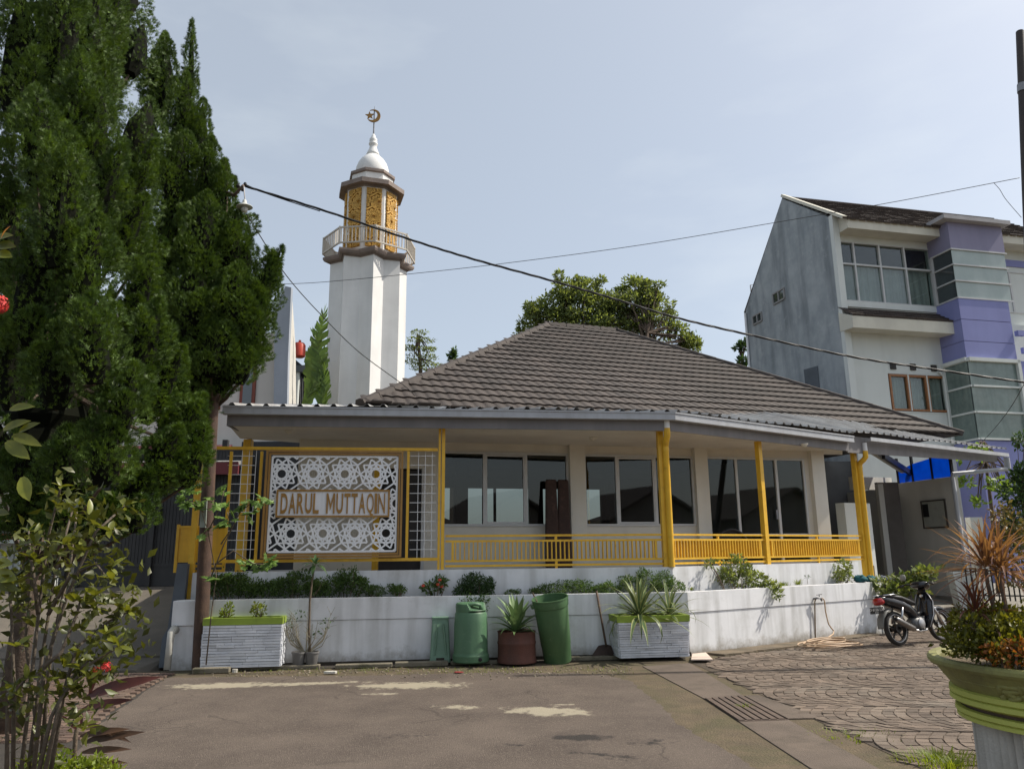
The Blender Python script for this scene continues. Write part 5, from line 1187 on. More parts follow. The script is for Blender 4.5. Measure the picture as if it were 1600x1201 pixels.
def rosette(t, c, meshes, n, L0, L1, e0, e1, nm='leaf', az0=None):
    for i in range(n):
        f = i/(n-1); az = i*2.39996+random.uniform(-.2, .2); el = R_(e0+(e1-e0)*f+random.uniform(-6, 6))
        d = Vector((math.cos(az)*math.cos(el), math.sin(az)*math.cos(el), math.sin(el))); X = d.cross(Z).normalized()
        if X.length < .1: X = Vector((1, 0, 0))
        Q = X.cross(d); L_ = (L0+(L1-L0)*f)*random.uniform(.85, 1.1)
        inst(nm, random.choice(meshes), t, c+d*.03, frame_mat(X, d, Q), (L_, L_, L_))
ag_g = [blade_mesh('agave_leaf', m_agv, 1, .20, .35, .2), blade_mesh('agave_leaf_b', m_agv, 1, .18, .55, .5), blade_mesh('agave_leaf_c', m_agv, 1, .21, .15, .1)]
ag_s = [blade_mesh('striped_leaf', m_agd, 1, .09, .5, .3, stripe=m_agy), blade_mesh('striped_leaf_b', m_agd, 1, .09, .9, 1.3, stripe=m_agy), blade_mesh('striped_leaf_c', m_agd, 1, .10, .2, .1, stripe=m_agy)]
c_ = bxR(.36, .2, hR-.02); t = thing('striped_agave', 'large cream edged agave spilling over the left side of the corner planter', 'agave', c_, 'striped agaves')
rosette(t, c_, ag_s[:2], 26, .95, .8, -12, 34); rosette(t, c_, [ag_s[0], ag_s[2]], 20, .78, .68, 40, 85)
c_ = bxR(.80, .24, hR-.02); t = thing('striped_agave', 'smaller cream edged agave in the right half of the corner planter', 'agave', c_, 'striped agaves')
rosette(t, c_, ag_s, 28, .72, .56, -5, 80)

# ---- bins
m_gdrum = M('green_drum_plastic', (.075, .155, .085), (.06, .13, .07), 3, .45, .03, 30, dirt=((.16, .2, .15), .7, 14, .6, .72), streak=((.12, .23, .12), .5, (5, 5, .7)))
m_gpale = M('pale_green_plastic', (.155, .26, .185), (.125, .215, .15), 3, .5, dirt=((.11, .15, .11), .7, 14, .6, .72), streak=((.20, .29, .22), .5, (5, 5, .6)))
m_gbin = M('green_bin_plastic', (.068, .138, .06), (.055, .115, .05), 3, .5, .03, 30, dirt=((.15, .19, .12), .7, 14, .6, .72), streak=((.12, .2, .09), .6, (4, 4, .5)))
zb_ = .03
# pale flat bin
pa_, pb_ = PL(672, 1034, K-vA*.16, vA), PL(703, 1034, K-vA*.16, vA); c = (pa_+pb_)/2; w = (pb_-pa_).length/2; hh = PL(690, 966, K-vA*.16, vA).z
t = thing('pale_green_bin', 'narrow pale green plastic bin lid leaning upright by the wall', 'bin', Vector((c.x, c.y, zb_)))
cb_ = Vector((c.x, c.y, 0)); rings = []
for z_, f, dd in ((zb_, 1.06, .0), (zb_+.03, 1.04, .0), (hh*.5, .95, .03), (hh-.03, .84, .07), (hh, .80, .075)):
    rings.append([cb_+uA*w*f*a+vA*(dd+b)+Z*z_ for a, b in ((-1, -.05), (-.9, -.07), (.9, -.07), (1, -.05), (1, .05), (-1, .05))])
MB().loft(rings).build('body', m_gpale, t, bevel=.008)
MB().box(cb_+vA*.07+Z*(hh+.004), (w*.86, .075, .02), (uA, vA, Z)).build('rim', m_gpale, t, bevel=.008)
rib = MB()
rib.bar(cb_-uA*w*.55-vA*.075+Z*.15, cb_-uA*w*.3+vA*.0-vA*.045+Z*(hh-.08), .02, .02); rib.bar(cb_+uA*w*.62-vA*.075+Z*.15, cb_+uA*w*.3-vA*.045+Z*(hh-.08), .02, .02)
rib.build('rib', m_gpale, t)
MB().box(cb_-vA*.075+Z*.07, (w*.4, .006, .035), (uA, vA, Z)).build('foot_slot', m_mud, t)
# upright drum with moulded handle top
pa_, pb_ = PL(708, 1030, K-vA*.32, vA), PL(763, 1030, K-vA*.32, vA); c = (pa_+pb_)/2; R0 = (pb_-pa_).length/2; hh = PL(735, 941, K-vA*.32, vA).z; cc = Vector((c.x, c.y, 0))
t = thing('green_drum', 'upright dark green plastic drum with moulded handle top and spigot hole', 'drum', cc+Z*.05)
MB().lathe([(R0*.96, .05), (R0*1.03, .065), (R0*1.04, .15), (R0*1.0, .165), (R0*.97, .2), (R0*.95, hh*.68), (R0*.93, hh*.70), (R0*.92, hh-.16), (R0*.86, hh-.135)], cc, 32).build('body', m_gdrum, t, smooth=True, sharp=35)
top = MB(); ringsT = []
n = 32
for rr_, z_ in ((.86, hh-.136), (.885, hh-.06), (.87, hh-.015), (.80, hh)):
    ringsT.append([cc+Vector((math.cos(2*math.pi*k/n), math.sin(2*math.pi*k/n), 0))*R0*rr_+Z*(z_ if (math.cos(2*math.pi*k/n) < -.1 or math.sin(2*math.pi*k/n) > .35) else hh-.12+(z_-hh+.136)*.15) for k in range(n)])
top.loft(ringsT); top.build('top', m_gdrum, t, smooth=True, sharp=40)
MB().tube([cc+Vector((-.08, -R0*.62, hh-.11)), cc+Vector((-.05, -R0*.66, hh-.03)), cc+Vector((.06, -R0*.6, hh-.01)), cc+Vector((.15, -R0*.45, hh-.03)), cc+Vector((.17, -R0*.4, hh-.11))], .03, 8).build('handle', m_gdrum, t, smooth=True)
MB().lathe([(.028, -.02), (.028, .02), (.018, .025)], cc+Vector((R0*.55, -R0*.87, .11)), 14, (Vector((1, 0, 0)), Z, Vector((.5, -.86, 0)).normalized())).build('spigot', m_black, t)
# rusty pot with agave
pa_, pb_ = PL(777, 1033, K-vA*.36, vA), PL(838, 1033, K-vA*.36, vA); c = (pa_+pb_)/2; R1 = (pb_-pa_).length/2; cc = Vector((c.x, c.y, 0)); hh = PL(808, 985, K-vA*.36, vA).z
m_rpot = M('rusty_red_drum', (.115, .045, .032), (.085, .035, .026), 5, .75, .25, 50, streak=((.05, .03, .025), .5, (6, 6, .6)), dirt=((.18, .08, .05), .5, 5, .55, .7))
t = thing('rusty_pot', 'cut down rusty red steel drum used as a plant pot', 'pot', cc+Z*.04)
MB().lathe([(R1*.95, .03), (R1*1.0, .035), (R1*1.01, .05), (R1*.97, .1), (R1*.96, hh*.6), (R1*.985, hh*.63), (R1*.985, hh*.68), (R1*.96, hh*.71), (R1*.96, hh-.02), (R1*1.0, hh), (R1*.93, hh), (R1*.92, hh-.06)], cc, 30, caps=False).build('body', m_rpot, t, smooth=True, sharp=35)
MB().lathe([(R1*.93, hh-.05), (R1*.5, hh-.035), (.01, hh-.03)], cc, 24, caps=False).build('soil', m_soil, t)
ta = thing('green_agave', 'broad leaved green agave growing in the rusty drum pot', 'agave', cc+Z*(hh-.03))
rosette(ta, cc+Z*(hh-.02)-uA*.02, ag_g[:2], 18, .44, .52, 8, 45); rosette(ta, cc+Z*hh, [ag_g[0], ag_g[2]], 16, .56, .54, 48, 86)
# round garbage can leaning left
pc = PL(872, 1032, K-vA*.32, vA); cc = Vector((pc.x, pc.y, .02)); hh = .98
t = thing('green_garbage_can', 'open mid green round garbage can leaning left with a stick inside', 'bin', cc)
ln = R_(9); Q = (Z*math.cos(ln)-uA*math.sin(ln)*.9-vA*.15).normalized(); X = uA-Q*uA.dot(Q); X.normalize(); Yv = Q.cross(X); ax = (X, Yv, Q)
rb, rt_r = .215, .275
MB().lathe([(rb*.96, .0), (rb, .02), (rb+.012, hh*.26), (rb+.018, hh*.27), (rb+.035, hh*.62), (rb+.05, hh*.86), (rt_r*1.0, hh*.87), (rt_r*1.03, hh*.93), (rt_r*1.02, hh*.975), (rt_r*1.05, hh*.98), (rt_r*1.05, hh), (rt_r*.98, hh), (rt_r*.95, hh*.9), (rb*.9, .06)], cc, 34, ax, caps=False).build('body', m_gbin, t, smooth=True, sharp=35)
MB().lathe([(rb*.95, .05), (.01, .05)], cc, 24, ax, caps=False).build('bottom', m_mud, t)
MB().box(cc+Q*hh*.9-X*(rt_r*1.03), (.03, .06, .025), ax).build('handle', m_gbin, t, bevel=.01)
st_ = thing('wooden_stick', 'thin brown stick standing in the leaning garbage can', 'stick', cc+Z*.4)
MB().tube([PL(846, 960, K-vA*.3, vA), PL(838, 938, K-vA*.28, vA), PL(832, 925, K-vA*.25, vA)], [.014, .013, .011], 8).build('shaft', m_stem, st_)
# shovel
sh = thing('shovel', 'old rusty shovel leaning on the wall left of the corner planter', 'shovel', ground_at(940, 1034))
a_, b_ = PL(947, 1008, K-vA*.12, vA), PL(932, 923, K-vA*.03, vA)
MB().tube([a_, a_.lerp(b_, .5), b_], [.017, .016, .017], 8).build('handle', M('worn_wood', (.15, .10, .07), (.09, .06, .045), 12, .85, .3, 60), sh, smooth=True)
m_shov = M('shovel_steel', (.045, .032, .028), (.06, .038, .03), 8, .7, .2, 60, metal=.3)
sp = [PL(x, y, K-vA*dd, vA) for x, y, dd in ((935, 1008, .14), (947, 1006, .10), (955, 1008, .14), (959, 1020, .2), (955, 1034, .24), (940, 1036, .2), (921, 1034, .24), (927, 1020, .2), (943, 1020, .13), (940, 1034, .17))]
mb = MB(); mb.v = sp; mb.f = [(0, 1, 8, 7), (1, 2, 3, 8), (7, 8, 9, 6), (8, 3, 4, 9)]; o = mb.build('blade', m_shov, sh, smooth=True); s_ = o.modifiers.new('s', 'SOLIDIFY'); s_.thickness = .006
# loose bits
def litter(px, py, m, label, w, l, rot, cat, nm, h=.012, z=.015):
    p = ground_at(px, py); t_ = thing(nm, label, cat, p)
    n_ = 9; pts = [p+Vector((math.cos(2*math.pi*k/n_)*w*random.uniform(.7, 1.1), math.sin(2*math.pi*k/n_)*l*random.uniform(.7, 1.1), z)) for k in range(n_)]
    MB().prism(pts, (0, 0, h)).build('piece', m, t_, bevel=.003)
litter(716, 1052, M('red_plastic_lid', (.28, .04, .035)), 'small red plastic lid lying by the curb below the drum', .075, .05, 0, 'lid', 'plastic_lid')
litter(516, 1053, M('white_rag', (.6, .58, .52)), 'crumpled white scrap on the gravel under the bare plant', .10, .05, 0, 'scrap', 'paper_scrap', .03)
litter(366, 1052, M('white_stone', (.55, .52, .45)), 'small white stone at the end of the pale curb stone', .045, .03, 0, 'stone', 'loose_stone', .05)
wt_ = thing('floor_tile_piece', 'loose pinkish white floor tile lying at the planter corner', 'tile', ground_at(1098, 1026, .05))
q = [ground_at(x, y, .045) for x, y in ((1080, 1031), (1114, 1031), (1103, 1020), (1082, 1022))]; MB().hexa(q, [p+Z*.015 for p in q]).build('slab', M('tile_pinkwhite', (.62, .50, .42), (.55, .44, .37), 4, .6), wt_)
mb = MB()
for i in range(420):   # dead leaves and gravel along the curb
    x = random.uniform(320, 985); y = random.gauss(1049, 4.5); p = ground_at(x, y, .012); s_ = random.uniform(.004, .016); a_ = random.uniform(0, 6.28)
    mb.box(p, (s_, s_*.6, s_*.35), (Vector((math.cos(a_), math.sin(a_), 0)), Vector((-math.sin(a_), math.cos(a_), 0)), Z))
tag(mb.build('gravel_bits', M('gravel', (.34, .29, .21), (.18, .15, .11), 40, .95, island=.5)), 'loose gravel and leaf bits along the curb', 'gravel', kind='stuff')

# ---- PVC pipe at the left pier
pv = thing('drain_pipe', 'white plastic elbow pipe running down the left end pier', 'pipe', ground_at(262, 1048))
q = [PL(x, y, K-vA*dd, vA) for x, y, dd in ((276, 984, .0), (272, 982, .10), (268, 988, .16), (266, 1000, .17), (261, 1046, .22))]
MB().tube(q, [.055, .058, .058, .05, .05], 12).build('pipe', M('dirty_pvc', (.50, .49, .45), (.36, .35, .31), 4, .5, streak=((.2, .19, .16), .6, (5, 5, 1))), pv, smooth=True)
# ---- hose and tap
tp = thing('garden_hose', 'coiled cream hose hanging from the tap on the sunlit wall', 'hose', ground_at(1295, 1010))
m_hose = M('hose_cream', (.50, .36, .24), (.44, .31, .2), 6, .5)
def Bp(x, y, d=0): return PL(x, y, K+vB*d, vB)
pts = [Bp(1284, 934, -.09), Bp(1288, 938, -.10), Bp(1290, 955, -.10), Bp(1295, 975, -.12), Bp(1302, 990, -.2)]
cx0 = ground_at(1298, 1008, .06)
for k in range(0, 95):
    a_ = 2.4-k*.36; r = .42+.10*math.sin(k*.21)+.05*math.sin(k*.93); 
    pts.append(cx0+Vector((.08*math.sin(k*.13), 0, 0))+(uB*math.cos(a_)*r*1.15+vB*math.sin(a_)*r*.62)+Z*(.0+.0009*k+.012*math.sin(k*.7)))
mb = MB(); 
sm = []
for i in range(len(pts)-1):
    p0_, p1_, p2_, p3_ = pts[max(i-1, 0)], pts[i], pts[i+1], pts[min(i+2, len(pts)-1)]
    for j in range(3):
        t_ = j/3; sm.append(.5*((2*p1_)+(p2_-p0_)*t_+(2*p0_-5*p1_+4*p2_-p3_)*t_*t_+(3*p1_-p0_-3*p2_+p3_)*t_**3))
mb.tube(sm, .0125, 7).build('coil', m_hose, tp, smooth=True)
tpp = thing('wall_tap', 'metal tap with upright pipe fixed to the sunlit planter wall', 'tap', Bp(1276, 960, 0))
MB().tube([Bp(1274, 1000, -.03), Bp(1273, 940, -.03), Bp(1275, 934, -.05)], .014, 8).build('pipe', M('pipe_tan', (.36, .28, .2)), tpp, smooth=True)
MB().tube([Bp(1271, 935, .0), Bp(1276, 934, -.08), Bp(1282, 934, -.10), Bp(1284, 938, -.10)], .018, 8).build('spout', m_metal, tpp, smooth=True)
MB().tube([Bp(1280, 933, -.09), Bp(1280, 929, -.09)], .008, 6).build('stem', m_metal, tpp); MB().bar(Bp(1276, 929, -.09), Bp(1284, 928, -.09), .015, .012).build('lever', m_metal, tpp)
# ---- cloth heap on the wall end
ch = thing('cloth_heap', 'teal and grey wet cloths heaped on the end of the planter wall', 'cloth', pB(5.3, .1, 1.0))
for (x0, y0, m, r) in ((1344, 904, M('teal_cloth', (.02, .11, .13), (.012, .07, .085), 9, .9), .13), (1362, 905, M('teal_cloth', (.02, .11, .13)), .12), (1378, 904, M('grey_cloth', (.13, .15, .18), (.09, .10, .13), 9, .9), .11)):
    c = PL(x0, y0, K+vB*.1, vB); mb = MB(); rings = []
    for i in range(7):
        th_ = math.pi*(i+.5)/7-math.pi/2; rings.append([c+Vector((math.cos(k*.628)*math.cos(th_)*r*1.2*random.uniform(.5, 1.25), math.sin(k*.628)*math.cos(th_)*r*random.uniform(.5, 1.2), max(-.06, math.sin(th_)*r*.65)*random.uniform(.5, 1.3))) for k in range(10)])
    mb.loft(rings).build('fold', m, ch, smooth=True)

# ================================================================== POLES AND CABLES
pole = thing('wooden_utility_pole', 'tall brown wooden utility pole at the left end of the planter wall', 'pole', ground_at(311, 1048))
pb0 = ground_at(311, 1047); ptop = W(351, 256, 11.75); pmid = W(332, 640, 11.78)
m_pole = M('pole_wood', (.105, .062, .043), (.06, .038, .03), 5, .85, .35, 50, streak=((.045, .03, .025), .7, (12, 12, .5)))
MB().tube([pb0, pb0.lerp(ptop, .5), ptop], [.105, .092, .078], 14).build('shaft', m_pole, pole, smooth=True, sharp=50)
q = W(325, 775, 11.62); pl_ = MB().box(W(318, 803, 11.66), (.045, .012, .20), (Vector((1, 0, 0)), Vector((0, 1, 0)), (ptop-pb0).normalized())).build('number_plate', M('plate_grey', (.30, .33, .30), (.22, .25, .22), 9, .6), pole)
MB().tube([W(351, 300, 11.7), W(366, 305, 11.6), W(380, 290, 11.4)], [.03, .03, .025], 8).build('bracket', M('bracket_brown', (.14, .10, .08)), pole, smooth=True)
for px in ((372, 291), (379, 296), (383, 289)): MB().lathe([(.02, -.03), (.035, 0), (.02, .04)], W(px[0], px[1], 11.5), 8).build('insulator', m_black, pole)
lamp = thing('street_lamp', 'white dish street lamp hanging from the wooden pole bracket', 'lamp', W(381, 320, 11.4))
lc = W(382, 323, 11.4); lx = (Vector((1, 0, .05)).normalized(), Vector((0, 1, 0)), Vector((-.05, 0, 1)).normalized())
MB().lathe([(.13, -.01), (.125, .0), (.06, .03), (.035, .07), (.03, .11), (.012, .13)], lc, 20, lx).build('shade', M('lamp_enamel', (.55, .56, .53), (.45, .46, .43), 5, .5), lamp, smooth=True, sharp=50)
MB().lathe([(.02, -.10), (.045, -.085), (.055, -.05), (.05, -.012)], lc, 14, lx).build('bulb', M('lamp_glass', (.6, .6, .57)), lamp, smooth=True)
MB().tube([lc+Z*.12, W(381, 292, 11.4)], .012, 6).build('stem', m_metal, lamp)
sb_ = G(1636, 1040); st0 = W(1593.5, 50, 12.4)
spole = thing('steel_pole', 'dark steel pole cut by the right edge of the picture', 'pole', sb_)
MB().tube([sb_, sb_.lerp(st0, .5), st0], [.085, .075, .066], 14).build('shaft', M('dark_pole', (.045, .032, .028), (.03, .024, .022), 6, .6), spole, smooth=True, sharp=50)
bd_ = sb_.lerp(st0, .88); MB().tube([bd_, sb_.lerp(st0, .895)], .082, 14).build('band', m_metal, spole)
def cable(nm, label, pts, p0_, p1_, r, twist=0):
    """points hang in the vertical plane through the world points p0_, p1_"""
    e = (p1_-p0_); n = Vector((-e.y, e.x, 0)).normalized(); P = [PL(x, y, p0_, n) for x, y in pts]; sm = []
    for i in range(len(P)-1):
        a0, a1, a2, a3 = P[max(i-1, 0)], P[i], P[i+1], P[min(i+2, len(P)-1)]
        for j in range(14):
            t_ = j/14; sm.append(.5*((2*a1)+(a2-a0)*t_+(2*a0-5*a1+4*a2-a3)*t_*t_+(3*a1-a0-3*a2+a3)*t_**3))
    sm.append(P[-1]); t_ = thing(nm, label, 'cable', P[0], 'overhead cables')
    if not twist: MB().tube(sm, r, 6).build('line', m_wire, t_, smooth=True)
    else:
        for k in range(twist):
            q = []
            for i, p in enumerate(sm):
                a = i*.62+k*2*math.pi/twist; q.append(p+n*(r*1.0*math.cos(a))+Z*(r*1.0*math.sin(a)))
            MB().tube(q, r, 6).build('strand', m_wire, t_, smooth=True)
cable('twisted_cable', 'thick twisted black cable sloping from the wooden pole across the sky', ((383, 291), (500, 327), (640, 374), (740, 405), (860, 438), (960, 467), (1060, 497), (1180, 525), (1330, 557), (1460, 577), (1600, 597), (1700, 610)), W(383, 291, 11.5), W(1600, 597, 13.2), .0105, 3)
cable('thin_cable', 'second black cable just above the thick one by the pole', ((383, 288), (410, 300), (450, 314), (500, 330)), W(383, 288, 11.5), W(1600, 597, 13.2), .008)
cable('drop_cable', 'black drop cable from the pole lamp down to the tiled roof', ((384, 333), (400, 358), (425, 398), (455, 440), (500, 490), (560, 549), (630, 601), (648, 618)), W(384, 333, 11.5), W(640, 610, 15.0), .009)
cable('sky_cable', 'thin grey cable crossing behind the minaret top to the right pole', ((430, 444), (500, 441), (640, 428), (800, 410), (1000, 383), (1210, 348), (1400, 315), (1593, 278)), W(430, 444, 16), W(1593, 278, 12.4), .006)
cable('stay_cable', 'short slack cable dropping beside the steel pole', ((1553, 286), (1562, 296), (1572, 312), (1596, 340)), W(1553, 286, 12.5), W(1596, 340, 12.4), .005)
cable('house_cable', 'thin cable rising from the carport roof past the purple tower', ((1530, 695), (1555, 668), (1580, 635), (1600, 600), (1620, 560)), W(1530, 695, 19), W(1600, 600, 14), .007)
cable('tree_cable', 'pair of thin dark cables hanging between the two cypress crowns', ((205, -20), (214, 25), (224, 70), (233, 130)), W(205, -20, 9), W(233, 130, 11), .008)

# ================================================================== MOTORCYCLE
br, bf_ = ground_at(1406, 1011), ground_at(1474, 1004); hd = (bf_-br).normalized()
bike = thing('motorcycle', 'black step through motorcycle parked by the end of the white wall', 'motorcycle', br+Z*.02)
lean = R_(7); Xb = hd; Yb0 = Vector((-hd.y, hd.x, 0)); Yb = Yb0*math.cos(lean)-Z*math.sin(lean); Qb = Z*math.cos(lean)+Yb0*math.sin(lean)
O = br+Z*.03
def b(x, y, z): return O+Xb*x+Yb*y+Qb*z
WB = 1.23; RWh = .285
m_bp = M('bike_black_paint', (.012, .013, .018), (.01, .011, .015), 4, .22, spec=.6)
m_tyre = M('tyre_rubber', (.028, .026, .024), (.045, .042, .038), 18, .9, .3, 120)
m_rim = M('rim_black', (.03, .03, .032), (.02, .02, .022), 5, .4, metal=.4)
m_chr = M('chrome', (.55, .55, .56), (.45, .45, .46), 6, .28, metal=1.0)
m_silv = M('silver_paint', (.40, .40, .41), (.34, .34, .35), 4, .35, metal=.5)
m_tail = M('tail_red', (.35, .012, .015), (.28, .01, .012), 4, .2, spec=.6)
def wheel(x, front, steer=0.0):
    X = (Xb*math.cos(steer)+Yb*math.sin(steer)); Yw = (Yb*math.cos(steer)-Xb*math.sin(steer)); ax = (X, Qb, Yw)
    c = b(x, 0, RWh); wd = .042 if front else .05
    prof = [(RWh-.055, -.028), (RWh-.035, -wd), (RWh-.012, -wd*.8), (RWh, 0), (RWh-.012, wd*.8), (RWh-.035, wd), (RWh-.055, .028)]
    rim = MB(); rim.lathe([(RWh-.075, -.02), (RWh-.05, -.03), (RWh-.05, .03), (RWh-.075, .02), (RWh-.075, -.02)], c, 36, ax, caps=False)
    for k in range(5):
        a_ = 2*math.pi*k/5+.3; d1 = X*math.cos(a_-.1)+Qb*math.sin(a_-.1); d2 = X*math.cos(a_+.12)+Qb*math.sin(a_+.12)
        for d_ in (d1, d2): rim.bar(c+d_*.04, c+(d1+d2).normalized()*(RWh-.065), .022, .02, Yw)
    rim.lathe([(.05, -.05), (.055, -.03), (.055, .03), (.05, .05)], c, 16, ax)
    o = rim.build('wheel', m_rim, bike, smooth=True, sharp=30)
    MB().lathe(prof, c, 40, ax, caps=False).build('tyre', m_tyre, o, smooth=True)
    MB().lathe([(RWh-.062, wd*.7), (RWh-.052, wd*.78), (RWh-.05, wd*.7)], c, 40, ax, caps=False).build('rim_edge', m_silv, o, smooth=True)
    MB().lathe([(RWh-.062, -wd*.7), (RWh-.052, -wd*.78), (RWh-.05, -wd*.7)], c, 40, ax, caps=False).build('rim_edge', m_silv, o, smooth=True)
    if front: MB().lathe([(.06, -.055), (.105, -.055), (.105, -.05), (.06, -.05)], c, 28, ax).build('brake_disc', m_chr, o)
    else: MB().lathe([(.075, -.06), (.075, .02)], c, 20, ax).build('brake_drum', m_rim, o)
wheel(0, False); wheel(WB, True, -.10)
def sect(x, z, w, h, y=0, n=12, p=2.6):
    w, h = w*1.22, h*1.2
    r = []
    for k in range(n):
        a_ = 2*math.pi*k/n; ca, sa = math.cos(a_), math.sin(a_)
        r.append(b(x, y+w*math.copysign(abs(ca)**(2/p), ca), z+h*math.copysign(abs(sa)**(2/p), sa)))
    return r
MB().loft([sect(-.34, .80, .035, .025), sect(-.26, .775, .075, .05), sect(-.08, .735, .105, .075), sect(.15, .685, .115, .085), sect(.36, .61, .105, .085), sect(.52, .50, .085, .09), sect(.62, .42, .06, .08)]).build('tail_body', m_bp, bike, smooth=True)
MB().loft([sect(-.28, .835, .05, .012), sect(-.12, .825, .11, .03), sect(.15, .785, .125, .04), sect(.36, .72, .12, .045), sect(.52, .69, .085, .03), sect(.60, .665, .05, .02)]).build('seat', M('seat_vinyl', (.02, .02, .021), (.015, .015, .016), 6, .5, .15, 120), bike, smooth=True)
# silver side stripes
for sy in (-1, 1):
    MB().tube([b(-.24, sy*.088, .80), b(-.05, sy*.112, .775), b(.2, sy*.122, .705), b(.42, sy*.108, .58), b(.56, sy*.088, .44)], [.004, .009, .011, .009, .004], 6).build('side_stripe', m_silv, bike, smooth=True)
MB().loft([sect(-.385, .735, .03, .02), sect(-.36, .74, .07, .05), sect(-.30, .745, .082, .055), sect(-.25, .75, .07, .045)]).build('tail_light', m_tail, bike, smooth=True)
MB().tube([b(-.28, -.105, .84), b(-.05, -.135, .85), b(.05, -.12, .83)], .012, 8).build('grab_rail', m_chr, bike, smooth=True); MB().tube([b(-.28, .105, .84), b(-.05, .135, .85), b(.05, .12, .83)], .012, 8).build('grab_rail', m_chr, bike, smooth=True)
# rear fender, flap, number plate
MB().loft([sect(-.10, .60, .06, .02), sect(-.24, .56, .065, .03), sect(-.34, .47, .06, .02), sect(-.38, .36, .055, .012), sect(-.39, .30, .05, .008)]).build('rear_fender', M('fender_grey', (.16, .16, .15), (.12, .12, .11), 4, .5), bike, smooth=True)
plc = b(-.40, 0, .60); pq = (Qb*math.cos(.3)-Xb*-math.sin(.3)*-1).normalized()
pX = -Yb; pN = -Xb*math.cos(.25)+Qb*math.sin(.25)*.4; pN.normalize(); pQ = pN.cross(pX).normalized(); 
if pQ.z < 0: pQ = -pQ
plate = MB().box(plc, (.135, .004, .055), (pX, pN, pQ)).build('number_plate', M('plate_black', (.02, .02, .022), (.016, .016, .018), 4, .4), bike)
tm_ = text_mesh('D 6126 LX', M('plate_white', (.7, .7, .68)), .062, .001, .0015); inst('plate_text', tm_, plate, plc+pN*.0055+pQ*.012, frame_mat(pX, pQ, pX.cross(pQ)))
tm_ = text_mesh('04 20', M('plate_white', (.7, .7, .68)), .028, .001, .0008); inst('plate_text', tm_, plate, plc+pN*.0055-pQ*.035, frame_mat(pX, pQ, pX.cross(pQ)))
# engine, chassis, exhaust
MB().tube([b(.95, 0, .80), b(.80, 0, .52), b(.60, 0, .48), b(.42, 0, .60)], .04, 8).build('frame_tube', m_black, bike, smooth=True)
eng = MB(); eng.loft([sect(.40, .33, .07, .07), sect(.50, .34, .10, .10), sect(.64, .34, .10, .10), sect(.70, .36, .07, .07)]); eng.build('engine', M('engine_grey', (.16, .16, .16), (.09, .09, .09), 12, .5, metal=.5), bike, smooth=True)
cy = MB(); 
for k in range(5): cy.loft([sect(.71+k*.028, .37+k*.006, .065, .062), sect(.725+k*.028, .373+k*.006, .065, .062)])
cy.build('cylinder_fins', m_silv, bike)
MB().lathe([(.085, 0), (.085, .03), (.06, .045)], b(.56, -.10, .34), 18, (Xb, Qb, -Yb)).build('crankcase_cover', m_silv, bike, smooth=True, sharp=40)
MB().tube([b(.78, -.03, .32), b(.70, -.09, .22), b(.45, -.13, .21), b(.28, -.15, .25)], .018, 8).build('exhaust_pipe', m_chr, bike, smooth=True)
MB().tube([b(.30, -.15, .245), b(.26, -.155, .26), b(.0, -.17, .36), b(-.16, -.175, .43), b(-.18, -.176, .437)], [.03, .048, .052, .050, .035], 16).build('muffler', M('muffler_steel', (.24, .23, .22), (.17, .16, .155), 7, .35, metal=.8), bike, smooth=True, sharp=50)
MB().tube([b(-.178, -.176, .436), b(-.20, -.177, .446)], [.034, .03], 14).build('muffler_tip', m_black, bike)
for sy in (-1, 1): MB().bar(b(.0, sy*.085, RWh), b(.42, sy*.075, .33), .03, .045).build('swing_arm', m_black, bike)
for sy in (-1, 1): MB().tube([b(.06, sy*.095, .36), b(.16, sy*.105, .66)], .022, 8).build('shock_absorber', m_chr, bike, smooth=True)
# leg shield and front
for sy in (-1, 1):
    MB().loft([[b(.66, sy*.10, .26), b(.74, sy*.17, .26), b(.75, sy*.17, .26), b(.67, sy*.10, .25)], [b(.76, sy*.06, .48), b(.86, sy*.19, .47), b(.875, sy*.19, .46), b(.78, sy*.06, .46)], [b(.85, sy*.03, .70), b(.94, sy*.17, .70), b(.955, sy*.165, .69), b(.88, sy*.03, .68)], [b(.88, sy*.01, .86), b(.93, sy*.10, .86), b(.945, sy*.10, .85), b(.90, sy*.01, .84)]]).build('leg_shield', m_bp, bike, smooth=True)
    MB().tube([b(.70, sy*.175, .27), b(.84, sy*.192, .47), b(.93, sy*.172, .70), b(.92, sy*.10, .85)], .008, 6).build('shield_trim', m_silv, bike, smooth=True)
MB().loft([sect(.80, .50, .05, .06), sect(.88, .66, .07, .08), sect(.92, .80, .08, .07), sect(.94, .90, .06, .05)]).build('steering_cover', m_black, bike, smooth=True)
MB().loft([sect(.80, .985, .07, .03), sect(.88, 1.0, .15, .05), sect(.97, .985, .14, .06), sect(1.04, .96, .08, .05), sect(1.07, .94, .03, .03)]).build('handlebar_cowl', m_bp, bike, smooth=True)
MB().lathe([(.012, .012), (.03, .006), (.032, 0)], b(.84, -.035, .80), 14, (Yb, Qb, -Xb)).build('ignition_lock', m_chr, bike)
for sy in (-1, 1):
    MB().tube([b(.90, sy*.08, 1.0), b(.86, sy*.22, 1.02), b(.80, sy*.33, .995)], [.012, .013, .014], 8).build('handlebar', m_black, bike, smooth=True)
    MB().tube([b(.83, sy*.26, 1.008), b(.785, sy*.36, .985)], .019, 8).build('grip', m_black, bike, smooth=True)
    MB().tube([b(.91, sy*.22, 1.02), b(.90, sy*.34, 1.01)], .006, 6).build('brake_lever', m_chr, bike)
MB().tube([b(.88, .20, 1.02), b(.87, .25, 1.12)], .006, 6).build('mirror_stem', m_black, bike)
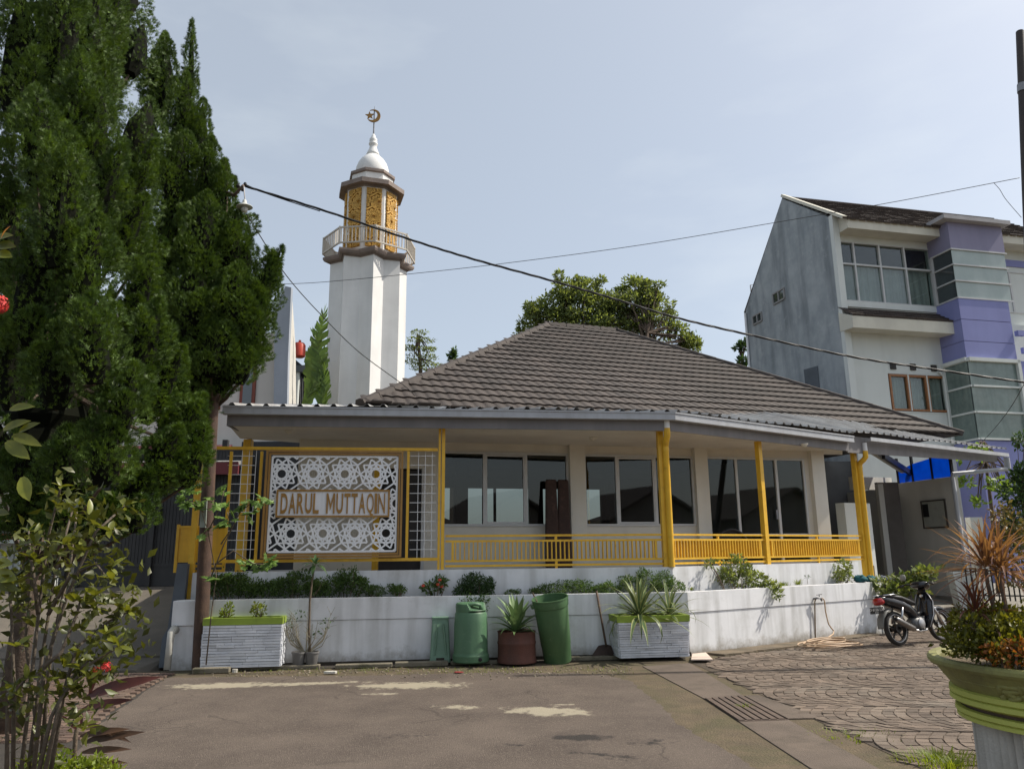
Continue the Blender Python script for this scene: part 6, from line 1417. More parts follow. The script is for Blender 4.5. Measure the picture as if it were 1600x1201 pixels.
MB().lathe([(.062, 0), (.06, .015), (.02, .025)], b(.86, .27, 1.15), 16, (Yb, Qb, Xb)).build('mirror', M('mirror_back', (.30, .30, .28)), bike, smooth=True)
for sy in (-1, 1): MB().tube([b(.98, sy*.065, .72), b(1.12, sy*.07, .50), b(WB, sy*.075, RWh)], [.02, .022, .026], 8).build('fork', m_chr if sy < 0 else m_black, bike, smooth=True)
MB().loft([[b(WB+RWh*1.10*math.cos(a_)+(0), y_, RWh+RWh*1.12*math.sin(a_)+dz_) for y_, dz_ in ((-.055, -.03), (-.03, .012), (.03, .012), (.055, -.03), (.05, -.035), (-.05, -.035))] for a_ in np.linspace(R_(165), R_(20), 9)]).build('front_fender', m_bp, bike, smooth=True)
MB().tube([b(.45, .10, .26), b(.40, .22, .02)], .012, 6).build('side_stand', m_black, bike); MB().bar(b(.48, -.22, .24), b(.48, .22, .24), .03, .025).build('foot_peg', m_black, bike)

# ================================================================== LEFT POTTED PLANTS
pt0 = ground_at(478, 1037)
for (x, y, lab, r, h) in ((487, 1036, 'grey plastic pot right of the pair holding bare stems', .10, .20), (466, 1037, 'darker grey plastic pot left of the pair behind dry stems', .10, .20)):
    c = PL(x, y, K-vA*.16, vA); c.z = .04
    t = thing('small_pot', lab, 'pot', c, 'small grey pots')
    MB().lathe([(r*.72, 0), (r*.78, .01), (r*.98, h*.86), (r*1.08, h*.87), (r*1.08, h), (r*.98, h), (r*.95, h-.03), (.01, h-.03)], c, 20, caps=False).build('body', M('grey_pot', (.16, .155, .15), (.12, .115, .11), 6, .7), t, smooth=True, sharp=40)
pm = thing('plumeria', 'slim plumeria with one tuft of long leaves in a grey pot', 'plant', PL(487, 1036, K-vA*.16, vA))
q = [PL(x, y, K-vA*.17, vA) for x, y in ((484, 1018), (483, 985), (484, 940), (488, 905), (492, 882))]
MB().tube(q, [.022, .018, .016, .014, .013], 8).build('trunk', m_stem, pm, smooth=True)
plm = [blade_mesh('plumeria_leaf', M('plumeria_green', (.075, .135, .045), (.05, .10, .03), 8, .4, rnd=.3, transl=.25), 1, .30, .5, .4, .15), blade_mesh('plumeria_leaf_b', M('plumeria_green', (.07, .13, .04)), 1, .28, .9, .5, .15)]
rosette(pm, q[-1], plm, 20, .24, .17, -25, 70)
db = thing('dry_shrub', 'leafless pale branched shrub in the left grey pot', 'shrub', PL(466, 1037, K-vA*.16, vA))
mb = MB(); rootp = PL(478, 1020, K-vA*.16, vA)
for k in range(22):
    a_ = random.uniform(-1, 1); e = rootp+uA*(a_*.42)+vA*random.uniform(-.12, .1)+Z*random.uniform(.25, .62); mid = rootp.lerp(e, .5)+uA*a_*.1-Z*.03
    mb.tube([rootp+uA*a_*.03, mid, e], [.009, .006, .003], 5)
    for j in range(3):
        p = mid.lerp(e, random.random()); mb.tube([p, p+uA*random.uniform(-.14, .14)+Z*random.uniform(.02, .14)+vA*random.uniform(-.06, .06)], [.004, .002], 4)
mb.build('branches', M('dry_twig', (.30, .27, .2), (.2, .18, .13), 14, .9), db)
P_, D_, S_ = blob_leaves([(rootp+uA*x+Z*z_, (.10, .08, .08), 1) for x, z_ in ((-.25, .45), (-.1, .55), (.1, .3), (.3, .42), (-.3, .2))], 14, .05)
scatter('leaves', LEAF, LEAFF, P_, D_, S_, f_dark, db)
# lobed-leaf sapling at the pole
sp_ = thing('lobed_sapling', 'pale green lobed leaf sapling growing around the wooden pole', 'sapling', ground_at(322, 1040))
def lobed():
    pts = []
    n = 14
    for k in range(n):
        a_ = -math.pi/2+2*math.pi*k/n; r = .5*(1.0 if k % 2 == 0 else .62)*(1.15 if 3 < k < 11 else .8); pts.append(Vector((math.cos(a_)*r, .45+math.sin(a_)*r*.95, -.10*abs(math.cos(a_)))))
    mb = MB(); mb.v = [Vector((0, .45, .05))]+pts
    for k in range(n): mb.f.append((0, 1+k, 1+(k+1) % n))
    return mesh_of(mb, 'lobed_leaf', M('lobed_green', (.17, .27, .06), (.12, .21, .04), 8, .5, rnd=.35, transl=.4), False)
lme = lobed(); mb = MB(); ndl = []
def Sp(x, y, d): return PL(x, y, K+vA*d, vA)
for br_ in ((((322, 1038), (330, 960), (338, 900), (325, 830), (312, 790), (290, 765)), -.42), (((330, 900), (350, 850), (375, 800), (405, 775)), -.48), (((338, 880), (365, 860), (395, 880), (420, 882)), -.5), (((325, 830), (345, 790), (350, 765)), -.46), (((318, 800), (300, 785), (280, 772)), -.4), (((345, 850), (362, 825), (355, 800)), -.45)):
    pts = [Sp(x, y, br_[1]+random.uniform(-.03, .03)) for x, y in br_[0]]; mb.tube(pts, [.011-.0015*i for i in range(len(pts))], 6); ndl += pts[2:]+[pts[-1].lerp(pts[-2], .5)]
mb.build('stems', m_stem, sp_, smooth=True)
for p in ndl:
    for k in range(5):
        d = Vector((random.uniform(-1, 1), random.uniform(-1, .2), random.uniform(-.7, .5))).normalized(); X = d.cross(Vector((random.uniform(-.3, .3), -.5, 1))).normalized(); Q = X.cross(d); s_ = random.uniform(.13, .23)
        inst('leaf', lme, sp_, p+Vector((random.uniform(-.12, .12), random.uniform(-.1, .1), random.uniform(-.08, .08))), frame_mat(X, d, Q), (s_, s_, s_))

# ================================================================== LEDGE PLANTS
def bush(nm, label, blobs, per, size, m, cat='bush', group='bushes on the planter ledge', stems=6, base=None):
    c0 = Vector(base or blobs[0][0]); t = thing(nm, label, cat, c0, group)
    blobs = blobs+[(tuple(Vector(b_[0])+Vector((random.uniform(-1, 1)*b_[1][0], random.uniform(-.8, .8)*b_[1][1], random.uniform(-.5, 1.1)*b_[1][2]))), tuple(q*random.uniform(.3, .55) for q in b_[1]), b_[2]*.22) for b_ in blobs for _ in range(4)]
    P_, D_, S_ = blob_leaves(blobs, per*(1 if size > .055 else 2.2), size*(1 if size > .055 else .85)); keep = P_[:, 2] > c0.z-.25
    scatter('foliage', LEAF, LEAFF, P_[keep], D_[keep], S_[keep], m, t)
    mb = MB()
    for k in range(stems):
        bl = random.choice(blobs); e = Vector(bl[0])+Vector((random.uniform(-.6, .6)*bl[1][0], random.uniform(-.6, .6)*bl[1][1], random.uniform(-.2, .7)*bl[1][2])); s_ = Vector((e.x*.6+c0.x*.4, e.y, c0.z-.03)); mb.tube([s_, s_.lerp(e, .6)+Vector((.02, 0, 0)), e], [.008, .006, .003], 5)
    mb.build('stems', m_stem, t); return t
def La(x, y, d=.25): p = PL(x, y, K+vA*d, vA); return p
def Lb(x, y, d=.25): p = PL(x, y, K+vB*d, vB); return p
def bl(x, y, rx, rz, w=1, f=La, d=.25, ry=.14): p = f(x, y, d); return (tuple(p), (rx, ry, rz), w)
bush('ledge_bush', 'dense dark green bush at the left end of the ledge beside the pole', [bl(338, 918, .22, .15), bl(362, 912, .26, .19), bl(390, 918, .26, .14), bl(418, 920, .26, .12)], 330, .042, f_mid, base=La(375, 934))
bush('ledge_bush', 'dark bush on the ledge directly behind the plumeria', [bl(442, 918, .24, .15), bl(468, 914, .24, .16), bl(494, 919, .2, .12)], 300, .042, f_mid, base=La(460, 934))
bush('ledge_bush', 'loose upright bush on the ledge right of the plumeria', [bl(520, 916, .16, .15), bl(540, 908, .17, .2), bl(560, 915, .12, .15)], 210, .045, f_mid, base=La(540, 932))
bush('ledge_bush', 'small round bright bush on the ledge below the sign corner', [bl(590, 923, .15, .075)], 260, .035, f_mid, base=La(593, 931))
bush('ledge_bush', 'small dark tuft on the ledge right of the round bush', [bl(622, 922, .13, .08)], 230, .035, f_mid, base=La(622, 931))
af = bush('flowering_anthurium', 'small plant with orange red flowers on the ledge', [bl(672, 920, .11, .08), bl(688, 912, .08, .1)], 60, .07, f_mid, 'flower', None, 8, La(680, 930))
for px in ((684, 915), (690, 918), (661, 917), (687, 908)):
    p = La(px[0], px[1], .12); MB().lathe([(.004, 0), (.028, .012), (.03, .03), (.012, .045)], p, 8).build('flower', M('flower_red', (.55, .07, .04), (.45, .05, .03), 9, .5), af, smooth=True)
bush('ledge_bush', 'feathery grey green bush overhanging the ledge behind the drum', [bl(742, 915, .24, .2), bl(725, 928, .16, .18, .8), bl(758, 930, .16, .2, .8), bl(740, 945, .22, .14, .7, La, -.02)], 320, .042, f_dark, base=La(742, 932))
bush('ledge_cover', 'low spreading leafy cover on the ledge behind the garbage can', [bl(800, 926, .12, .04, .4), bl(840, 924, .14, .06, .5), bl(868, 920, .26, .09), bl(900, 918, .28, .11), bl(930, 922, .22, .07, .8)], 230, .036, f_mid, 'ground cover', None, 8, La(880, 930))
bush('ledge_cover', 'taller pale leafy cover on the ledge behind the corner agaves', [bl(950, 920, .16, .09, .8), bl(985, 915, .2, .13), bl(1012, 906, .2, .16), bl(1035, 910, .18, .14), bl(1055, 915, .12, .11, .7)], 260, .036, f_mid, 'ground cover', None, 8, La(1005, 927))
cr_ = bush('ledge_creeper', 'bright leafy creeper trailing over the sunlit ledge', [bl(1150, 885, .2, .16, 1.2, Lb), bl(1135, 900, .17, .16, 1, Lb), bl(1160, 905, .22, .13, 1.2, Lb), bl(1185, 905, .18, .13, 1, Lb), bl(1200, 915, .12, .10, .6, Lb, .08), bl(1214, 928, .06, .09, .3, Lb, -.06), bl(1110, 880, .1, .07, .25, Lb)], 130, .07, f_pale if False else f_far, 'creeper', None, 12, Lb(1160, 922))
bush('ledge_bush', 'small bright bush on the ledge beside the rightmost yellow post', [bl(1318, 888, .14, .17, 1, Lb), bl(1322, 900, .12, .1, .7, Lb), bl(1310, 900, .1, .1, .6, Lb)], 120, .06, f_far, base=Lb(1318, 912))
def tuft(nm, label, c, n, h, spread, m, cat='grass'):
    t = thing(nm, label, cat, c); V = []; Fc = []
    for i in range(n):
        a_ = random.uniform(0, 6.28); r = random.random()*spread; p = Vector(c)+Vector((math.cos(a_)*r, math.sin(a_)*r*.6, 0)); d = Vector((math.cos(a_)*.4, math.sin(a_)*.4, 1))*h*random.uniform(.5, 1.1); w = Vector((-math.sin(a_), math.cos(a_), 0))*.004
        o = len(V); V += [p-w, p+w, p+d*.55+w*.8, p+d*.55-w*.8, p+d+Vector((math.cos(a_), math.sin(a_), -.5))*h*.25]; Fc += [(o, o+1, o+2), (o, o+2, o+3), (o+3, o+2, o+4)]
    return tag(npmesh('blades', np.array([tuple(v) for v in V]), np.array(Fc), m, t), kind='stuff').parent
tuft('grass_tuft', 'short green grass tuft on the sunlit ledge right of the creeper', Lb(1222, 915, .2)-Z*.0, 130, .10, .16, f_lime)
tuft('grass_tuft', 'thin dry grass tuft on the sunlit ledge above the tap', Lb(1247, 913, .2), 60, .13, .08, f_lime)
tuft('grass_tuft', 'small dry sprig at the corner of the sunlit ledge', Lb(1080, 922, .2), 40, .09, .05, f_lime)
wp = thing('ledge_weed', 'single thin weed standing on the sunlit ledge left of the small bush', 'weed', Lb(1262, 912, .2)); p = Lb(1262, 912, .2)
MB().tube([p, p+Z*.13], .004, 5).build('stem', m_stem, wp); P_, D_, S_ = blob_leaves([(p+Z*.14, (.05, .04, .025), 1)], 26, .03); scatter('leaves', LEAF, LEAFF, P_, D_, S_, f_dark, wp)
for x, lab in ((345, 'small yellow green weed left of the pair in the left planter box'), (395, 'small yellow green weed right of the pair in the left planter box')):
    p = bxL((x-313)/124, .15, hL-.02); bush('planter_weed', lab, [(tuple(p+Z*.10), (.10, .08, .10), 1)], 55, .05, f_lime, 'weed', 'weeds in the left planter box', 6, p)
# croton behind the motorcycle
cp = ground_at(1400, 960, .6); bp_ = W(1412, 905, 17.2)
bush('variegated_croton', 'yellow green variegated croton behind the motorcycle seat', [(tuple(W(x, y, 15.9)), (.22, .2, .15), 1) for x, y in ((1386, 920), (1400, 930), (1425, 905), (1445, 898), (1410, 915), (1432, 915))], 70, .12, F_('croton_cream', (.05, .10, .03), (.24, .27, .09), .3, .5), 'shrub', None, 10, W(1410, 940, 15.9))
bm_ = thing('broom_stick', 'pale wooden broom stick leaning on the wall end behind the motorcycle', 'stick', W(1385, 930, 16.2)); MB().tube([W(1372, 940, 16.4), W(1365, 883, 16.5)], .014, 6).build('shaft', M('pale_wood', (.42, .33, .22)), bm_)

# ================================================================== FOREGROUND RIGHT POT
YP = 4.9; rc = W(1674, 1028, YP); PC = Vector((rc.x, rc.y, 0)); RP = (W(1674, 1028, YP)-W(1474, 1028, YP)).length
m_pg = M('pot_olive_paint', (.25, .25, .085), (.19, .185, .065), 3, .65, .2, 50, dirt=((.085, .075, .04), .7, 4, .48, .7), streak=((.10, .085, .05), .5, (8, 8, 1)))
m_pl = M('pot_lime_paint', (.43, .46, .10), (.36, .38, .085), 3, .6, .15, 50, dirt=((.12, .12, .05), .5, 4, .55, .75))
m_pw = M('pot_white_paint', (.58, .56, .52), (.44, .42, .38), 3, .85, .25, 60, streak=((.22, .2, .17), .7, (9, 9, .8)))
m_pd = M('pot_dark_band', (.12, .085, .06), (.08, .06, .045), 5, .9, .2, 60)
zr = rc.z
pot = thing('large_planter', 'large round concrete planter with lime green rim at the right foreground', 'planter', PC)
Rst = (W(1674, 1150, YP)-W(1524, 1150, YP)).length
def zP(y): return W(1642, y, YP).z
z = [zr, zr-.04, zr-.10]
MB().lathe([(RP*.90, zr-.12), (RP*.91, zr-.02), (RP*.93, zr), (RP*.985, zr), (RP, zr-.015), (RP, zr-.035), (RP*.985, zr-.05), (RP*.955, zr-.055), (RP*.915, zr-.10), (RP*.865, zr-.155), (RP*.84, zr-.18)], PC, 56, caps=False).build('bowl', m_pg, pot, smooth=True, sharp=30)
zz_ = zr-.18
MB().lathe([(RP*.84, zz_), (RP*.865, zz_-.008), (RP*.87, zz_-.035), (RP*.85, zz_-.045), (RP*.865, zz_-.05), (RP*.87, zz_-.075), (RP*.84, zz_-.088), (RP*.80, zz_-.09)], PC, 56, caps=False).build('moulding', m_pl, pot, smooth=True, sharp=30)
MB().lathe([(RP*.80, zz_-.085), (RP*.79, zz_-.12)], PC, 56, caps=False).build('dark_band', m_pd, pot)
MB().lathe([(RP*.80, zz_-.115), (RP*.835, zz_-.12), (RP*.84, zz_-.145), (RP*.82, zz_-.155), (RP*.83, zz_-.16), (RP*.83, zz_-.18), (RP*.76, zz_-.19)], PC, 56, caps=False).build('moulding', m_pl, pot, smooth=True, sharp=30)
fl = MB(); n = 72; zt_ = zz_-.188; rings = []
for z_ in (zt_, .0):
    rings.append([PC+Vector((math.cos(2*math.pi*k/(n*2)), math.sin(2*math.pi*k/(n*2)), 0))*(Rst*(1.0 if k % 2 == 0 else .955))+Z*z_ for k in range(n*2)])
fl.loft(rings).build('fluted_base', m_pw, pot)
MB().lathe([(RP*.92, zr-.05), (RP*.5, zr-.03), (.01, zr-.02)], PC, 32, caps=False).build('soil', M('pot_soil', (.16, .12, .07), (.09, .07, .045), 14, .97, .8, 40), pot)
# floral relief on the bowl
for az in (-2.62, -2.25, -1.85, -1.4):
    orn = MB()
    for k in range(14):
        a_ = az+random.uniform(-.13, .13); zq = zr-.135+random.uniform(-.045, .045); rr_ = RP*(.90-(zr-.10-zq)*.75); p = PC+Vector((math.cos(a_), math.sin(a_), 0))*(rr_+.0)+Z*zq
        nrm = Vector((math.cos(a_), math.sin(a_), -.5)).normalized(); tx = nrm.cross(Z).normalized(); ty = nrm.cross(tx); rt_a = random.uniform(0, 3.1)
        orn.lathe([(.035, -.01), (.03, .008), (.012, .016)], p, 8, (tx*math.cos(rt_a)*1.5+ty*math.sin(rt_a)*1.5, (ty*math.cos(rt_a)-tx*math.sin(rt_a))*.6, nrm))
    tag(orn.build('floral_relief', m_pg, pot, smooth=True), kind='stuff')
# pot shrubs
bush('pot_shrub', 'small leaved green and yellow shrub filling the large planter', [(tuple(W(x, y, YP+dy)), (.17, .16, rz), w) for x, y, dy, rz, w in ((1525, 990, -.0, .12, 1), (1548, 975, .1, .13, 1), (1580, 985, -.1, .13, 1), (1560, 1005, -.25, .11, 1), (1600, 1005, -.2, .12, 1), (1640, 990, 0, .14, 1), (1520, 1008, -.12, .08, .8))], 200, .042, f_ixo, 'shrub', None, 14, PC+Z*(zr-.02))
bush('pot_sprig', 'lone leafy sprig at the left rim of the large planter', [(tuple(W(1497, 965, YP+.1)), (.035, .03, .07), 1)], 34, .035, f_ixo, 'sprig', None, 3, W(1500, 1010, YP+.1))
bush('red_sprig', 'red and yellow tinted leaves low in the large planter', [(tuple(W(1585, 1022, YP-.35)), (.16, .1, .06), 1)], 90, .04, F_('leaf_red_yellow', (.24, .05, .02), (.30, .18, .03)), 'sprig', None, 3, W(1585, 1035, YP-.35))
# dracaena
drm = [blade_mesh('dracaena_leaf', f_orange, 1, .055, .25, .25, .3, 6), blade_mesh('dracaena_leaf_b', f_orange, 1, .05, .6, .7, .3, 6), blade_mesh('dracaena_leaf_c', f_orange, 1, .06, .1, .1, .3, 6)]
drk = [blade_mesh('dracaena_red_leaf', f_red, 1, .06, .25, .25, .3, 6), blade_mesh('dracaena_red_leaf_b', f_red, 1, .06, .7, .6, .3, 6)]
def dracaena(label, stem, head, n, L0, L1, meshes, Y):
    pts = [W(x, y, Y) for x, y in stem]; t = thing('dracaena', label, 'dracaena', pts[0], 'red orange dracaenas in the planter')
    MB().tube(pts, [.016-.002*i for i in range(len(pts))], 7).build('stem', M('dracaena_stem', (.20, .15, .12), (.13, .10, .08), 20, .9, .3, 90), t, smooth=True)
    rosette(t, pts[-1], meshes, n, L0, L1, -18, 88)
dracaena('tall orange spiky dracaena, left of the two large heads', ((1560, 975), (1552, 945), (1543, 910), (1541, 888)), 0, 72, .42, .33, drm, YP+.05)
dracaena('tall orange spiky dracaena, right of the two large heads', ((1575, 975), (1570, 940), (1565, 915), (1566, 893)), 0, 66, .42, .33, drm, YP+.0)
dracaena('short reddish dracaena, lowest head of the three', ((1522, 985), (1524, 970), (1525, 958)), 0, 40, .30, .25, drk, YP-.05)
gr = tuft('grass_patch', 'bright grass growing at the foot of the large planter', ground_at(1462, 1188, .0), 420, .085, .36, f_lime)
tuft('grass_patch', 'grass fringe right against the fluted planter base', ground_at(1490, 1201, .0), 260, .10, .25, f_lime)
tuft('joint_weeds', 'thin weeds growing in the joint beside the drain slab', ground_at(1345, 1150, .0), 200, .035, .5, f_lime)
tuft('grate_weeds', 'small weeds growing through the drain grate', ground_at(1165, 1105, .0), 60, .05, .12, f_lime)
mb_ = thing('curb_weeds', 'sparse moss and weeds along the foot of the curb stones', 'weeds', ground_at(640, 1050)); V = []; Fc = []
for i in range(900):
    x = random.uniform(300, 990); y = random.gauss(1047, 3); p = ground_at(x, y, .008); a_ = random.uniform(0, 6.28); h = random.uniform(.008, .035); w = Vector((-math.sin(a_), math.cos(a_), 0))*.004; o = len(V); V += [p-w, p+w, p+Vector((math.cos(a_)*.02, math.sin(a_)*.02, h))]; Fc.append((o, o+1, o+2))
tag(npmesh('blades', np.array([tuple(v) for v in V]), np.array(Fc), f_lime, mb_), kind='stuff')

# ================================================================== TREES
def lobes_tree(nm, label, base, trunk_pts, lobes, dens, ssize, group, r_tr=.12, core_r=.42, core_z=2.6, back=99, core_top=6.0):
    """lobes: (base point, tip point, radius)"""
    t = thing(nm, label, 'tree', base, group)
    n_ = len(trunk_pts); MB().tube(trunk_pts, [r_tr*(1-.7*i/(n_-1)) for i in range(n_)], 10).build('trunk', m_bark, t, smooth=True)
    P = []; D = []; S = []; core = MB(); limb = MB()
    full = []
    for a, b_, r in lobes:      # each plume carries smaller side plumes
        full.append((a, b_, r*.84, .9)); A, B = Vector(a), Vector(b_); ax_ = (B-A).normalized(); e1_ = ax_.orthogonal().normalized(); e2_ = ax_.cross(e1_); L0 = (B-A).length
        for k in range(6):
            f = random.uniform(-.08, .62); ph_ = k*.9+random.uniform(-.4, .4); o_ = e1_*math.cos(ph_)+e2_*math.sin(ph_); p_ = A+ax_*(f*L0)+o_*r*.45; d_ = (ax_*.9+o_*random.uniform(.2, .6)+Z*.2).normalized()
            full.append((tuple(p_), tuple(p_+d_*L0*random.uniform(.24, .36)), r*random.uniform(.36, .5), 1.0))
    for a, b_, r, wgt in full:
        a, b_ = np.array(a), np.array(b_); ax = b_-a; L_ = np.linalg.norm(ax); ax = ax/L_
        n = int(dens*r*L_*6.0*wgt*.62*(.35 if a[1] > back else 1)); tt = rng.random(n)**.85; ph = rng.random(n)*2*np.pi
        e1 = unit(np.cross(ax, np.array((.3, .9, .2)))); e2 = np.cross(ax, e1)
        prof = np.sin(np.pi*np.clip(tt*.92+.08, 0, 1)**.75)**.8
        bump_ = 1+.22*np.sin(ph*3+tt*7+a[0]*9)+.12*np.sin(ph*5-tt*13)
        rad = r*prof*bump_*(.80+.22*rng.random(n)**.5)
        out = e1*np.cos(ph)[:, None]+e2*np.sin(ph)[:, None]
        P.append(a+ax*(tt*L_)[:, None]+out*rad[:, None]); D.append(out*.75+ax*(.55+.5*tt)[:, None]+rng.normal(size=(n, 3))*.28+np.array((0, 0, .15))); S.append(ssize*(.65+.6*rng.random(n)))
        if wgt == 1.0: continue
        A, B = Vector(a), Vector(b_); X = Vector(e1); Y = Vector(e2); rings = []
        for k in range(6):
            f = k/5; rr = r*.6*max(.08, math.sin(math.pi*min(1, f*.92+.08)**.75)**.8); rings.append([A.lerp(B, f*.93)+(X*math.cos(q*.785)+Y*math.sin(q*.785))*rr*random.uniform(.8, 1.1) for q in range(8)])
        core.loft(rings)
        tp_ = min(trunk_pts, key=lambda q: abs(q.z-(A.z-.3))); limb.tube([tp_, tp_.lerp(A, .6)-Z*.06, A], [.03, .022, .014], 5)
    for p_, q_ in zip(trunk_pts[:-1], trunk_pts[1:]):     # added near-black blobs that block light and blacken the crown gaps
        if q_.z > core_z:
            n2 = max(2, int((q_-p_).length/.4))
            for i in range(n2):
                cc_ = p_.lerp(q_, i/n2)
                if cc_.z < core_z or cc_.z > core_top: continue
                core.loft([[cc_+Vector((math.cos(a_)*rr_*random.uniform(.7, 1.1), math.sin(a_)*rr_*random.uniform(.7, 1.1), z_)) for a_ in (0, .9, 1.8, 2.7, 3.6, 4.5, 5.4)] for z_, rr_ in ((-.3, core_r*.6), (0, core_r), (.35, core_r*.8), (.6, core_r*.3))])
    core.build('shade_core', f_core, t)['kind'] = 'stuff'; limb.build('limbs', m_bark, t)['kind'] = 'stuff'
    scatter('crown', SPRAY, SPRAYF, np.concatenate(P), np.concatenate(D), np.concatenate(S), f_cyp, t)
    return t
def lobe_px(x0, y0, x1, y1, r, Y, dy=0.0):
    a, b_ = W(x0, y0, Y), W(x1, y1, Y+dy); return (tuple(a), tuple(b_), r*Y/1209)
Y1 = 7.6; L1 = []
# front cypress, lobes read from the outline (base x,y -> tip x,y, radius in px, depth)
spec = [(120, 60, 125, -80, 48, -.2), (100, 200, 105, 40, 50, -.2), (155, 200, 165, 50, 34, -.15), (140, 100, 150, -60, 44, -.3), (110, 250, 130, 70, 50, -.6), (140, 120, 195, -40, 44, .2), (90, 150, 110, -60, 75, -.5), (30, 200, 40, -40, 70, -.6), (160, 190, 185, 75, 28, .1), (60, 290, 60, 130, 60, -.8), (140, 290, 160, 120, 58, -.5),
        (195, 330, 245, 215, 36, .0), (145, 350, 195, 220, 42, -.5), (90, 420, 110, 190, 55, -.9), (20, 420, 10, 260, 50, -.7), (170, 420, 232, 300, 50, -.2), (205, 430, 240, 350, 42, .1),
        (120, 500, 160, 330, 60, -.8), (50, 540, 60, 360, 62, -.8), (195, 520, 245, 395, 46, -.3), (150, 600, 150, 450, 56, -.9), (205, 610, 255, 460, 46, -.4), (90, 640, 90, 490, 60, -.8),
        (20, 640, 15, 480, 55, -.6), (225, 660, 290, 535, 48, -.2), (180, 690, 215, 560, 50, -.7), (260, 720, 322, 610, 48, .0), (270, 690, 318, 640, 40, .1), (225, 770, 285, 660, 50, -.2), (160, 760, 180, 640, 54, -.7),
        (185, 810, 240, 730, 42, -.3), (110, 780, 110, 660, 56, -.5), (50, 790, 40, 680, 50, -.4), (130, 825, 180, 770, 38, -.4), (70, 815, 70, 750, 40, -.3), (240, 760, 305, 700, 36, .1),
        (5, 770, -20, 620, 60, -.2), (40, 840, 30, 760, 46, -.35), (100, 845, 100, 770, 44, -.45), (160, 840, 170, 780, 40, -.4), (210, 830, 225, 770, 36, -.35), (290, 760, 318, 690, 36, -.1), (285, 720, 326, 660, 40, -.05), (-40, 500, -50, 330, 70, -.3), (-40, 250, -50, 60, 80, -.3)]
for s in spec: L1.append(lobe_px(s[0]-2, s[1], s[2]-4, s[3]+6, s[4]*.88, Y1+s[5]*1.7, -.1))
for k in range(30):   # far side of the crown
    z0 = random.uniform(2.3, 9.5); a_ = random.uniform(1.35, 2.9); c = W(90, 600, Y1+.4); rr = (1.0 if z0 < 5 else .72); p = Vector((c.x+math.cos(a_)*rr, c.y+math.sin(a_)*rr, z0)); L1.append((tuple(p), tuple(p+Vector((math.cos(a_)*.25, math.sin(a_)*.25, 1.0))), .36))
c = W(80, 600, Y1+.25)
tr1 = [Vector((c.x, c.y, 0)), Vector((c.x+.03, c.y, 1.5)), Vector((c.x-.02, c.y, 3.5)), Vector((c.x-.1, c.y, 6)), Vector((c.x-.25, c.y, 9))]
lobes_tree('cypress_tree', 'huge feathery green cypress filling the left edge of the picture', tr1[0], tr1, L1, 1900, .062, 'cypress trees at the left', back=Y1+.55)
Y2 = 11.75; L2 = []
spec2 = [(258, 170, 258, 52, 30, .1), (298, 150, 300, 32, 11, -.1), (250, 190, 240, 95, 28, .2), (280, 230, 292, 115, 34, -.2), (305, 260, 318, 155, 28, 0), (240, 290, 235, 170, 42, .1), (270, 330, 280, 200, 46, -.3), (315, 330, 332, 215, 34, -.1),
         (335, 370, 352, 250, 30, 0), (260, 430, 265, 300, 55, -.2), (310, 430, 325, 300, 50, -.4), (355, 430, 372, 320, 38, -.1), (372, 450, 388, 370, 34, .1), (300, 530, 305, 400, 58, -.4), (355, 530, 375, 410, 50, -.3), (395, 500, 425, 400, 38, 0), (405, 460, 442, 385, 16, 0), (418, 450, 436, 405, 14, .1),
         (385, 560, 410, 450, 40, -.1), (330, 590, 345, 490, 50, -.4), (370, 600, 385, 520, 38, -.2), (290, 620, 300, 520, 56, -.2), (240, 560, 240, 420, 60, 0), (345, 615, 360, 560, 26, -.1), (250, 650, 250, 560, 55, 0), (305, 640, 310, 590, 40, 0), (395, 570, 405, 520, 28, 0)]
for s in spec2: L2.append(lobe_px(*s[:5], Y2+s[5], -.1))
for k in range(18):
    z0 = random.uniform(4.0, 7.6); a_ = random.uniform(.8, 2.6); c = W(305, 400, Y2+.2); rr = .75*(1-(z0-4)/6); p = Vector((c.x+math.cos(a_)*rr, c.y+math.sin(a_)*rr, z0)); L2.append((tuple(p), tuple(p+Vector((math.cos(a_)*.2, math.sin(a_)*.2, .9))), .36))
c = W(320, 930, 12.12); c2 = W(333, 640, 12.12); c3 = W(300, 200, Y2+.1)
tr2 = [Vector((c.x, c.y, .9)), c2, c2.lerp(c3, .4), c3]
lobes_tree('cypress_tree', 'second slimmer cypress with a thin spire behind the utility pole', tr2[0], tr2, L2, 1500, .072, 'cypress trees at the left', .06, .34, 4.9, Y2+.5, 7.2)

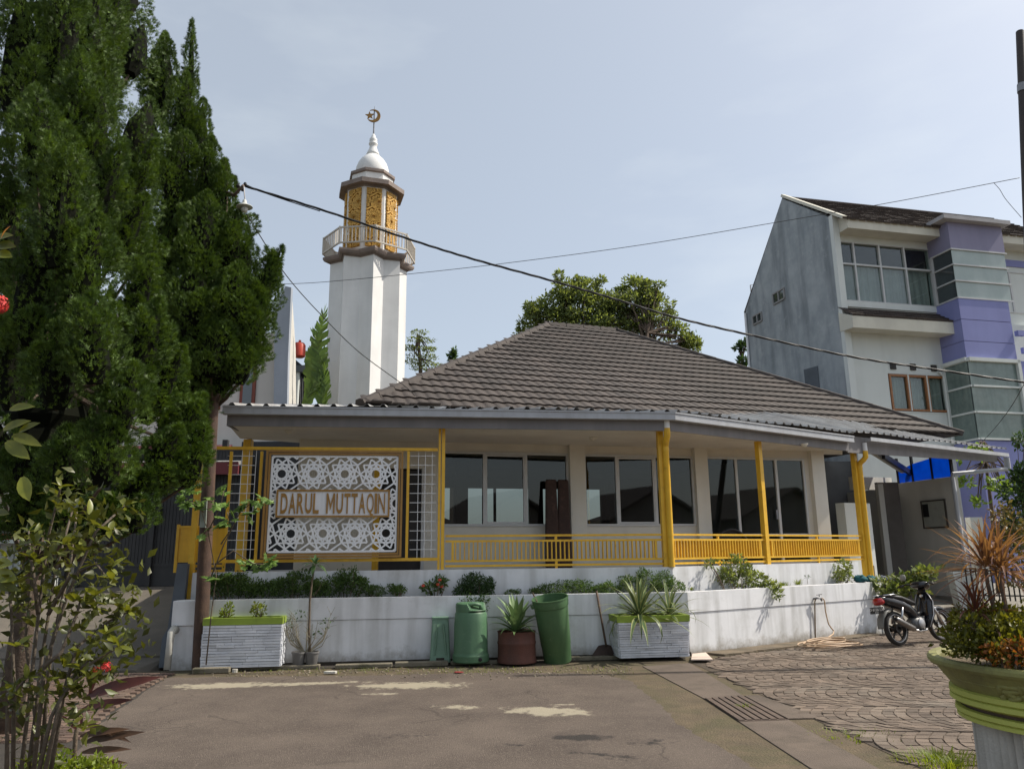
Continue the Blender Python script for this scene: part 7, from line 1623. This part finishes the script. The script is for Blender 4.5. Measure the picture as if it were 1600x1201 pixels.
# tree behind the roof ridge
def leafy(nm, label, base, trunk, blobs, per, size, m, cat='tree', group=None, limbs=True, twigs=0, sub=4):
    blobs = blobs+[(tuple(Vector(b_[0])+Vector((random.uniform(-1.1, 1.1)*b_[1][0], random.uniform(-1, 1)*b_[1][1], random.uniform(-.9, 1.15)*b_[1][2]))), tuple(q*random.uniform(.25, .5) for q in b_[1]), b_[2]*.2) for b_ in blobs for _ in range(sub)]
    t = thing(nm, label, cat, base, group); n_ = len(trunk); r0 = .011*(trunk[-1]-trunk[0]).length+.02
    MB().tube(trunk, [r0*(1-.65*i/(n_-1)) for i in range(n_)], 8).build('trunk', m_bark, t, smooth=True)
    if limbs:
        mb = MB()
        for c, r, w in blobs:
            c = Vector(c); k = random.randrange(n_//2, n_); p = trunk[k]; mb.tube([p, p.lerp(c, .55)+Z*.1, c], [r0*.35, r0*.22, r0*.08], 5)
            for j in range(twigs): e = c+Vector((random.uniform(-1, 1)*r[0], random.uniform(-1, 1)*r[1], random.uniform(-.3, 1.1)*r[2])); mb.tube([p.lerp(c, .7), e], [r0*.09, r0*.025], 4)
        mb.build('limbs', m_bark, t)['kind'] = 'stuff'
    P_, D_, S_ = blob_leaves(blobs, per, size); scatter('crown', LEAF, LEAFF, P_, D_, S_, m, t); return t
YT = 34.0
def tb(x, y, rx, rz, w=1, Y=YT, ry=None): p = W(x, y, Y); k = Y/1209; return (tuple(p), (rx*k, (ry or rx)*k, rz*k), w)
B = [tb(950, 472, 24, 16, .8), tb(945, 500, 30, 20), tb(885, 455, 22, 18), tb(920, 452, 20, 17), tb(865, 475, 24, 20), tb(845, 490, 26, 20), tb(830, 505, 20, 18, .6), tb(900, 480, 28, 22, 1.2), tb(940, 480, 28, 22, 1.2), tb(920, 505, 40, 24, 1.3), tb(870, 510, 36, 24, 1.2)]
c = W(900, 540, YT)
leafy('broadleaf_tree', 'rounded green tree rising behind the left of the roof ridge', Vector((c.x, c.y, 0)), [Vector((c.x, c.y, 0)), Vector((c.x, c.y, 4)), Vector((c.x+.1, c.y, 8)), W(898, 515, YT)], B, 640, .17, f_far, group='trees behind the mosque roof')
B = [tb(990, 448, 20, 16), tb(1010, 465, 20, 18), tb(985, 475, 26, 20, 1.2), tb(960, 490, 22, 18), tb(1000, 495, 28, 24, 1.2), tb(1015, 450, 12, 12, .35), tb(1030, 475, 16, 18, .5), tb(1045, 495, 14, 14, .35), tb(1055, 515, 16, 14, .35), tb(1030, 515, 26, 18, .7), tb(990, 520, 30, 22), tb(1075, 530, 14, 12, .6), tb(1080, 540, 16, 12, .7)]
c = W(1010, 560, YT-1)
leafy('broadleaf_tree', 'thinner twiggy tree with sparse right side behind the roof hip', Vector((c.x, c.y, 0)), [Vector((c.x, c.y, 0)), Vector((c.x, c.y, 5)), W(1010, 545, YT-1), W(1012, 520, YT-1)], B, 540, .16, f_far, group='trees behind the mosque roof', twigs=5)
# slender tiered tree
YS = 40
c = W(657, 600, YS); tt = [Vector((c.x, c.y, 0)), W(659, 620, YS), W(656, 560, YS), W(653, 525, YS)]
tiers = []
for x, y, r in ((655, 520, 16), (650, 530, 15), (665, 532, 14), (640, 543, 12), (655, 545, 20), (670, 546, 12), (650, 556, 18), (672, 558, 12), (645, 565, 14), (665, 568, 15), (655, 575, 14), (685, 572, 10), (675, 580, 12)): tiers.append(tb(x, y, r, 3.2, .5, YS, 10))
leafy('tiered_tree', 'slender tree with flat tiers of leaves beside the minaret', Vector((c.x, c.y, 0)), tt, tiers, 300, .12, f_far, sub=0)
YC = 60; c = W(708, 580, YC)
leafy('far_conifer', 'small distant dark conifer tip above the left roof hip', Vector((c.x, c.y, 0)), [Vector((c.x, c.y, 0)), W(708, 580, YC), W(708, 548, YC)], [tb(708, 551, 3, 5, .5, YC), tb(707, 558, 5, 4, .8, YC), tb(710, 566, 7, 4, 1, YC), tb(707, 574, 8, 5, 1.2, YC)], 130, .3, f_dark)
YQ = 36; c = W(1158, 600, YQ)
leafy('edge_tree', 'small leafy branch showing left of the grey gable wall', Vector((c.x, c.y, 0)), [Vector((c.x, c.y, 0)), W(1160, 620, YQ), W(1160, 560, YQ)], [tb(1155, 542, 8, 5, .5, YQ), tb(1162, 536, 6, 4, .4, YQ), tb(1160, 566, 7, 6, .6, YQ)], 90, .25, f_dark)
# banana plant beside the minaret
bn = thing('banana_plant', 'torn banana leaf standing between the pale house and the minaret', 'banana', Vector((W(495, 600, 23).x, 23, 0)))
def banana(pts, wpx, Y):
    P = [W(x, y, Y) for x, y in pts]; V = []; Fc = []; n = 26
    for i in range(n):
        f = i/(n-1)*(len(P)-1); k = min(int(f), len(P)-2); p = P[k].lerp(P[k+1], f-k); d = (P[k+1]-P[k]).normalized(); sd_ = d.cross(Vector((0, -1, .2))).normalized(); w = wpx*Y/1209*math.sin(math.pi*(.08+.9*i/(n-1)))**.7
        for sg_ in (-1, 1):
            g_ = random.uniform(.75, 1.1); st_ = (P[-1]-P[0]).length/n*.66*random.uniform(.85, 1.0); o = len(V); e = sd_*sg_*w*g_+Vector((0, random.uniform(-.1, .1), -.12*w*random.uniform(0, 3)))-d*-.1
            V += [p-d*st_, p+d*st_, p+d*st_+e+d*.15, p-d*st_+e+d*.15]; Fc.append((o, o+1, o+2, o+3))
    return V, Fc
V = []; Fc = []
for pts, w in ((((478, 640), (488, 590), (497, 540), (506, 488)), 18), (((500, 640), (503, 600), (500, 560), (492, 520)), 15), (((470, 650), (480, 620), (492, 600), (497, 585)), 9), (((505, 650), (508, 610), (505, 570)), 10)):
    v, f = banana(pts, w, 23); o = len(V); V += v; Fc += [tuple(i+o for i in q) for q in f]
npmesh('leaves', np.array([tuple(v) for v in V]), np.array(Fc), F_('banana_green', (.07, .13, .03), (.12, .19, .05), .4, .3), bn)
c = W(490, 640, 23); MB().tube([Vector((c.x, 23, 0)), Vector((c.x, 23, 4)), c], [.14, .11, .06], 8).build('stem', M('banana_stem', (.2, .22, .1)), bn)
# right side trees beyond the carport
c = W(1548, 860, 21.5)
tr = leafy('papaya_like_tree', 'pale trunked tree with light leaves right of the carport downpipe', Vector((c.x, c.y, .3)), [Vector((c.x+.05, c.y, .3)), W(1550, 800, 21.5), W(1540, 720, 21.5), W(1538, 690, 21.5)], [tb(1505, 712, 10, 7, .5, 21), tb(1530, 705, 10, 7, .5, 21), tb(1508, 752, 9, 6, .5, 21), tb(1560, 755, 14, 6, .6, 21), tb(1530, 785, 8, 5, .4, 21), tb(1590, 762, 12, 8, .6, 21), tb(1565, 770, 10, 5, .4, 21)], 60, .17, f_pale)
c = W(1600, 900, 19)
leafy('dark_shrub_tree', 'dark green tree with reddish tips at the right edge behind the pot', Vector((c.x, c.y, .2)), [Vector((c.x+.2, c.y, .2)), W(1602, 850, 19), W(1600, 760, 19)], [tb(1590, 770, 20, 25, 1, 19), tb(1600, 740, 18, 20, 1, 19), tb(1598, 800, 24, 24, 1.1, 19), tb(1580, 835, 16, 20, .8, 19), tb(1600, 850, 20, 24, 1, 19), tb(1600, 690, 14, 14, .5, 19), tb(1615, 790, 30, 60, 1.5, 19)], 260, .10, f_dark)
c = W(1580, 900, 17.5)
bush('croton_bush', 'mixed green and red leaved bush at the right edge beside the carport', [(tuple(W(x, y, 17.5)), (.28, .25, .3), 1) for x, y in ((1575, 815), (1590, 850), (1570, 845), (1600, 880), (1590, 920))], 110, .11, F_('croton_mix', (.05, .075, .03), (.20, .13, .06), .3, .5), 'bush', None, 6, c)
# low fence and white wall below
ff = thing('low_fence', 'low dark metal picket fence behind the dracaena leaves', 'fence', W(1540, 950, 18.2)); a_, b_ = W(1516, 948, 18.6), W(1640, 958, 18.0); a_.z = b_.z = .45
me_p = mesh_of(MB().box((0, 0, .38), (.012, .012, .38)), 'picket', m_black)
for k in range(16): inst('picket', me_p, ff, a_.lerp(b_, k/15))
for z_ in (.12, .68): MB().bar(a_+Z*z_, b_+Z*z_, .025, .03).build('rail', m_black, ff)
lwl = thing('low_white_wall', 'low white wall block at the foot of the carport downpipe', 'wall', W(1512, 955, 18.9)); p = W(1510, 955, 18.9); MB().hexa([(p.x-.16, 18.8, .2), (p.x+.3, 18.8, .2), (p.x+.3, 19.1, .2), (p.x-.16, 19.1, .2)], [(p.x-.26, 18.8, 1.1), (p.x+.25, 18.8, 1.1), (p.x+.25, 19.1, 1.1), (p.x-.26, 19.1, 1.1)]).build('block', m_hwhite, lwl)
wp_ = thing('white_post', 'short white pillar right of the carport downpipe', 'pillar', W(1520, 900, 20.4)); p = W(1521, 808, 20.4); MB().box((p.x, 20.4, (p.z+.3)/2), (.16, .12, (p.z-.3)/2)).build('pillar', m_hwhite, wp_)

# ================================================================== LEFT FOREGROUND SHRUB
YI = 3.9
def leaf_big(name, m, w=.42, curl=.3):
    mb = MB(); n = 5
    for i in range(n+1):
        t_ = i/n; ww = w*.5*math.sin(math.pi*min(1, .06+t_*.94))**.8; z_ = -curl*t_*t_*.6
        mb.v += [Vector((-ww, t_, z_+ww*.30)), Vector((0, t_, z_)), Vector((ww, t_, z_+ww*.30))]
    for i in range(n): mb.f += [(3*i, 3*i+1, 3*i+4, 3*i+3), (3*i+1, 3*i+2, 3*i+5, 3*i+4)]
    return mesh_of(mb, name, m, True)
m_ixl = M('ixora_leaf', (.155, .165, .022), (.085, .105, .016), 9, .38, rnd=.5, transl=.35, spec=.5, tcol=(1.5, 1.4, .6))
ixm = [leaf_big('ixora_leaf', m_ixl), leaf_big('ixora_leaf_b', m_ixl, .36, .5), leaf_big('ixora_leaf_c', m_ixl, .48, .15)]
def leaf_at(t, p, d, s_, me, nm='leaf'):
    d = Vector(d).normalized(); X = d.cross(Vector((random.uniform(-.5, .5), random.uniform(-.5, .5), 1))).normalized(); Q = X.cross(d); inst(nm, me, t, p, frame_mat(X, d, Q), (s_, s_, s_))
def whorl(t, p, up, n, s_, meshes, spread=.8):
    for k in range(n):
        a_ = 2*math.pi*k/n+random.uniform(-.4, .4); u_ = Vector(up).normalized(); X = u_.orthogonal().normalized(); Y = u_.cross(X)
        leaf_at(t, p, u_*random.uniform(.35, .9)+(X*math.cos(a_)+Y*math.sin(a_))*spread, s_*random.uniform(.75, 1.2), random.choice(meshes))
ix = thing('ixora_shrub', 'tall leggy shrub with olive yellow leaves in the left foreground', 'shrub', (-2.5, YI, 0))
stems = [(((30, 1230), (45, 1100), (60, 960), (75, 840), (95, 760)), 0), (((45, 1230), (62, 1050), (85, 900), (115, 790)), .1), (((50, 1230), (70, 1040), (105, 930), (150, 830), (195, 790)), -.1), (((60, 1230), (80, 1010), (110, 880), (120, 800)), .2), (((20, 1230), (22, 1080), (18, 960), (10, 870)), 0),
         (((75, 1230), (100, 1080), (120, 1010), (170, 970), (200, 955)), -.1), (((40, 1230), (55, 1120), (40, 1000), (50, 900), (45, 830)), .15), (((65, 1230), (95, 1090), (135, 1040), (185, 1010)), -.2), (((55, 1230), (80, 1120), (110, 1060), (140, 1030)), -.2), (((10, 1230), (12, 1100), (40, 1060)), -.15), (((75, 960), (110, 900), (150, 880), (165, 900)), -.05), (((70, 1040), (95, 1020), (120, 960), (125, 940)), -.25), (((60, 960), (50, 880), (40, 850)), -.1)]
tips = []
for pts, dy in stems:
    P = [W(x, y, YI+dy+.05*i*random.uniform(-1, 1)) for i, (x, y) in enumerate(pts)]; n_ = len(P)
    MB().tube(P, [.008*(1-.7*i/(n_-1))+.0025 for i in range(n_)], 7).build('stem', M('ixora_stem', (.13, .105, .08), (.07, .055, .04), 20, .9, .3, 80), ix, smooth=True)
    tips.append((P[-1], P[-1]-P[-2])); 
    for j in range(3):
        f = random.uniform(.45, .95)*(n_-1); k = min(int(f), n_-2); tips.append((P[k].lerp(P[k+1], f-k)+Vector((random.uniform(-.07, .07), random.uniform(-.08, .05), .03)), P[k+1]-P[k]+Vector((random.uniform(-.3, .3), 0, .1))))
for x, y in ((150, 1010), (165, 990), (180, 1005), (130, 1020), (200, 1010), (120, 1040), (140, 1060), (110, 1075), (95, 1110), (130, 1140), (60, 1150), (20, 1160), (30, 1120), (90, 1060), (160, 960), (150, 930), (175, 905), (30, 940), (60, 925), (15, 905), (90, 985), (100, 850), (130, 860), (60, 880), (25, 1010), (155, 1035), (115, 1120), (40, 1190), (125, 905), (140, 800), (45, 845)):
    tips.append((W(x, y, YI+random.uniform(-.3, .2)), Vector((random.uniform(-.4, .4), -.2, 1))))
cntl = 0
for p, u_ in tips:
    n_ = random.choice((3, 4, 4))
    if cntl < 296: whorl(ix, p, u_, n_, .07, ixm); cntl += n_
P_ = []; D_ = []; S_ = []
for p, u_ in tips:
    for k in range(13):
        P_.append((p.x+random.gauss(0, .06), p.y+.07+random.gauss(0, .08), p.z+random.gauss(-.02, .06))); D_.append((random.gauss(0, .7), random.gauss(-.2, .6), random.gauss(.35, .5))); S_.append(random.uniform(.04, .072))
scatter('small_leaves', LEAF, LEAFF, np.array(P_), np.array(D_), np.array(S_), F_('ixora_small', (.028, .04, .010), (.10, .105, .017), .3, .5, .4), ix)['kind'] = 'stuff'
# high side branch at the left edge
ib = thing('ixora_branch', 'high shrub branch with red flower head at the left edge', 'branch', (-2.7, YI-.1, 0)); YB = 3.7
P = [W(-60, 1230, YB), W(-50, 800, YB), W(-30, 600, YB), W(-12, 420, YB)]; MB().tube(P, [.015, .013, .01, .006], 7).build('stem', m_stem, ib, smooth=True)
for x, y, tx, ty in ((-10, 375, 18, 362), (-8, 385, 26, 383), (-6, 396, 20, 400), (5, 672, 40, 650), (20, 680, 60, 690), (30, 675, 55, 655), (10, 690, 45, 715), (-8, 800, 12, 800), (-10, 895, 28, 905), (-12, 910, 26, 918), (-8, 880, 20, 880), (35, 745, 45, 785), (15, 640, 48, 628)):
    a_, b_ = W(x, y, YB), W(tx, ty, YB-.05); d = b_-a_; inst('leaf', random.choice(ixm), ib, a_, frame_mat(d.cross(Vector((0, -1, .4))).normalized(), d.normalized(), d.cross(Vector((0, -1, .4))).normalized().cross(d.normalized())), (max(.07, d.length*.9),)*3)
tl = leaf_big('tinted_leaf', M('tinted_leaf', (.45, .20, .03), (.4, .10, .03), 9, .4, transl=.35)); a_, b_ = W(2, 372, YB-.06), W(14, 350, YB-.06); inst('tinted_leaf', tl, ib, a_, frame_mat(Vector((.7, -.7, 0)), (b_-a_).normalized(), Vector((.7, -.7, 0)).cross((b_-a_).normalized())), (.08,)*3)
def flower_head(t, c, r, n, nm='flower_head'):
    V = []; Fc = []; m = M('ixora_red', (.55, .035, .025), (.42, .02, .02), 20, .6, island=.3)
    for i in range(n):
        d = Vector((random.gauss(0, 1), random.gauss(0, 1), random.gauss(0, 1))).normalized(); p = c+d*r*random.uniform(.7, 1); X = d.orthogonal().normalized(); Y = d.cross(X)
        for k in range(4):
            a_ = k*math.pi/2+random.random(); e = X*math.cos(a_)+Y*math.sin(a_); f = X*math.cos(a_+.9)+Y*math.sin(a_+.9); o = len(V); V += [p, p+e*r*.22, p+(e+f)*r*.2+d*r*.05, p+f*r*.22]; Fc.append((o, o+1, o+2, o+3))
    npmesh(nm, np.array([tuple(v) for v in V]), np.array(Fc), m, t)
flower_head(ib, W(-4, 475, YB), .05, 90)
flower_head(ix, W(167, 1041, YI-.25), .024, 40); flower_head(ix, W(150, 1046, YI-.25), .016, 24)
# cordyline with red leaves
cd = thing('red_cordyline', 'dark red broad leaved cordyline at the foot of the shrub', 'cordyline', (W(125, 1200, 4.5).x, 4.5, 0)); YD = 4.5
cdm = [leaf_big('cordyline_leaf', M('cordyline_red', (.12, .04, .034), (.075, .025, .022), 6, .4, rnd=.25, transl=.3), .17, .6), leaf_big('cordyline_leaf_b', M('cordyline_brown', (.10, .055, .03), (.065, .035, .022), 6, .5, rnd=.25, transl=.25), .15, .7)]
MB().tube([W(112, 1260, YD), W(118, 1150, YD), W(125, 1110, YD)], [.014, .012, .01], 7).build('stem', m_stem, cd, smooth=True)
for x, y, tx, ty, k, w in ((125, 1110, 178, 1090, 0, 1), (135, 1088, 205, 1058, 0, 1.1), (140, 1085, 150, 1040, 0, .9), (128, 1110, 125, 1135, 0, .8), (125, 1150, 172, 1135, 1, 1), (130, 1160, 190, 1140, 1, 1), (128, 1175, 175, 1165, 1, 1), (120, 1185, 130, 1210, 0, 1), (118, 1175, 95, 1165, 1, .9), (135, 1130, 195, 1150, 1, .8), (130, 1190, 178, 1185, 1, .9), (122, 1140, 100, 1120, 0, .9)):
    a_, b_ = W(x, y, YD), W(tx, ty, YD-.08); d = (b_-a_); X = d.cross(Vector((.2, -1, .5))).normalized(); inst('leaf', cdm[k], cd, a_, frame_mat(X, d.normalized(), X.cross(d.normalized())), (d.length*1.15*w,)*3)
bush('foot_cover', 'low bright green cover at the bottom left corner', [(tuple(W(x, 1205, 4.3)), (.1, .1, .06), 1) for x in (55, 85, 115, 140, 160)], 70, .035, f_lime, 'ground cover', None, 4, W(100, 1215, 4.3))
